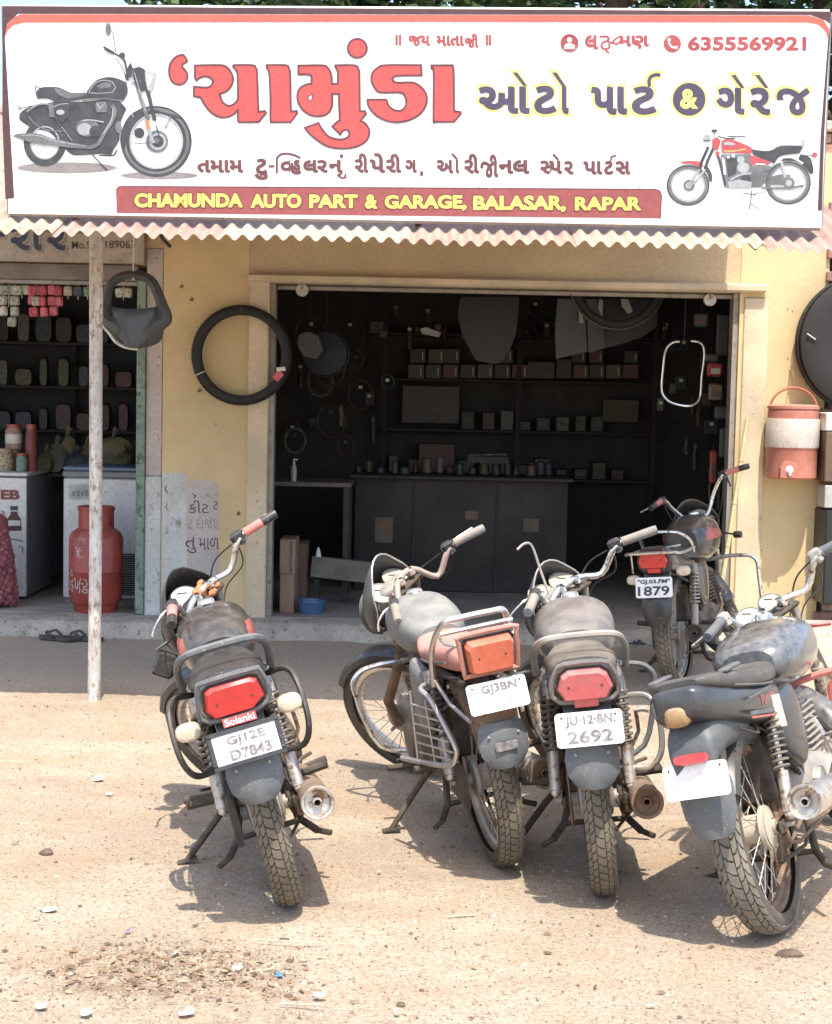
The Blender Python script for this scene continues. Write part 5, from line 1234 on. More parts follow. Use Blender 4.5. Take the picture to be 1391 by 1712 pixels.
# onion sack
c = on_floor(-14, 10.85); t = thing_at('onion_sack', c, 'pink net sack full of onions slumped at the left edge', 'sack'); random.seed(21)
m_onion = [mat('onion %d' % i, c_, .5, var=.3, vs=20) for i, c_ in enumerate([(.30, .10, .11), (.36, .14, .14), (.26, .09, .11)])]
b = MB()
for k in range(330):
    z = .60*(k/330)**1.1; r_ = (.155-.085*(z/.62)**1.6); a = k*2.39996; rr = r_*random.uniform(.86, 1.0); b.mi = k % 3
    b.sphere((rr*math.cos(a)*1.05, rr*math.sin(a), z+.03), random.uniform(.022, .031), 8, 6)
b.build('onions', m_onion, t, kind='stuff')
b = MB(); N2 = 12
for k in range(N2):
    a = 2*math.pi*k/N2
    for s in (-1, 1): b.tube([((.178-.10*(z/.66)**1.6)*1.05*math.cos(a+s*z*2.2), (.178-.10*(z/.66)**1.6)*math.sin(a+s*z*2.2), z+.01) for z in [q*.066 for q in range(11)]], .0022, 4)
b.build('net', mat('pink net', (.42, .08, .14), .6), t)
# gas cylinder
GY = 10.72; c = atY(160, 1022, GY); gx = c.x; s_ = 2600/GY
t = thing_at('gas_cylinder', (gx, GY, PL), 'red cooking gas cylinder standing behind the pole on the plinth', 'gas cylinder'); m_cyl = mat('gas cylinder red', (.30, .026, .02), .45, var=.15, vs=6, dust=.2, spots=.08, spotcol=(.16, .04, .03), ss=18, coat=.2)
zt = atY(160, 846, GY).z-PL; rr = (atY(205, 950, GY).x-atY(116, 950, GY).x)/2
b = MB(); zs = zt-.165
b.lathe([(0, .03), (rr*.6, .035), (rr*.88, .06), (rr, .12), (rr, zs*.5-.006), (rr+.003, zs*.5), (rr, zs*.5+.006), (rr, zs-.06), (rr*.90, zs-.015), (rr*.60, zs+.022), (rr*.25, zs+.035), (0, zs+.037)], 40, axis='Z'); b.build('body', m_cyl, t)
b = MB(); b.lathe([(rr*.80, 0), (rr*.82, .05), (rr*.84, .055), (rr*.80, .06), (rr*.78, .0)], 36, axis='Z', closed=True); b.build('foot_ring', m_cyl, t)
b = MB(); r1 = rr*.66
for a0, a1 in ((R(200), R(340-15)), (R(20), R(150))): 
    b.lathe([(r1, zs+.0), (r1, zt-.02), (r1-.005, zt-.02), (r1-.005, zs+.0)], 14, axis='Z', closed=True, a0=a0, a1=a1)
b.lathe([(r1+.004, zt-.03), (r1+.006, zt-.008), (r1, zt), (r1-.008, zt-.008), (r1-.006, zt-.03)], 36, axis='Z', closed=True)
b.lathe([(r1, zs+.0), (r1, zs+.04), (r1-.005, zs+.04), (r1-.005, zs+.0)], 36, axis='Z', closed=True)
b.build('collar', m_cyl, t)
b = MB(); b.tube([(0, 0, zs+.03), (0, 0, zs+.09)], .016, 10); b.tube([(0, 0, zs+.085), (0, 0, zs+.12)], .022, 10); b.build('valve', m_alu, t)
m_cprint = mat('cylinder white paint', (.42, .33, .29), .6, var=.3, vs=30)
def cylp(u, v, l):
    th = (u-160.5)/(rr*s_); th = max(-1.45, min(1.45, math.asin(max(-.99, min(.99, th))))); R_ = rr+.0012*l; z = atY(160, v, GY-rr).z-PL
    return Vector((R_*math.sin(th), -R_*math.cos(th), z))
pr = Print(cylp)
pr.stroke(m_cprint, [(122, 970), (178, 970)], 1.4, 1); 
for t_, x0, x1 in (('इ', 120, 132), ('ण', 132, 145), ('डे', 145, 158), ('न', 160, 178)): pr.text(m_cprint, t_, x0, 968, x1, 993, 1, .015)
pr.stroke(m_cprint, [(126, 966), (124, 962), (126, 956), (128, 962), (126, 966)], 2, 1, sm=2)
for k in range(6): pr.stroke(m_cprint, [(138+(k % 3)*5, 912+k*4), (134+(k % 2)*4, 918+k*3), (141, 922+k*2)], 1.6, 1, sm=2)
pr.stroke(m_cprint, [(129, 912), (150, 909)], 2, 1); pr.stroke(m_cprint, [(129, 944), (152, 942)], 2, 1); pr.text(m_cprint, 'गैस', 140, 898, 153, 906, 1, .01)
pr.build('lettering', t)
# jars and tins on the cooler
m_jar = mat('jar glass brownish', (.16, .10, .06), .25, coat=.5); m_sweet = mat('sweets in jar', (.36, .28, .18), .5, var=.8, vs=70); m_jlid = mat('jar lid red', (.35, .09, .06), .4); m_lbl = mat('faded label', (.36, .22, .18), .6, var=.3, vs=20)
ztop2 = atY(30, 793, FY2).z+.016
for i, (px, r_, h1, mm, lab) in enumerate(((8, .062, .15, m_sweet, 'sweet jar with pale sweets on the cooler at the left edge'), (23, .062, .17, m_lbl, 'labelled brown jar behind the sweet jar on the cooler'), (52, .042, .33, m_lmar, 'tall dark red tube of packets standing on the cooler end'), (36, .04, .12, m_green, 'small greenish jar in the middle of the cooler top'))):
    Y = FY2+(.16, .30, .2, .12)[i]; x = atY(px, 780, Y).x; z0 = ztop2 if i != 1 else ztop2+.155
    t = thing_at('jar', (x, Y, z0), lab, 'jar', 'jars on the cooler')
    b = MB(); b.lathe([(0, 0), (r_, 0), (r_, h1*.8), (r_*.8, h1*.9), (r_*.8, h1), (0, h1)], 20, axis='Z'); b.build('glass', mm, t)
    b = MB(); b.lathe([(r_*.84, h1*.93), (r_*.86, h1+.012), (0, h1+.014)], 20, axis='Z'); b.build('lid', m_jlid if i else m_brick[3], t)
    if i == 1:
        b = MB(); b.lathe([(r_+.001, h1*.25), (r_+.001, h1*.65)], 20, axis='Z'); b.build('label', m_tape, t)
x = atY(23, 760, FY2+.3).x; t = thing_at('tin', (x, FY2+.3, ztop2), 'dark tin under the labelled jar on the cooler', 'tin'); b = MB(); b.lathe([(0, 0), (.066, 0), (.066, .148), (.06, .153), (0, .153)], 20, axis='Z'); b.build('can', m_jar, t)
# bags on a shelf in the back of the left shop
random.seed(8); m_bag = [mat('bag %d' % i, c_, .6, var=.4, vs=10) for i, c_ in enumerate([(.13, .10, .04), (.11, .10, .07), (.16, .13, .06), (.05, .07, .08)])]
sh_z = atY(150, 782, 12.0).z-.04
t = thing_at('wooden_shelf', (atY(140, 780, 12.0).x, 12.1, sh_z), 'dark wooden shelf with bags deep inside the left shop', 'shelf'); b = MB(); b.box((-.2, .1, -.02), (2.2, .5, .03)); b.build('board', m_roomd, t); 
for sx in (-1.2, .8):
    b = MB(); b.box((sx, .1, -sh_z/2+.02), (.05, .4, sh_z-.15)); b.build('leg', m_roomd, t)
for i, px in enumerate((76, 92, 108, 128, 143, 186, 204)):
    x = atY(px, 760, 12.0).x; t = thing_at('goods_bag', (x, 12.0+.04*(i % 3), sh_z), ('leftmost small dim bag on the shelf behind the coolers', 'olive tied bag, second from left on the dim shelf', 'tall yellowish knotted bag, third from left on the dim shelf', 'blue grey low bag left of the pole on the dim shelf', 'bag on the dim shelf half hidden by the pole', 'bulging yellowish bag between pole and green frame', 'rightmost dim bag on the shelf by the green frame')[i], 'bag', 'bags on the dim shelf')
    w = .07+.03*(i % 2)+(.05 if i == 5 else 0); h = .16+.06*(i % 3)
    b = MB(); b.body([(-.05, 0, w*.7, 0, h*.7, 2.3), (0, .01, w, -.0, h, 2.5), (.06, 0, w*.7, 0, h*.75, 2.3)], 14, 2); b.build('sack', m_bag[2] if i == 5 else m_bag[i % 4], t); b = MB(); b.tube([(0, 0, h*.95), (.01, 0, h*1.15), (.03, 0, h*1.25)], [.012, .02, .03], 6); b.build('knot', m_bag[i % 4], t)
# packets hanging under the left lintel
m_pk = [mat('packet %d' % i, c_, .35, var=.5, vs=45) for i, c_ in enumerate([(.45, .08, .10), (.42, .42, .30), (.30, .32, .26), (.20, .28, .16), (.40, .36, .30)])]
zr = atY(100, 478, WALL+.05).z
def strip(px, w, rows, mm, lab, dx=0):
    x = atY(px, 490, WALL+.02).x; t = thing_at('packet_strip', (x, WALL+.03, zr), lab, 'snack packets', None)
    for r_ in range(rows):
        for c_ in range(max(1, int(w/.065))):
            b = MB(); cx = (c_-(int(w/.065)-1)/2)*.066+dx*r_; z = -.035-r_*.072
            b.body([(-.012, cx, .022, z-.028, z+.028, 4), (0, cx, .031, z-.034, z+.034, 5), (.012, cx, .022, z-.028, z+.028, 4)], 12, 1); o = b.build('packet', mm, t); o.rotation_euler = (0, random.uniform(-.09, .09), random.uniform(-.3, .3))
    b = MB(); b.tube([(0, 0, .03), (0, .0, -.03-rows*.06)], .002, 4); b.build('cord', m_tape, t)
strip(70, .20, 3, m_pk[0], 'sheet of red snack packets hanging under the left lintel'); strip(96, .066, 2, m_pk[0], 'single narrow strip of red packets right of the red sheet', .006)
strip(58, .066, 2, m_pk[4], 'pale narrow strip directly left of the red sheet'); strip(24, .066, 4, m_pk[2], 'long greyish strip near the left edge'); strip(206, .13, 1, m_pk[1], 'pale packets between pole and green frame'); strip(14, .13, 2, m_pk[2], 'greyish packets hanging at the left edge of the left shop'); strip(36, .13, 1, m_pk[1], 'pale yellow packets hanging left of the red sheet'); strip(3, .07, 3, m_pk[4], 'whitish packets in the far left corner')
strip(113, .066, 1, m_pk[4], 'small pale packet with red spot hanging right of the red packets'); strip(146, .066, 1, m_pk[3], 'green packet hanging beside the pole'); strip(130, .066, 1, m_bag[3], 'dark packet hanging between the pale and the green packet')
# strap chappals
m_slip = mat('worn black rubber slipper', (.03, .03, .03), .7, dust=.3, updust=.5)
def slipper(p, rz, lab):
    t = thing_at('slipper', p, lab, 'slipper', 'pair of slippers by the plinth'); t.rotation_euler = (0, 0, rz)
    b = MB(); P = [(-.035, -.13, 0), (.035, -.13, 0), (.042, -.06, 0), (.036, 0, 0), (.05, .08, 0), (.042, .125, 0), (.0, .145, 0), (-.042, .12, 0), (-.048, .07, 0), (-.036, 0, 0), (-.042, -.07, 0)]
    b.prism(crom([Vector(q) for q in P], 3, True), (0, 0, .002), (0, 0, .020)); b.build('sole', m_slip, t, smooth=False)
    b = MB(); b.tube([(-.045, .0, .018), (-.038, .045, .055), (.0, .09, .035), (.038, .045, .055), (.045, .0, .018)], [.010, .009, .007, .009, .010], 8, sub=4); b.build('strap', m_slip, t)
slipper(atZ(96, 1070)+Vector((0, -.01, .004)), R(62), 'left black slipper lying before the plinth'); slipper(atZ(139, 1071)+Vector((0, 0, .004)), R(78), 'right black slipper lying nearest the pole')

# ------------------------------------------------------------------ inside the garage
BYW = RY-.30
def bx_thing(name, px0, px1, pyt, pyb, Y, dep, m_, lab, cat, group=None, bev=.006, parts=()):
    a = atY(px0, (pyt+pyb)/2, Y); b2_ = atY(px1, (pyt+pyb)/2, Y); zt_ = atY((px0+px1)/2, pyt, Y).z; zb = atY((px0+px1)/2, pyb, Y).z
    t = thing_at(name, ((a.x+b2_.x)/2, Y, zb), lab, cat, group); w, h = b2_.x-a.x, zt_-zb
    b = MB(); b.box((0, dep/2, h/2), (w, dep, h), bev=bev); b.build('carton' if cat == 'box' else 'body', m_, t); return t, w, h
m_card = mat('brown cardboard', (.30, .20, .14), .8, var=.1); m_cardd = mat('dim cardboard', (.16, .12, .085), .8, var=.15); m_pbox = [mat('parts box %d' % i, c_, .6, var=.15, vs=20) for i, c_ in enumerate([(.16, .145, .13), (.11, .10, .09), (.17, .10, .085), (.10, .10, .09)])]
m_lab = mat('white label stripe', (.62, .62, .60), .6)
zf = [atY(870, y, BYW).z for y in (636, 720, 800)]
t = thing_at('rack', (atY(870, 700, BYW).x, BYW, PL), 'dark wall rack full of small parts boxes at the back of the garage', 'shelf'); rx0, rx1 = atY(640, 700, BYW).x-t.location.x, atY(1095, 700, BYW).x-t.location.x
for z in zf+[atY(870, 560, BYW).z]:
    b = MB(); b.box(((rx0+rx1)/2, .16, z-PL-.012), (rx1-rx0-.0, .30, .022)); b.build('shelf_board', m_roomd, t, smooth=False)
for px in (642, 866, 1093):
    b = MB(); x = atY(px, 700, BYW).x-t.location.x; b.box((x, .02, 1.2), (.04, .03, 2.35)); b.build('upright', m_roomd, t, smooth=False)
def pbox(px0, px1, y0, y1, i, stripe=True, lab=''):
    t, w, h = bx_thing('parts_box', px0, px1, y0, y1, BYW+.02, .2, m_pbox[i % 4], 'parts box, '+lab.replace('first', 'first from left').replace('second', 'second from left'), 'box', 'boxes on the garage rack')
    if stripe: b = MB(); b.box((w/2-.028, -.002, h/2), (.010, .003, h*.55)); b.build('label', m_lab, t, smooth=False)
k = 0
ORD = ['first', 'second', 'third from left', 'fourth from left', 'fifth from left', 'sixth from left', 'seventh from left']
for j, px in enumerate(range(682, 860, 29)): pbox(px, px+27, 609, 633, k, lab='%s in lower row, left bay of the garage rack' % ORD[j]); k += 1
for j, px in enumerate((685, 716, 742)): pbox(px, px+27, 583, 607.5, k, lab='%s in upper row, left bay of the garage rack' % ORD[j]); k += 1
pbox(834, 858, 583, 607.5, 1, lab='alone in upper row right of the black mudguard')
for j, px in enumerate((958, 985, 1013)): pbox(px, px+26, 609, 633, k, lab='%s small one in lower row, right bay of rack' % ORD[j]); k += 1
for j, px in enumerate((956, 985, 1044)): pbox(px, px+24, 586, 607.5, k, lab='%s in upper row, right bay of the rack' % ORD[j]); k += 1
pbox(882, 928, 604, 633, 3, False, 'widest plain one at the left of the right bay'); pbox(930, 956, 600, 633, 3, False, 'plain tall one beside the widest one'); pbox(1041, 1068, 609, 633, 2, False, 'plain reddish one at the right end of the lower row')
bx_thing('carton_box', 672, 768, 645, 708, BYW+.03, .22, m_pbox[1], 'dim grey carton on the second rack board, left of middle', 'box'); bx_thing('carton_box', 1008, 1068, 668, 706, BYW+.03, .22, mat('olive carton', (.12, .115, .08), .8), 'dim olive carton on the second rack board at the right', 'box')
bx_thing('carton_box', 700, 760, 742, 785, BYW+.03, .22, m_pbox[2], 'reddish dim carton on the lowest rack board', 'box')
# counter
t, w, h = bx_thing('counter', 592, 948, 800, 985, 12.2, .6, mat('brown counter panel', (.05, .042, .036), .75, var=.5, vs=1.0), 'low brown counter standing across the dim garage', 'counter')
b = MB(); b.box((0, .25, h+.012), (w+.06, .74, .025), bev=.004); b.build('top', m_roomd, t)
for fx in (-.22, .17):
    b = MB(); b.box((w*fx, -.006, h/2), (.02, .012, h*.98)); b.build('panel_joint', m_roomd, t, smooth=False)
for fx, fz, sw, sh2, mm in ((-.36, .55, .14, .20, m_cardd), (.05, .7, .10, .07, m_pbox[2]), (.33, .62, .12, .10, m_cardd)):
    b = MB(); b.box((w*fx, -.003, h*fz), (sw, .004, sh2)); b.build('stuck_paper', mm, t, smooth=False)
t.location.z = PL; 
for ch in t.children: ch.scale.z = (h+ (atY(700, 985, 12.2).z-PL))/h if ch.name.startswith('body') else 1
for ch in t.children:
    if ch.name.startswith('top'): ch.location.z = atY(700, 985, 12.2).z-PL
p = atY(815, 762, 12.3); t = thing_at('steel_bar', p, 'thin shiny steel rod lying on things above the counter', 'rod'); b = MB(); b.tube([(-.15, 0, .0), (.15, 0, .012)], .006, 8); b.build('rod', m_chrome, t); b = MB(); b.box((0, .0, -.03), (.32, .2, .05)); b.build('tray', m_roomd, t)
# table on the left with a bottle
tz = atY(520, 803, 11.6).z; x = atY(505, 803, 11.6).x; t = thing_at('work_table', (x, 11.7, PL), 'dark work table just inside the doorway at the left', 'table')
b = MB(); b.box((0, 0, tz-PL-.02), (.75, .6, .03)); b.build('table_top', mat('table board', (.13, .11, .09), .7), t)
for sx in (-.34, .34):
    for sy in (-.26, .26): b = MB(); b.box((sx, sy, (tz-PL)/2-.018), (.04, .04, tz-PL-.04)); b.build('leg', m_roomd, t, smooth=False)
t = thing_at('oil_bottle', (atY(491, 790, 11.5).x, 11.5, tz-.005), 'small pale bottle standing on the dim work table', 'bottle'); b = MB(); b.lathe([(0, 0), (.022, 0), (.022, .10), (.012, .125), (.012, .145), (0, .145)], 14, axis='Z'); b.build('bottle', mat('pale bottle', (.35, .37, .36), .4), t); b = MB(); b.tube([(0, 0, .145), (.0, 0, .165), (.03, 0, .16)], .006, 6); b.build('nozzle', m_white, t)
# cardboard boxes at the left inside the door
t, w, h = bx_thing('cardboard_box', 468, 492, 935, 1000, 10.80, .35, m_card, 'lower brown cardboard box inside the left door jamb', 'box', None, .004)
z_ = PL; t.location.z = z_; t2, w2, h2 = bx_thing('cardboard_box', 468, 494, 876, 934, 10.80, .34, m_card, 'upper brown cardboard box stacked inside the left door jamb', 'box', None, .004); t2.location.z = z_+h+.001
b = MB(); b.box((w2/2-.03, -.001, h2*.5), (.02, .002, h2*.9)); b.build('tape', m_cardd, t2, smooth=False)
t, w, h = bx_thing('cardboard_box', 495, 512, 882, 990, 11.1, .3, mat('reddish board', (.16, .09, .07), .8), 'tall reddish board box behind the stacked cardboard boxes', 'box'); t.location.z = PL
# low plank bench and basin
pz = atY(575, 945, 11.3); t = thing_at('low_bench', (atY(573, 960, 11.3).x, 11.3, PL), 'low pale plank bench inside the doorway behind the basin', 'bench'); b = MB(); b.box((0, 0, atY(573, 952, 11.3).z-PL), (.46, .07, .15), rot=Matrix.Rotation(R(5), 3, 'Y')); b.build('plank', mat('pale plank', (.19, .17, .135), .8, var=.2), t)
for sx in (-.19, .19): b = MB(); b.box((sx, .06, (atY(573, 952, 11.3).z-PL)/2-.04), (.04, .12, (atY(573, 952, 11.3).z-PL)-.07)); b.build('leg', m_roomd, t, smooth=False)
t = thing_at('plastic_funnel', (atY(532, 935, 11.3).x, 11.3, atY(573, 952, 11.3).z+.088), 'small white cone shaped cap standing on the plank bench', 'cap'); b = MB(); b.lathe([(0, 0), (.022, 0), (.018, .03), (.006, .07), (0, .07)], 12, axis='Z'); b.build('cone', m_white, t)
t = thing_at('basin', (atY(521, 1000, 10.8).x, 10.82, PL), 'round blue plastic basin on the floor inside the doorway', 'basin'); b = MB(); b.lathe([(0, .004), (.075, .004), (.098, .09), (.106, .094), (.108, .085), (.100, .08), (.082, -.0), (0, -.0)], 32, axis='Z'); b.build('bowl', mat('blue plastic', (.06, .12, .24), .4), t)
b = MB(); b.lathe([(0, .07), (.092, .07)], 32, axis='Z'); b.build('water', mat('basin water', (.04, .06, .09), .08, spec=.6), t)
# dim stock all over the back of the garage
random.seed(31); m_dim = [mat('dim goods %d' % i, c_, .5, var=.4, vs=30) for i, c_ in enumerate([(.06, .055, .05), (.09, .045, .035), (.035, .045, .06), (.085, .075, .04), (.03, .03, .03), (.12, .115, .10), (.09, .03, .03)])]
def goods(n, px0, px1, py0, py1, Y0, Y1, lab, grp, kinds=(0, 1, 2)):
    for k in range(n):
        px = px0+(px1-px0)*(k+random.uniform(.1, .9))/n; py = random.uniform(py0, py1); Y = random.uniform(Y0, Y1); p = atY(px, py, Y); kd = random.choice(kinds); mm = random.choice(m_dim)
        t = thing_at('spare_part', p, lab, 'spare part', grp); b = MB()
        if kd == 0: w, h = random.uniform(.05, .12), random.uniform(.06, .16); b.box((0, 0, -h/2), (w, .03, h), rot=Matrix.Rotation(random.uniform(-.2, .2), 3, 'Y'), bev=.008)
        elif kd == 1: r_ = random.uniform(.05, .13); b.tube([(r_*math.cos(a*.52), 0, -r_+r_*math.sin(a*.52)*1.2) for a in range(12)], random.uniform(.006, .014), 6, closed=True)
        elif kd == 2: h = random.uniform(.10, .26); b.lathe([(0, -h), (.022, -h), (.026, -h*.7), (.020, -h*.2), (.008, -.0), (0, 0)], 10, axis='Z')
        else: h = random.uniform(.08, .17); b.lathe([(0, 0), (.035, 0), (.035, h*.75), (.014, h*.88), (.014, h), (0, h)], 12, axis='Z')
        b.build('body', mm, t); b = MB(); b.box((0, -.018 if kd != 3 else -.036, -.04 if kd != 3 else .05), (.03, .003, .025)); b.build('label', random.choice((m_lab, m_dim[5], m_dim[3])), t, smooth=False)
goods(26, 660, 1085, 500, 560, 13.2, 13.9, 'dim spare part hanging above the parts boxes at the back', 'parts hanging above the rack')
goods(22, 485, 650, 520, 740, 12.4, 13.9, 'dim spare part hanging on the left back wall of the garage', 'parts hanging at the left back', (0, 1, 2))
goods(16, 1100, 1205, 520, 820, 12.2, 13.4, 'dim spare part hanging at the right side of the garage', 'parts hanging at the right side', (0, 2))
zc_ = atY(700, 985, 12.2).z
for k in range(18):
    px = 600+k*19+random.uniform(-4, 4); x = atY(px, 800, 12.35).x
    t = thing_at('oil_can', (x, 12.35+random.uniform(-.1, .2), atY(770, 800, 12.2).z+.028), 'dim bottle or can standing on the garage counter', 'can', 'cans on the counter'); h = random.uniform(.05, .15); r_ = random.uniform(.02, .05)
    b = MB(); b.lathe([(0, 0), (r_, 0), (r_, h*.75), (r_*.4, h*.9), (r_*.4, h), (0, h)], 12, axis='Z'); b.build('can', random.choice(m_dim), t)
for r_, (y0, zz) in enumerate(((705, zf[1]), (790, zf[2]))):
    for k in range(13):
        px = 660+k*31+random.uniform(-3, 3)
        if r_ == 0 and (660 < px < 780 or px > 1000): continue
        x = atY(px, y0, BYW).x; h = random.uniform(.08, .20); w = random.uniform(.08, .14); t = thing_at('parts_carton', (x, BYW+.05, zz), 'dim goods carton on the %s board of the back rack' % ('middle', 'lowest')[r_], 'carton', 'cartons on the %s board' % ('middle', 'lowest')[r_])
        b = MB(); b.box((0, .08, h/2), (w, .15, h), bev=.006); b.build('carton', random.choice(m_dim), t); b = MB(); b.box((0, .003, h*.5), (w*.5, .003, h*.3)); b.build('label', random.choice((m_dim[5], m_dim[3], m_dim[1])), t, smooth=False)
# stock deep in the left shop
for r_ in range(4):
    z = .95+r_*.36
    t = thing_at('goods_rack', (-2.9, 12.9, z), ('lowest', 'second', 'third', 'topmost')[r_]+' dim rack board with goods deep inside the left shop', 'shelf'); b = MB(); b.box((0, .1, -.012), (2.0, .25, .02)); b.build('board', m_roomd, t); b = MB(); b.box((0, .21, -.1), (.04, .02, .2)); b.build('bracket', m_roomd, t, smooth=False)
    for k in range(11):
        h = random.uniform(.12, .26); w = random.uniform(.06, .15); t = thing_at('packed_goods', (-3.75+k*.165, 12.88, z), 'dim pack of goods on the %s rack board of the left shop' % ('lowest', 'second', 'third', 'topmost')[r_], 'goods', 'goods on the left shop racks')
        b = MB(); b.body([(-.04, 0, w*.45, 0, h*.9, 4), (0, 0, w*.5, 0, h, 4), (.05, 0, w*.45, 0, h*.9, 4)], 12, 1); b.build('pack', random.choice(m_dim), t)
# things hanging from the ceiling of the garage
def hang(name, pts, Y, dep, m_, lab, cat='mudguard', group=None, sm=3):
    P = crom([Vector(p) for p in pts], sm, True) if sm else [Vector(p) for p in pts]
    c = atY(sum(p[0] for p in pts)/len(pts), min(p[1] for p in pts), Y); t = thing_at(name, c, lab, cat, group)
    b = MB(); b.prism([atY(p[0], p[1], Y)-c for p in P], (0, 0, 0), (0, dep, 0)); b.build('panel', m_, t, ang=30)
    b = MB(); b.tube([(0, dep/2, -.02), (0, dep/2, 2.98-c.z)], .003, 5); b.build('string', m_roomd, t); return t
m_blk = mat('black moulded plastic', (.018, .02, .022), .4); m_gp = mat('grey moulded plastic', (.10, .11, .115), .5); m_gp2 = mat('grey blue moulded plastic', (.085, .095, .10), .5)
hang('hanging_mudguard', [(770, 497), (868, 497), (862, 560), (842, 600), (826, 608), (796, 602), (778, 570), (766, 530)], 11.9, .12, m_blk, 'big black mudguard hanging in front of the parts boxes')
hang('hanging_mudguard', [(932, 500), (978, 500), (980, 560), (982, 588), (930, 600), (928, 560)], 12.0, .05, m_gp, 'grey flat panel hanging left of the paler pair', sm=1)
hang('hanging_mudguard', [(980, 500), (1004, 500), (1012, 582), (984, 590)], 12.0, .05, m_gp2, 'narrow grey panel hanging in the middle of the hanging parts', sm=1)
hang('hanging_mudguard', [(1006, 500), (1100, 500), (1098, 545), (1070, 565), (1012, 582)], 12.1, .10, m_blk, 'black curved mudguard hanging behind the tyre end')
for pts, Y, lab in (([(960, 503), (970, 503), (972, 520), (976, 540), (968, 540), (968, 522)], 11.95, 'bent white tag hanging on the grey panel'), ([(1003, 500), (1008, 502), (1007, 530), (1000, 515)], 11.95, 'thin white tag hanging beside the bent tag'), ([(1038, 500), (1050, 500), (1058, 520), (1050, 525), (1040, 512)], 11.95, 'wider grey white tag hanging at the black mudguard'), ([(702, 550), (712, 547), (738, 556), (734, 564), (706, 558)], 12.2, 'crumpled white tag hanging left of the big black mudguard')):
    hang('paper_tag', pts, Y, .004, mat('dim paper', (.42, .43, .42), .7, var=.3, vs=60), lab, 'tag', None, 0)
t = hang('hanging_helmet', [(500, 560), (515, 555), (532, 562), (540, 585), (528, 600), (508, 596), (498, 578)], 11.6, .14, mat('dim grey plastic', (.11, .11, .105), .5), 'pale grey boxy cover hanging at the left in the garage', 'cover')
c = atY(545, 592, 11.9); t = thing_at('wall_fan', c, 'large dark round fan shape hanging behind the pale cover', 'fan'); b = MB(); b.lathe([(.17, -.02), (.178, 0), (.17, .02), (.162, 0)], 40, axis='Y', closed=True); b.build('ring', mat('dim ring', (.07, .075, .08), .5), t); b = MB(); b.lathe([(0, -.03), (.16, -.005), (.16, .005), (0, .03)], 30, axis='Y'); b.build('disc', mat('dim blue disc', (.022, .03, .045), .6), t)
b = MB(); b.tube([(0, 0, .17), (0, 0, 2.98-c.z)], .004, 5); b.build('rod', m_roomd, t)
# hanging tyre section with tread
c = atY(1098, 480, 11.2); t = thing_at('spare_tyre', c, 'treaded tyre end hanging from the ceiling at the right in the garage', 'tyre'); b = MB(); Mx = Matrix.Translation((-.28, 0, .04)); b.xf = Mx
ring_tyre(b, .34, .10); b.build('tyre', m_newrub, t); b = MB(Mx)
for k in range(56):
    for q in (-.03, 0, .03):
        a = 2*math.pi*(k+(.5 if q == 0 else 0))/56; M = Matrix.Rotation(-a, 4, 'Y'); b.loft([[M @ Vector((.343, q+dy, dz)) for dy, dz in ((-.011, -.011), (.011, -.006), (.011, .011), (-.011, .006))], [M @ Vector((.349, q+dy, dz)) for dy, dz in ((-.009, -.009), (.009, -.005), (.009, .009), (-.009, .005))]])
b.build('tread', m_rubdust, t, kind='stuff', smooth=False); b = MB(); b.tube([(-.28, 0, .3), (-.28, 0, 2.98-c.z)], .004, 5); b.build('string', m_roomd, t)
# chrome guard ring
GYc = 10.95; c = atY(1144, 570, GYc); t = thing_at('chrome_guard', c, 'shiny rounded chrome crash guard loop hanging inside the doorway at the right', 'crash guard'); b = MB()
G = [(1136, 571), (1124, 573), (1113, 585), (1109, 610), (1106, 650), (1112, 665), (1124, 674), (1148, 679), (1164, 674), (1171, 660), (1173, 630), (1177, 600), (1176, 580), (1168, 572), (1155, 570)]
b.tube([atY(u, v, GYc)-c for u, v in G], .008, 8, sub=4); b.build('loop', mat('clean chrome', (.75, .75, .76), .15, .6), t); b = MB(); b.tube([(0, 0, 0), (0, 0, 2.98-c.z)], .003, 5); b.build('string', m_roomd, t)
# small goods on the right side wall of the garage
random.seed(4)
for i, (px, py, w, h, mm) in enumerate(((1195, 618, .11, .10, m_pk[0]), (1190, 598, .10, .06, m_gp), (1172, 535, .10, .10, m_gp), (1208, 560, .09, .30, m_gp2), (1196, 655, .10, .12, m_card), (1212, 740, .08, .22, m_gp), (1205, 690, .09, .10, m_gp2), (1192, 780, .05, .24, m_redpaint))):
    p = atY(px, py, 11.3); lab = ('red boxed part pinned high by the right jamb', 'grey part above the red boxed part', 'rounded grey part hung beside the right roller disc', 'long grey blister pack by the right jamb', 'brown card pack below the red boxed part', 'long dull pack low on the right jamb side', 'small blue grey pack between brown and dull packs', 'narrow red rod like pack behind the shaded motorcycle bars')[i]
    t = thing_at('spare_part_pack', p, lab, 'spare part'); b = MB(); b.box((0, 0, 0), (w, .05, h), bev=.012); b.build('pack', mm, t); b = MB(); b.box((0, -.027, -h*.1), (w*.6, .004, h*.4)); b.build('label', m_lab if i in (0, ) else m_pbox[i % 4], t, smooth=False); b = MB(); b.tube([(0, 0, h/2), (0, .02, h/2+.06)], .003, 4); b.build('hook', m_roomd, t)
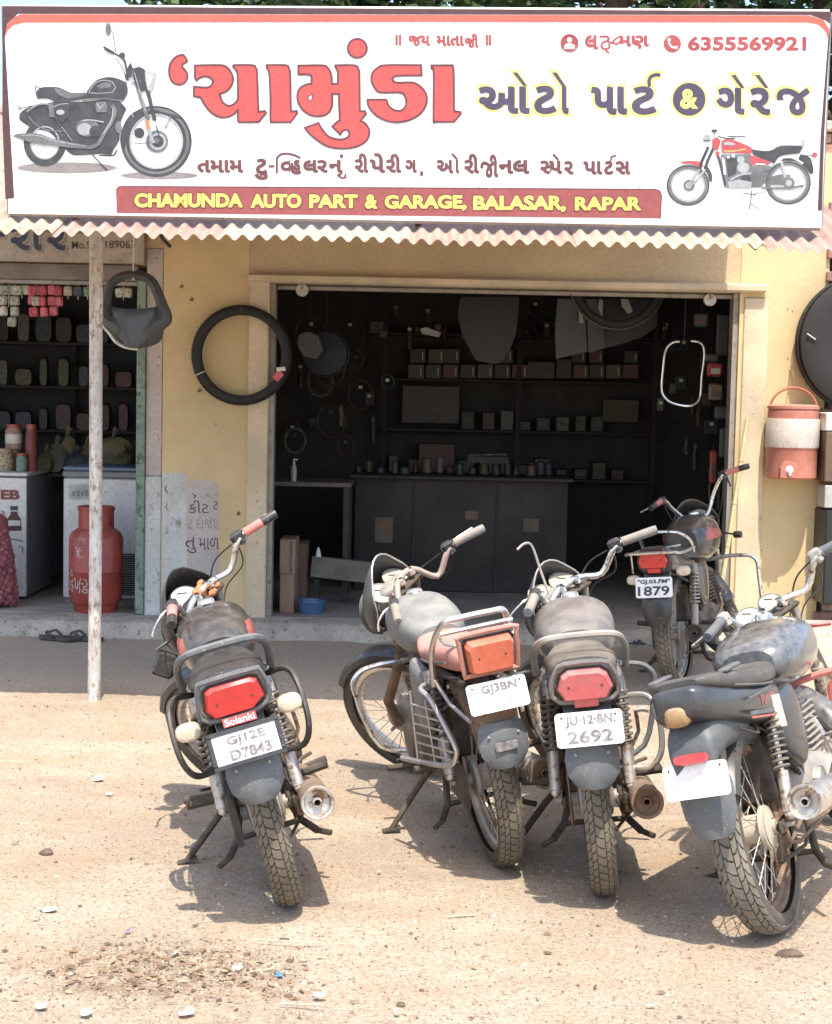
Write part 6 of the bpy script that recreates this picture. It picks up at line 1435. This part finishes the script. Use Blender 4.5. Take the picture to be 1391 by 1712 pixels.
# ------------------------------------------------------------------ right edge: neighbour's things and slab
t = thing_at('stone_ramp', (2.9, 9.85, 0), 'grey cement ramp slab in front of the right wall beside the near motorcycle', 'ramp')
b = MB(); b.loft([[(-.55, -1.25, -.01), (.9, -1.25, -.01), (.9, .5, -.01), (-.3, .5, -.01)], [(-.50, -1.15, .05), (.9, -1.15, .05), (.9, .5, .20), (-.28, .5, .20)]]); b.build('slab', m_cement, t, smooth=False)
NY = WALL-.3
t, w, h = bx_thing('brown_crate', 1380, 1450, 722, 806, NY, .25, mat('brown box', (.14, .09, .06), .6), 'brown box on a ledge at the extreme right edge', 'box'); 
t, w, h = bx_thing('white_cloth', 1381, 1440, 690, 721, NY, .2, m_tape, 'folded pale cloth on top of the brown box at the right edge', 'cloth'); 
t, w, h = bx_thing('plastic_can', 1379, 1440, 812, 850, NY, .2, mat('cloudy plastic', (.42, .42, .38), .4), 'cloudy pale plastic can between the brown and the black box', 'can'); 
t, w, h = bx_thing('black_cabinet', 1378, 1450, 853, 1012, NY, .3, mat('black cabinet', (.02, .021, .022), .4), 'black metal cabinet at the right edge behind the handlebar', 'cabinet', bev=.01); 
p = atZ(1425, 1262); t = thing_at('red_stand_in', (p.x, p.y, 0), 'rounded red stand-in for another bike part beyond the near motorcycle at the right edge', 'can'); b = MB(); b.body([(-.09, 0, .10, 0, .30, 3), (-.04, 0, .13, 0, .38, 3), (.06, 0, .13, 0, .38, 3), (.10, 0, .10, 0, .30, 3)], 18, 2); b.build('body', m_redpaint, t); b = MB(); b.lathe([(0, 0), (.03, 0), (.03, .04), (0, .04)], 14, origin=(.04, 0, .38), axis='Z'); b.build('cap', m_black, t)  # can shape stands in for a red part of another motorcycle
# cloth rag on the ground by the shaded motorcycle
p = atZ(1062, 1078); t = thing_at('rag', p, 'crumpled dark purple rag on the ground behind the dusty motorcycle', 'rag'); b = MB(); g3 = []
for j in range(12):
    g3.append([(-.13+.26*i/14+mn.noise((i*.7, j*.6, 1))*.03, -.10+.20*j/11+mn.noise((i*.5, j*.9, 5))*.03, .012+abs(mn.noise((i*.55, j*.6, 9)))*.07*(1-abs(i/7-1)**2)) for i in range(15)])
vs = [q for r_ in g3 for q in r_]; b.add(vs, [(j*15+i, j*15+i+1, (j+1)*15+i+1, (j+1)*15+i) for j in range(11) for i in range(14)]); b.build('cloth', mat('dark purple cloth', (.05, .045, .08), .9, var=.6, vs=30), t)

# ------------------------------------------------------------------ ground litter
def stone(px, py, sx, sy, sz, m_, lab, cat='stone', name='stone', seed=0, group=None):
    p = atZ(px, py); random.seed(seed+px); b = MB(); b.sphere((0, 0, 0), 1, 10, 7)
    b.v = [(v[0]*sx*(1+.35*mn.noise((v[0]+px, v[1], v[2]))), v[1]*sy*(1+.35*mn.noise((v[0], v[1]+px, 3))), max(-.3, v[2]*(1+.3*mn.noise((v[0], 4, v[2]+px))))*sz) for v in b.v]
    o = b.build(name, m_, None, ang=25); o.location = (p.x, p.y, sz*.3+gz(p.x, p.y)); return tag(o, lab, cat, group)
m_st = mat('grey brown stone', (.22, .17, .13), .9, var=.3, vs=30, bump=.5); m_std = mat('dark clod', (.13, .09, .065), .9, var=.4, vs=40, bump=.6)
stone(1320, 1593, .042, .020, .016, m_std, 'largest dark clod lying in front of the near right rear tyre'); stone(77, 1428, .026, .022, .014, m_std, 'brown crumbly clod on the sand left of the black motorcycle')
stone(475, 1566, .016, .010, .006, m_std, 'thin dark chip on the sand below the black motorcycle shadow'); stone(484, 1605, .010, .010, .008, m_std, 'small dark lump right of the stain'); stone(482, 1664, .012, .010, .006, m_std, 'tiny dark lump near the lower middle'); stone(670, 1676, .013, .012, .008, m_std, 'small dark lump at the bottom middle'); stone(196, 1583, .008, .007, .006, m_std, 'tiny brown lump left above the stain'); stone(25, 1412, .012, .01, .006, m_st, 'little stone at the left edge'); stone(705, 1652, .008, .007, .005, m_std, 'tiny lump at the bottom right of middle')
m_pap = mat('white paper scrap', (.56, .54, .50), .8)
def scrap(px, py, pts, m_, lab, rz=0, cat='litter'):
    p = atZ(px, py); b = MB(); b.prism([(x, y, .006+.012*mn.noise((x*60, y*60, px))) for x, y in pts], (0, 0, 0), (0, 0, .0015)); o = b.build('litter_scrap', m_, None, smooth=False); o.location = (p.x, p.y, max(0, gz(p.x, p.y))+.003); o.rotation_euler = (R(8), R(-6), rz); tag(o, lab, cat)
q4 = lambda w, h: [(-w*.9, -h*.6), (-w*.3, -h*1.05), (w*.6, -h*.9), (w*.95, -h*.1), (w*.7, h*.8), (-w*.1, h*.65), (-w*.8, h)]
scrap(80, 1525, [(-.03, .005), (-.01, -.015), (.02, -.014), (.032, .004), (.01, .016), (-.02, .012)], m_pap, 'curled white scrap on the sand at the left'); scrap(69, 1686, q4(.018, .014), m_pap, 'small square white scrap at the bottom left'); scrap(145, 1697, q4(.016, .02), mat('grey white scrap', (.6, .62, .58), .8), 'greyish scrap at the bottom left'); scrap(312, 1697, q4(.024, .013), m_pap, 'white scrap at the lower edge of the stain', R(25)); scrap(292, 1602, q4(.010, .008), m_pap, 'tiny white scrap above the stain', R(40)); scrap(397, 1623, q4(.017, .010), mat('cream scrap', (.65, .62, .48), .8), 'cream scrap right of the stain'); scrap(165, 1304, q4(.024, .02), mat('pale beige scrap', (.55, .50, .42), .8), 'pale crumpled scrap left of the black motorcycle', R(15)); scrap(183, 1329, q4(.016, .012), m_pap, 'small pale scrap below the crumpled one'); scrap(535, 1668, q4(.02, .008), mat('dull scrap', (.45, .44, .38), .8), 'dull scrap near the bottom middle'); scrap(467, 1634, q4(.010, .010), mat('blue wrapper', (.10, .25, .42), .4), 'little blue wrapper on the sand', R(20)); scrap(214, 1560, q4(.010, .007), mat('violet wrapper', (.25, .2, .3), .4), 'little violet wrapper on the sand'); scrap(664, 1695, q4(.008, .009), m_pap, 'tiny white scrap at the bottom'); scrap(1088, 1686, q4(.014, .005), m_pap, 'thin white sliver at the bottom right')
for px, py, L_, rz, lab in ((480, 1578, .20, R(-6), 'long thin straw lying below the black motorcycle'), (438, 1627, .07, R(22), 'short straw right of the stain'), (505, 1684, .12, R(-4), 'rough straw at the bottom middle'), (770, 1536, .09, R(12), 'short straw in front of the pink seat motorcycle')):
    p = atZ(px, py); b = MB(); b.tube([(-L_/2, 0, .008), (0, .006, .006), (L_/2, 0, .009)], .0025, 5, sub=2); o = b.build('straw', mat('straw', (.55, .47, .32), .8), None); o.location = (p.x, p.y, max(0, gz(p.x, p.y))); o.rotation_euler = (0, 0, rz); tag(o, lab, 'straw')
# gravel and crumbs: nobody could count them
random.seed(77); m_gr = [mat('grit %d' % i, c_, .9, var=.3, vs=20) for i, c_ in enumerate([(.40, .30, .21), (.26, .18, .12), (.48, .40, .30), (.15, .105, .075)])]
b = MB()
for k in range(17000):
    if k < 15200: y = 3.6+6.3*random.random()**1.5; x = random.uniform(-.31, .31)*y
    else: x, y = -.65+random.gauss(0, .24), 4.25+random.gauss(0, .14)
    if y < 3.3: continue
    s = random.uniform(.0022, .0055) if random.random() < .95 else random.uniform(.006, .011)
    z = gz(x, y); b.mi = random.choice((0, 1, 1, 2, 3)); a = random.uniform(0, 6.28); c_, s2 = math.cos(a)*s, math.sin(a)*s; e = random.uniform(.5, 1)
    b.add([(x+c_, y+s2, z), (x-s2*e, y+c_*e, z), (x-c_, y-s2, z), (x+s2*e, y-c_*e, z), (x+c_*.2, y+s2*.2, z+s*.9)], [(0, 1, 4), (1, 2, 4), (2, 3, 4), (3, 0, 4)])
g_ = b.build('gravel', m_gr, None, smooth=False, kind='stuff'); g_['label'] = 'fine gravel and earth crumbs scattered over the sand'

# dry leaf bits and crumbs on the scraped heap
random.seed(12); b = MB(); m_dl = [mat('dry leaf %d' % i, c_, .9, var=.4, vs=50) for i, c_ in enumerate([(.22, .13, .07), (.34, .24, .14), (.13, .08, .05)])]
for k in range(420):
    if k < 300: x, y = -.65+random.gauss(0, .20), 4.25+random.gauss(0, .13)
    else: y = random.uniform(3.7, 8); x = random.uniform(-.28, .28)*y
    z = gz(x, y)+.003; a = random.uniform(0, 6.28); L_ = random.uniform(.006, .018); w = L_*random.uniform(.2, .45); b.mi = k % 3
    c_, s2 = math.cos(a), math.sin(a); b.add([(x+c_*L_, y+s2*L_, z+.004), (x-s2*w, y+c_*w, z+.001), (x-c_*L_, y-s2*L_, z+.003), (x+s2*w, y-c_*w, z+.006)], [(0, 1, 2, 3)])
g_ = b.build('leaf_litter', m_dl, None, smooth=False, kind='stuff'); g_['label'] = 'dry leaf bits strewn over the scraped patch of earth'

# ------------------------------------------------------------------ the five motorcycles
hexa = [(.084, -.012), (.070, .030), (.048, .046), (-.048, .046), (-.070, .030), (-.084, -.012), (-.066, -.048), (.066, -.048)]
trap1 = [(.088, -.015), (.078, .040), (.060, .050), (-.060, .050), (-.078, .040), (-.088, -.015), (-.070, -.046), (.050, -.046)]
rect2 = [(.074, -.050), (.080, .035), (.070, .052), (-.070, .052), (-.080, .035), (-.074, -.050), (-.060, -.058), (.060, -.058)]
def arch(hw, y0, z0, y1, z1, r, sub=5):
    return ([(-hw, y0, z0), (-hw, (y0*1.2+y1*.8)/2, z0+(z1-z0)*.55), (-hw*.80, y1, z1-.012), (-hw*.4, y1-.02, z1), (hw*.4, y1-.02, z1), (hw*.80, y1, z1-.012), (hw, (y0*1.2+y1*.8)/2, z0+(z1-z0)*.55), (hw, y0, z0)], r, sub)

# 1: black motorcycle at the left
p_b1 = bike_paint('black tank paint', (.018, .019, .022), dust=.20, updust=.8, vs=16)
def plate1(root):
    face_plate(root, 'number_plate', (0, -.405, .625), .205, .098, R(-14), [('GJ12E', (.24, .15, .80, .48), m_inkfade), ('D7843', (.24, .56, .84, .88), m_inkfade)], m_white, m_ink, frame=m_black2, holes=False)
def extra1(root, X, S):
    M = Matrix.Translation((0, -.392, .698)) @ Matrix.Rotation(R(-14), 4, 'X')
    pr = Print(lambda u, v, l: M @ Vector((u, -.0006*l, -v))); pr.poly(m_redpaint, [(-.05, -.013), (.05, -.013), (.05, .013), (-.05, .013)], 1)
    pr.text(m_white, 'Solanki', -.045, -.010, .045, .010, 2, .01)
    for o in pr.build('sticker', root): pass
    b = MB(X); b.xf = Matrix(); b.box((-.205, .88, .70), (.085, .035, .095), rot=Matrix.Rotation(R(35), 3, 'Y'), bev=.012); b.tube([(-.22, .89, .76), (-.10, .92, .80)], .006, 6); S('mirror', b, m_black2)
    cowl_details(root); badge(root, (0, -.372, .838), .07, .008, R(20), 'SPLENDOR', m_alu)
    b = MB(); b.box((0, .70, .905), (.04, .028, .004), rot=Matrix.Rotation(R(8), 3, 'Z')); S('paper_sticker', b, m_white)
    b = MB(X); random.seed(3)
    for k in range(16): b.sphere((random.uniform(-.07, .09), random.uniform(.87, .95), random.uniform(.895, .935)), random.uniform(.010, .018), 6, 4, sc=(1.4, 1, .8))
    S('flower_garland', b, mat('orange flower garland', (.55, .2, .08), .9, var=.5, vs=60))
bikes = []
def badge(root, c, w, h, tilt, t, mm, bm=None, yaw=0):
    M = Matrix.Translation(c) @ Matrix.Rotation(yaw, 4, 'Z') @ Matrix.Rotation(tilt, 4, 'X')
    if bm: b = MB(M); b.box((0, 0, 0), (w*1.1, .002, h*1.4), bev=.0008); b.build('badge', bm, root)
    pr = Print(lambda u, v, l: M @ Vector((u, -.0015-.0004*l, -v))); pr.text(mm, t, -w/2, -h/2, w/2, h/2, 1, .01, None, .0008); pr.one('lettering', root, 'stuff')
def cowl_details(root, top=True):
    for sx in (-1, 1):
        b = MB(); b.tube([(sx*.113, .12, .70), (sx*.117, -.08, .715), (sx*.113, -.22, .735), (sx*.100, -.33, .75)], .0022, 5, sub=3); b.build('panel_seam', m_darkmetal, root)
        for y, z in ((.05, .745), (-.20, .70)):
            b = MB(); b.lathe([(0, sx*.121), (.006, sx*.120), (.007, sx*.114)], 8, origin=(0, y, z)); b.build('bolt', m_alu, root)
    for sx in (-1, 1):
        b = MB(); b.lathe([(0, -.003), (.004, -.002), (.005, .001)], 8, origin=(sx*.05, -.388, .55), axis='Y'); b.build('rivet', m_alu, root)
bikes.append(make_bike(atZ(484, 1503), R(10), R(16), R(48), dict(
    paint=p_b1, tankband=m_redpaint, wheel='spoke', tyrem=m_rubdust, seatm=m_seatgrey, bodym=m_black2, chrome=m_chrome, barm=m_chrome,
    gripm=m_redgrip, gripend=m_black2, lamp=lamp_poly(m_redlens, m_black2, trap1, .765, -.372, surround=m_gray), plate=plate1, tailm=m_black2, mufm=m_rust, mufend=m_chromed,
    gauges=((0.0, .055),), glassm=m_glass, fs=.92, fairm=m_black, gz=.925, extra=extra1, flapm=m_gray,
    indicators=[(.155, -.30, .685, m_cream, 0), (-.155, -.30, .685, m_cream, 0)],
    rails=[('grab_rail', [arch(.145, .10, .73, -.19, .895, .013)], m_gray),
           ('leg_guard', [([(sx*.10, .12, .70), (sx*.18, .07, .72), (sx*.208, .00, .68), (sx*.208, -.06, .56), (sx*.175, -.04, .485), (sx*.10, .02, .475)], .0105, 5) for sx in (-1, 1)], m_black)]),
    'black motorcycle with red lamp and sticker above its plate, nearest the steel pole', GROUP_M))

# 2: with the pink seat
m_fairing = mat('dark dusty fairing', (.05, .05, .048), .45, dust=.4, updust=.8, dcol=(.3, .27, .23))
p_b2 = mat('dust covered grey paint', (.15, .155, .15), .45, dust=.6, dcol=(.36, .34, .28), bump=.15, grain=.2)
m_guard = mat('dusty chrome guard', (.62, .58, .55), .28, .85, dust=.3)
def plate2(root):
    face_plate(root, 'number_plate', (0, -.405, .685), .200, .100, R(-12), [('GJ3BN', (.24, .10, .84, .44), m_inkfade), ('6184', (.30, .56, .76, .86), mat('nearly gone ink', (.55, .5, .46), .8, var=.4, vs=80))], m_white, m_ink)
    M = Matrix.Translation((0, -.402, .515)); b = MB(M); b.box((0, 0, 0), (.075, .004, .032), bev=.002); b.build('flap_badge', m_inkfade, root)
bikes.append(make_bike(atZ(838, 1440), R(12), R(11.5), R(46), dict(
    extra=lambda root, X, S: cowl_details(root),
    barz=.905, gz=.90, tankh=.875,
    paint=p_b2, bodym=p_b2, wheel='spoke', tyrem=m_rubdust, seatm=m_seatpink, chrome=m_guard, barm=mat('dusty pinkish chrome bar', (.5, .36, .31), .45, .5, dust=.6), gripm=mat('dusty rubber grip', (.12, .12, .12), .8, dust=.7),
    lamp=lamp_poly(m_orangelens, m_black2, rect2, .828, -.375, depth=.05, surround=m_seatpink), plate=plate2, tail='none', fairm=m_fairing, fs=.86, fenderm=m_black2, podm=m_alu, edgem=m_guard, screen=.04, forkm=m_rust,
    rimm=m_guard, flapm=m_gray, fgap=.045, rfm=m_rust,
    rails=[('rear_carrier', [arch(.135, -.05, .68, -.24, .93, .011), ([(-.125, -.26, .89), (.125, -.26, .89)], .008, 0), ([(-.12, -.22, .87), (-.10, -.34, .86), (.10, -.34, .86), (.12, -.22, .87)], .006, 3),
                             ([(-.135, .0, .72), (-.12, -.20, .64), (-.09, -.33, .60)], .007, 0), ([(.135, .0, .72), (.12, -.20, .64), (.09, -.33, .60)], .007, 0)], m_guard),
           ('sari_guard', [([(-.10, .06, .67), (-.17, .02, .665), (-.155, -.05, .63), (-.120, -.14, .49), (-.120, -.14, .445), (-.14, -.09, .405), (-.20, .06, .395), (-.25, .20, .39)], .0095, 4), ([(-.20, .07, .65), (-.21, .10, .395)], .005, 0), ([(-.17, -.02, .63), (-.17, .0, .40)], .003, 0)]
                           + [([(-.205, .08, z), (-.158+.036*(.62-z)/.16, -.045-.09*(.62-z)/.16 if z > .46 else -.135, z-.008)], .0035, 0) for z in (.605, .57, .535, .50, .465, .43)], m_guard),
           ('crash_guard', [([(0, .84, .60), (-.20, .86, .60), (-.275, .86, .57), (-.285, .86, .50), (-.225, .85, .28), (-.06, .82, .235)], .011, 4), ([(0, .84, .60), (.20, .86, .60), (.275, .86, .57), (.285, .86, .50), (.225, .85, .28), (.06, .82, .235)], .011, 4)], m_chrome)]),
    'dusty motorcycle with a pink seat, orange tail lamp and side wire guard', GROUP_M))

# 3: grey-brown, dusty, plate 2692
p_b3 = mat('dust covered brown grey paint', (.115, .10, .09), .32, dust=.52, dcol=(.33, .285, .24), bump=.15, grain=.2, coat=.3)
def plate3(root):
    face_plate(root, 'number_plate', (0, -.405, .632), .205, .105, R(-12), [('JU·12·BN.', (.15, .10, .90, .44), m_inkfade), ('2692', (.16, .54, .84, .90), m_inkfade)], m_white, m_ink)
bikes.append(make_bike(atZ(1010, 1488), R(-4), R(7.5), R(43), dict(
    extra=lambda root, X, S: (cowl_details(root), badge(root, (0, -.370, .838), .075, .010, R(20), 'HONDA', m_alu)),
    barz=.97, gz=.915,
    paint=p_b3, bodym=p_b3, wheel='spoke', tyrem=m_rubdust, chrome=m_chrome, barm=m_chrome, gripm=mat('dusty grey grip', (.16, .155, .15), .75, dust=.6), seatm=mat('brown dusty seat', (.05, .043, .035), .6, dust=.38, bump=.25, bs=180),
    lamp=lamp_poly(m_pinklens, m_black2, hexa, .772, -.375, depth=.04, surround=p_b3, tab=(-.062, .075, .03)), plate=plate3, tailm=m_black2, fs=.86, fairm=m_fairing, fenderm=m_black2, podm=m_alu, edgem=m_alu, mufm=m_rust, mufend=m_rust, chaincase=False,
    flapm=m_gray, tankw=.15,
    rails=[('grab_rail', [arch(.150, .08, .73, -.16, .885, .012)], mat('dusty painted rail', (.3, .28, .25), .6, dust=.6)),
           ('mirror_stalk', [([(-.12, .86, .94), (-.105, .87, 1.03), (-.095, .87, 1.13), (-.12, .87, 1.155), (-.165, .87, 1.15)], .005, 4)], m_alu),
           ('crash_guard', [([(0, .84, .60), (-.20, .86, .60), (-.275, .86, .57), (-.285, .86, .50), (-.225, .85, .28), (-.06, .82, .235)], .011, 4), ([(0, .84, .60), (.20, .86, .60), (.275, .86, .57), (.285, .86, .50), (.225, .85, .28), (.06, .82, .235)], .011, 4)], m_gray),
           ('leg_guard', [([(.10, .10, .62), (.20, .05, .63), (.235, .0, .58), (.235, -.02, .46), (.19, 0, .40), (.10, .05, .40)], .010, 5)], m_guard)]),
    'dusty brown grey motorcycle with a faded red lamp and bare mirror stalk', GROUP_M))

# 4: near right, blank white plate
p_b4 = mat('dusty black tank with grey graphics', (.035, .042, .048), .18, coat=1.0, dust=.36, dcol=(.42, .39, .34), vs=26, var=.4)
m_b4 = mat('faded black tail plastic', (.02, .022, .025), .28, coat=.3, dust=.2, dcol=(.24, .22, .2), updust=.6, vs=12)
def plate4(root):
    face_plate(root, 'number_plate', (.0, -.425, .560), .205, .10, R(-10), [], m_white, m_ink, holes=True, yaw=R(-8))
    b = MB(Matrix.Translation((0, -.435, .625)) @ Matrix.Rotation(R(-14), 4, 'X')); b.body([(-.008, 0, .048, -.013, .013, 4), (.012, 0, .052, -.016, .016, 4)], 16, 0); b.build('reflector', m_redlens, root)
def extra4(root, X, S):
    b = MB(); b.body([(.10, 0, .075, .56, .70, 2.6), (-.12, 0, .088, .60, .72, 2.6), (-.30, 0, .084, .60, .74, 2.6), (-.39, 0, .074, .58, .70, 2.8), (-.415, 0, .058, .55, .63, 3)], 20, 3); S('fender_extension', b, mat('grey fender', (.055, .064, .07), .42, dust=.3, dcol=(.3, .28, .24), vs=12))
    b = MB(); b.body([(-.448, -.01, .022, .735, .77, 2.5), (-.434, -.01, .038, .718, .782, 2.8), (-.40, -.01, .04, .718, .78, 2.8)], 16, 2); S('indicator', b, mat('dull amber lens', (.30, .17, .07), .4, dust=.4))
    # graphics on the tail
    for sx in (1, -1):
        M = Matrix.Translation((sx*.1335, .06, .705)) @ Matrix.Rotation(R(90)*sx, 4, 'Z')
        pr = Print(lambda u, v, l: M @ Vector((u, -.0006*l-.002, -v))); pr.text(m_redpaint, 'Passion', -.10, -.018, .06, .016, 2, .01)
        pr.text(m_alu, 'PRO', .03, .026, .09, .044, 2, .01); pr.build('lettering', root)
    for sx in (1, -1):
        M = Matrix.Translation((sx*.1372, .0, .70)) @ Matrix.Rotation(R(90)*sx, 4, 'Z')
        pr = Print(lambda u, v, l: M @ Vector((u, -.0010-.0005*l, -v))); pr.poly(m_gray, [(-.28*0-.20, .0), (.18, .045), (.17, .06), (-.20, .012)], 1); pr.poly(m_redpaint, [(-.20, .016), (.16, .064), (.15, .070), (-.19, .024)], 1); pr.poly(m_gray, [(-.19, -.04), (.10, -.035), (.05, -.025), (-.16, -.032)], 1); pr.one('side_graphic', root, 'stuff')
    b = MB(); b.tube([(.13, .10, .70), (.135, .085, .60)], .026, 10); S('reservoir', b, m_cream)
    
    for sx in (-1, 1): b = MB(); b.box((sx*.11, -.20, .84), (.03, .16, .012), bev=.004); S('seat_grab_handle', b, m_gray)
    b = MB(X); b.tube([(.1, 1.02, .80), (.22, 1.0, .74)], .01, 6); S('indicator_stem', b, m_redpaint)
bikes.append(make_bike(atZ(1302, 1553), R(-26), R(16.5), R(46), dict(
    paint=p_b4, bodym=m_b4, tail='long', wheel='spoke', tyrem=mat('black tyre', (.09, .095, .09), .8, dust=.5, updust=.3, bump=.2), wr=.10, tread=46, chrome=m_chrome, barm=m_chrome, gripm=m_gray, switchm=m_alu, seatm=mat('grey faded seat', (.035, .038, .042), .42, dust=.25, bump=.2, bs=150),
    plate=plate4, lamp=None, mufm=m_chrome, mufend=m_chromed, fairing=False, gauges=((-.05, .05), (.055, .045)), podm=m_gray, rimm=m_rust, hubm=mat('cream dusty hub', (.5, .45, .36), .7, dust=.5), enginem=m_alu, tankw=.165, tankh=.90, mufx=.225, mufz=.075, extra=extra4,
    rfm=m_black2, flapm=m_gray, flapz=.38, fgap=.03,
    rails=[('crash_guard', [([(0, .84, .60), (-.20, .86, .60), (-.275, .86, .57), (-.285, .86, .50), (-.225, .85, .28), (-.06, .82, .235)], .011, 4), ([(0, .84, .64), (.16, .86, .66), (.245, .86, .62), (.265, .86, .50), (.225, .85, .28), (.06, .82, .235)], .013, 4)], m_redgrip)]),
    'motorcycle nearest the camera at the right with a blank white plate', GROUP_M))

# 5: black one standing in the shade at the door
p_b5 = mat('black gloss paint', (.018, .018, .02), .25, coat=.6, dust=.3)
def plate5(root):
    face_plate(root, 'number_plate', (0, -.405, .620), .205, .112, R(-8), [('"GJ.03.FM"', (.06, .10, .94, .36), m_ink), ('1879', (.06, .44, .92, .90), m_ink)], m_white, m_ink, holes=False)
bikes.append(make_bike(atZ(1134, 1150), R(-22), R(6), R(42), dict(
    paint=p_b5, bodym=p_b5, tankband=m_redpaint, wheel='alloy', tyrem=m_rubdust, chrome=m_chrome, barm=m_chrome, gripm=m_redgrip, gripend=m_black, seatm=m_seatgrey,
    lamp=lamp_poly(m_redlens, m_black2, hexa, .775, -.375, depth=.035, tab=(-.062, .07, .03)), plate=plate5, flapm=m_black2, flapz=.40, mufm=m_darkmetal, mufend=m_darkmetal, fairm=p_b5, barz=1.11, tankh=.955, tankw=.155,
    shockm=m_alu, springm=m_chromed,
    indicators=[(.155, -.34, .70, m_cream, 0), (-.125, -.34, .66, m_cream, 0)],
    rails=[('rear_carrier', [arch(.14, .02, .78, -.20, .91, .010), ([(-.14, .05, .80), (-.15, -.34, .80), (-.11, -.43, .81), (.11, -.43, .81), (.15, -.34, .80), (.14, .05, .80)], .009, 4), ([(-.14, -.3, .80), (.14, -.3, .84)], .006, 0), ([(-.11, -.43, .81), (-.12, -.37, .70)], .006, 0)], m_chrome),
           ('crash_guard', [([(0, .84, .66), (sx*.22, .86, .68), (sx*.33, .86, .66), (sx*.35, .86, .56), (sx*.33, .85, .30), (sx*.06, .82, .235)], .013, 4) for sx in (-1, 1)], m_chrome),
           ('mirror_stub', [([(.24, .80, 1.03), (.25, .82, 1.10)], .006, 0)], m_black),
           ('front_indicator', [([(.10, 1.02, .82), (.20, 1.0, .80)], .006, 0), ([(.19, 1.0, .80), (.235, .99, .80)], .022, 0)], m_black)]),
    'black and red motorcycle with an orange-free chrome carrier parked in the shade at the shop door', GROUP_M))
bikes[4]['label'] = 'black and red motorcycle with chrome carrier, in the shade at the shop door'
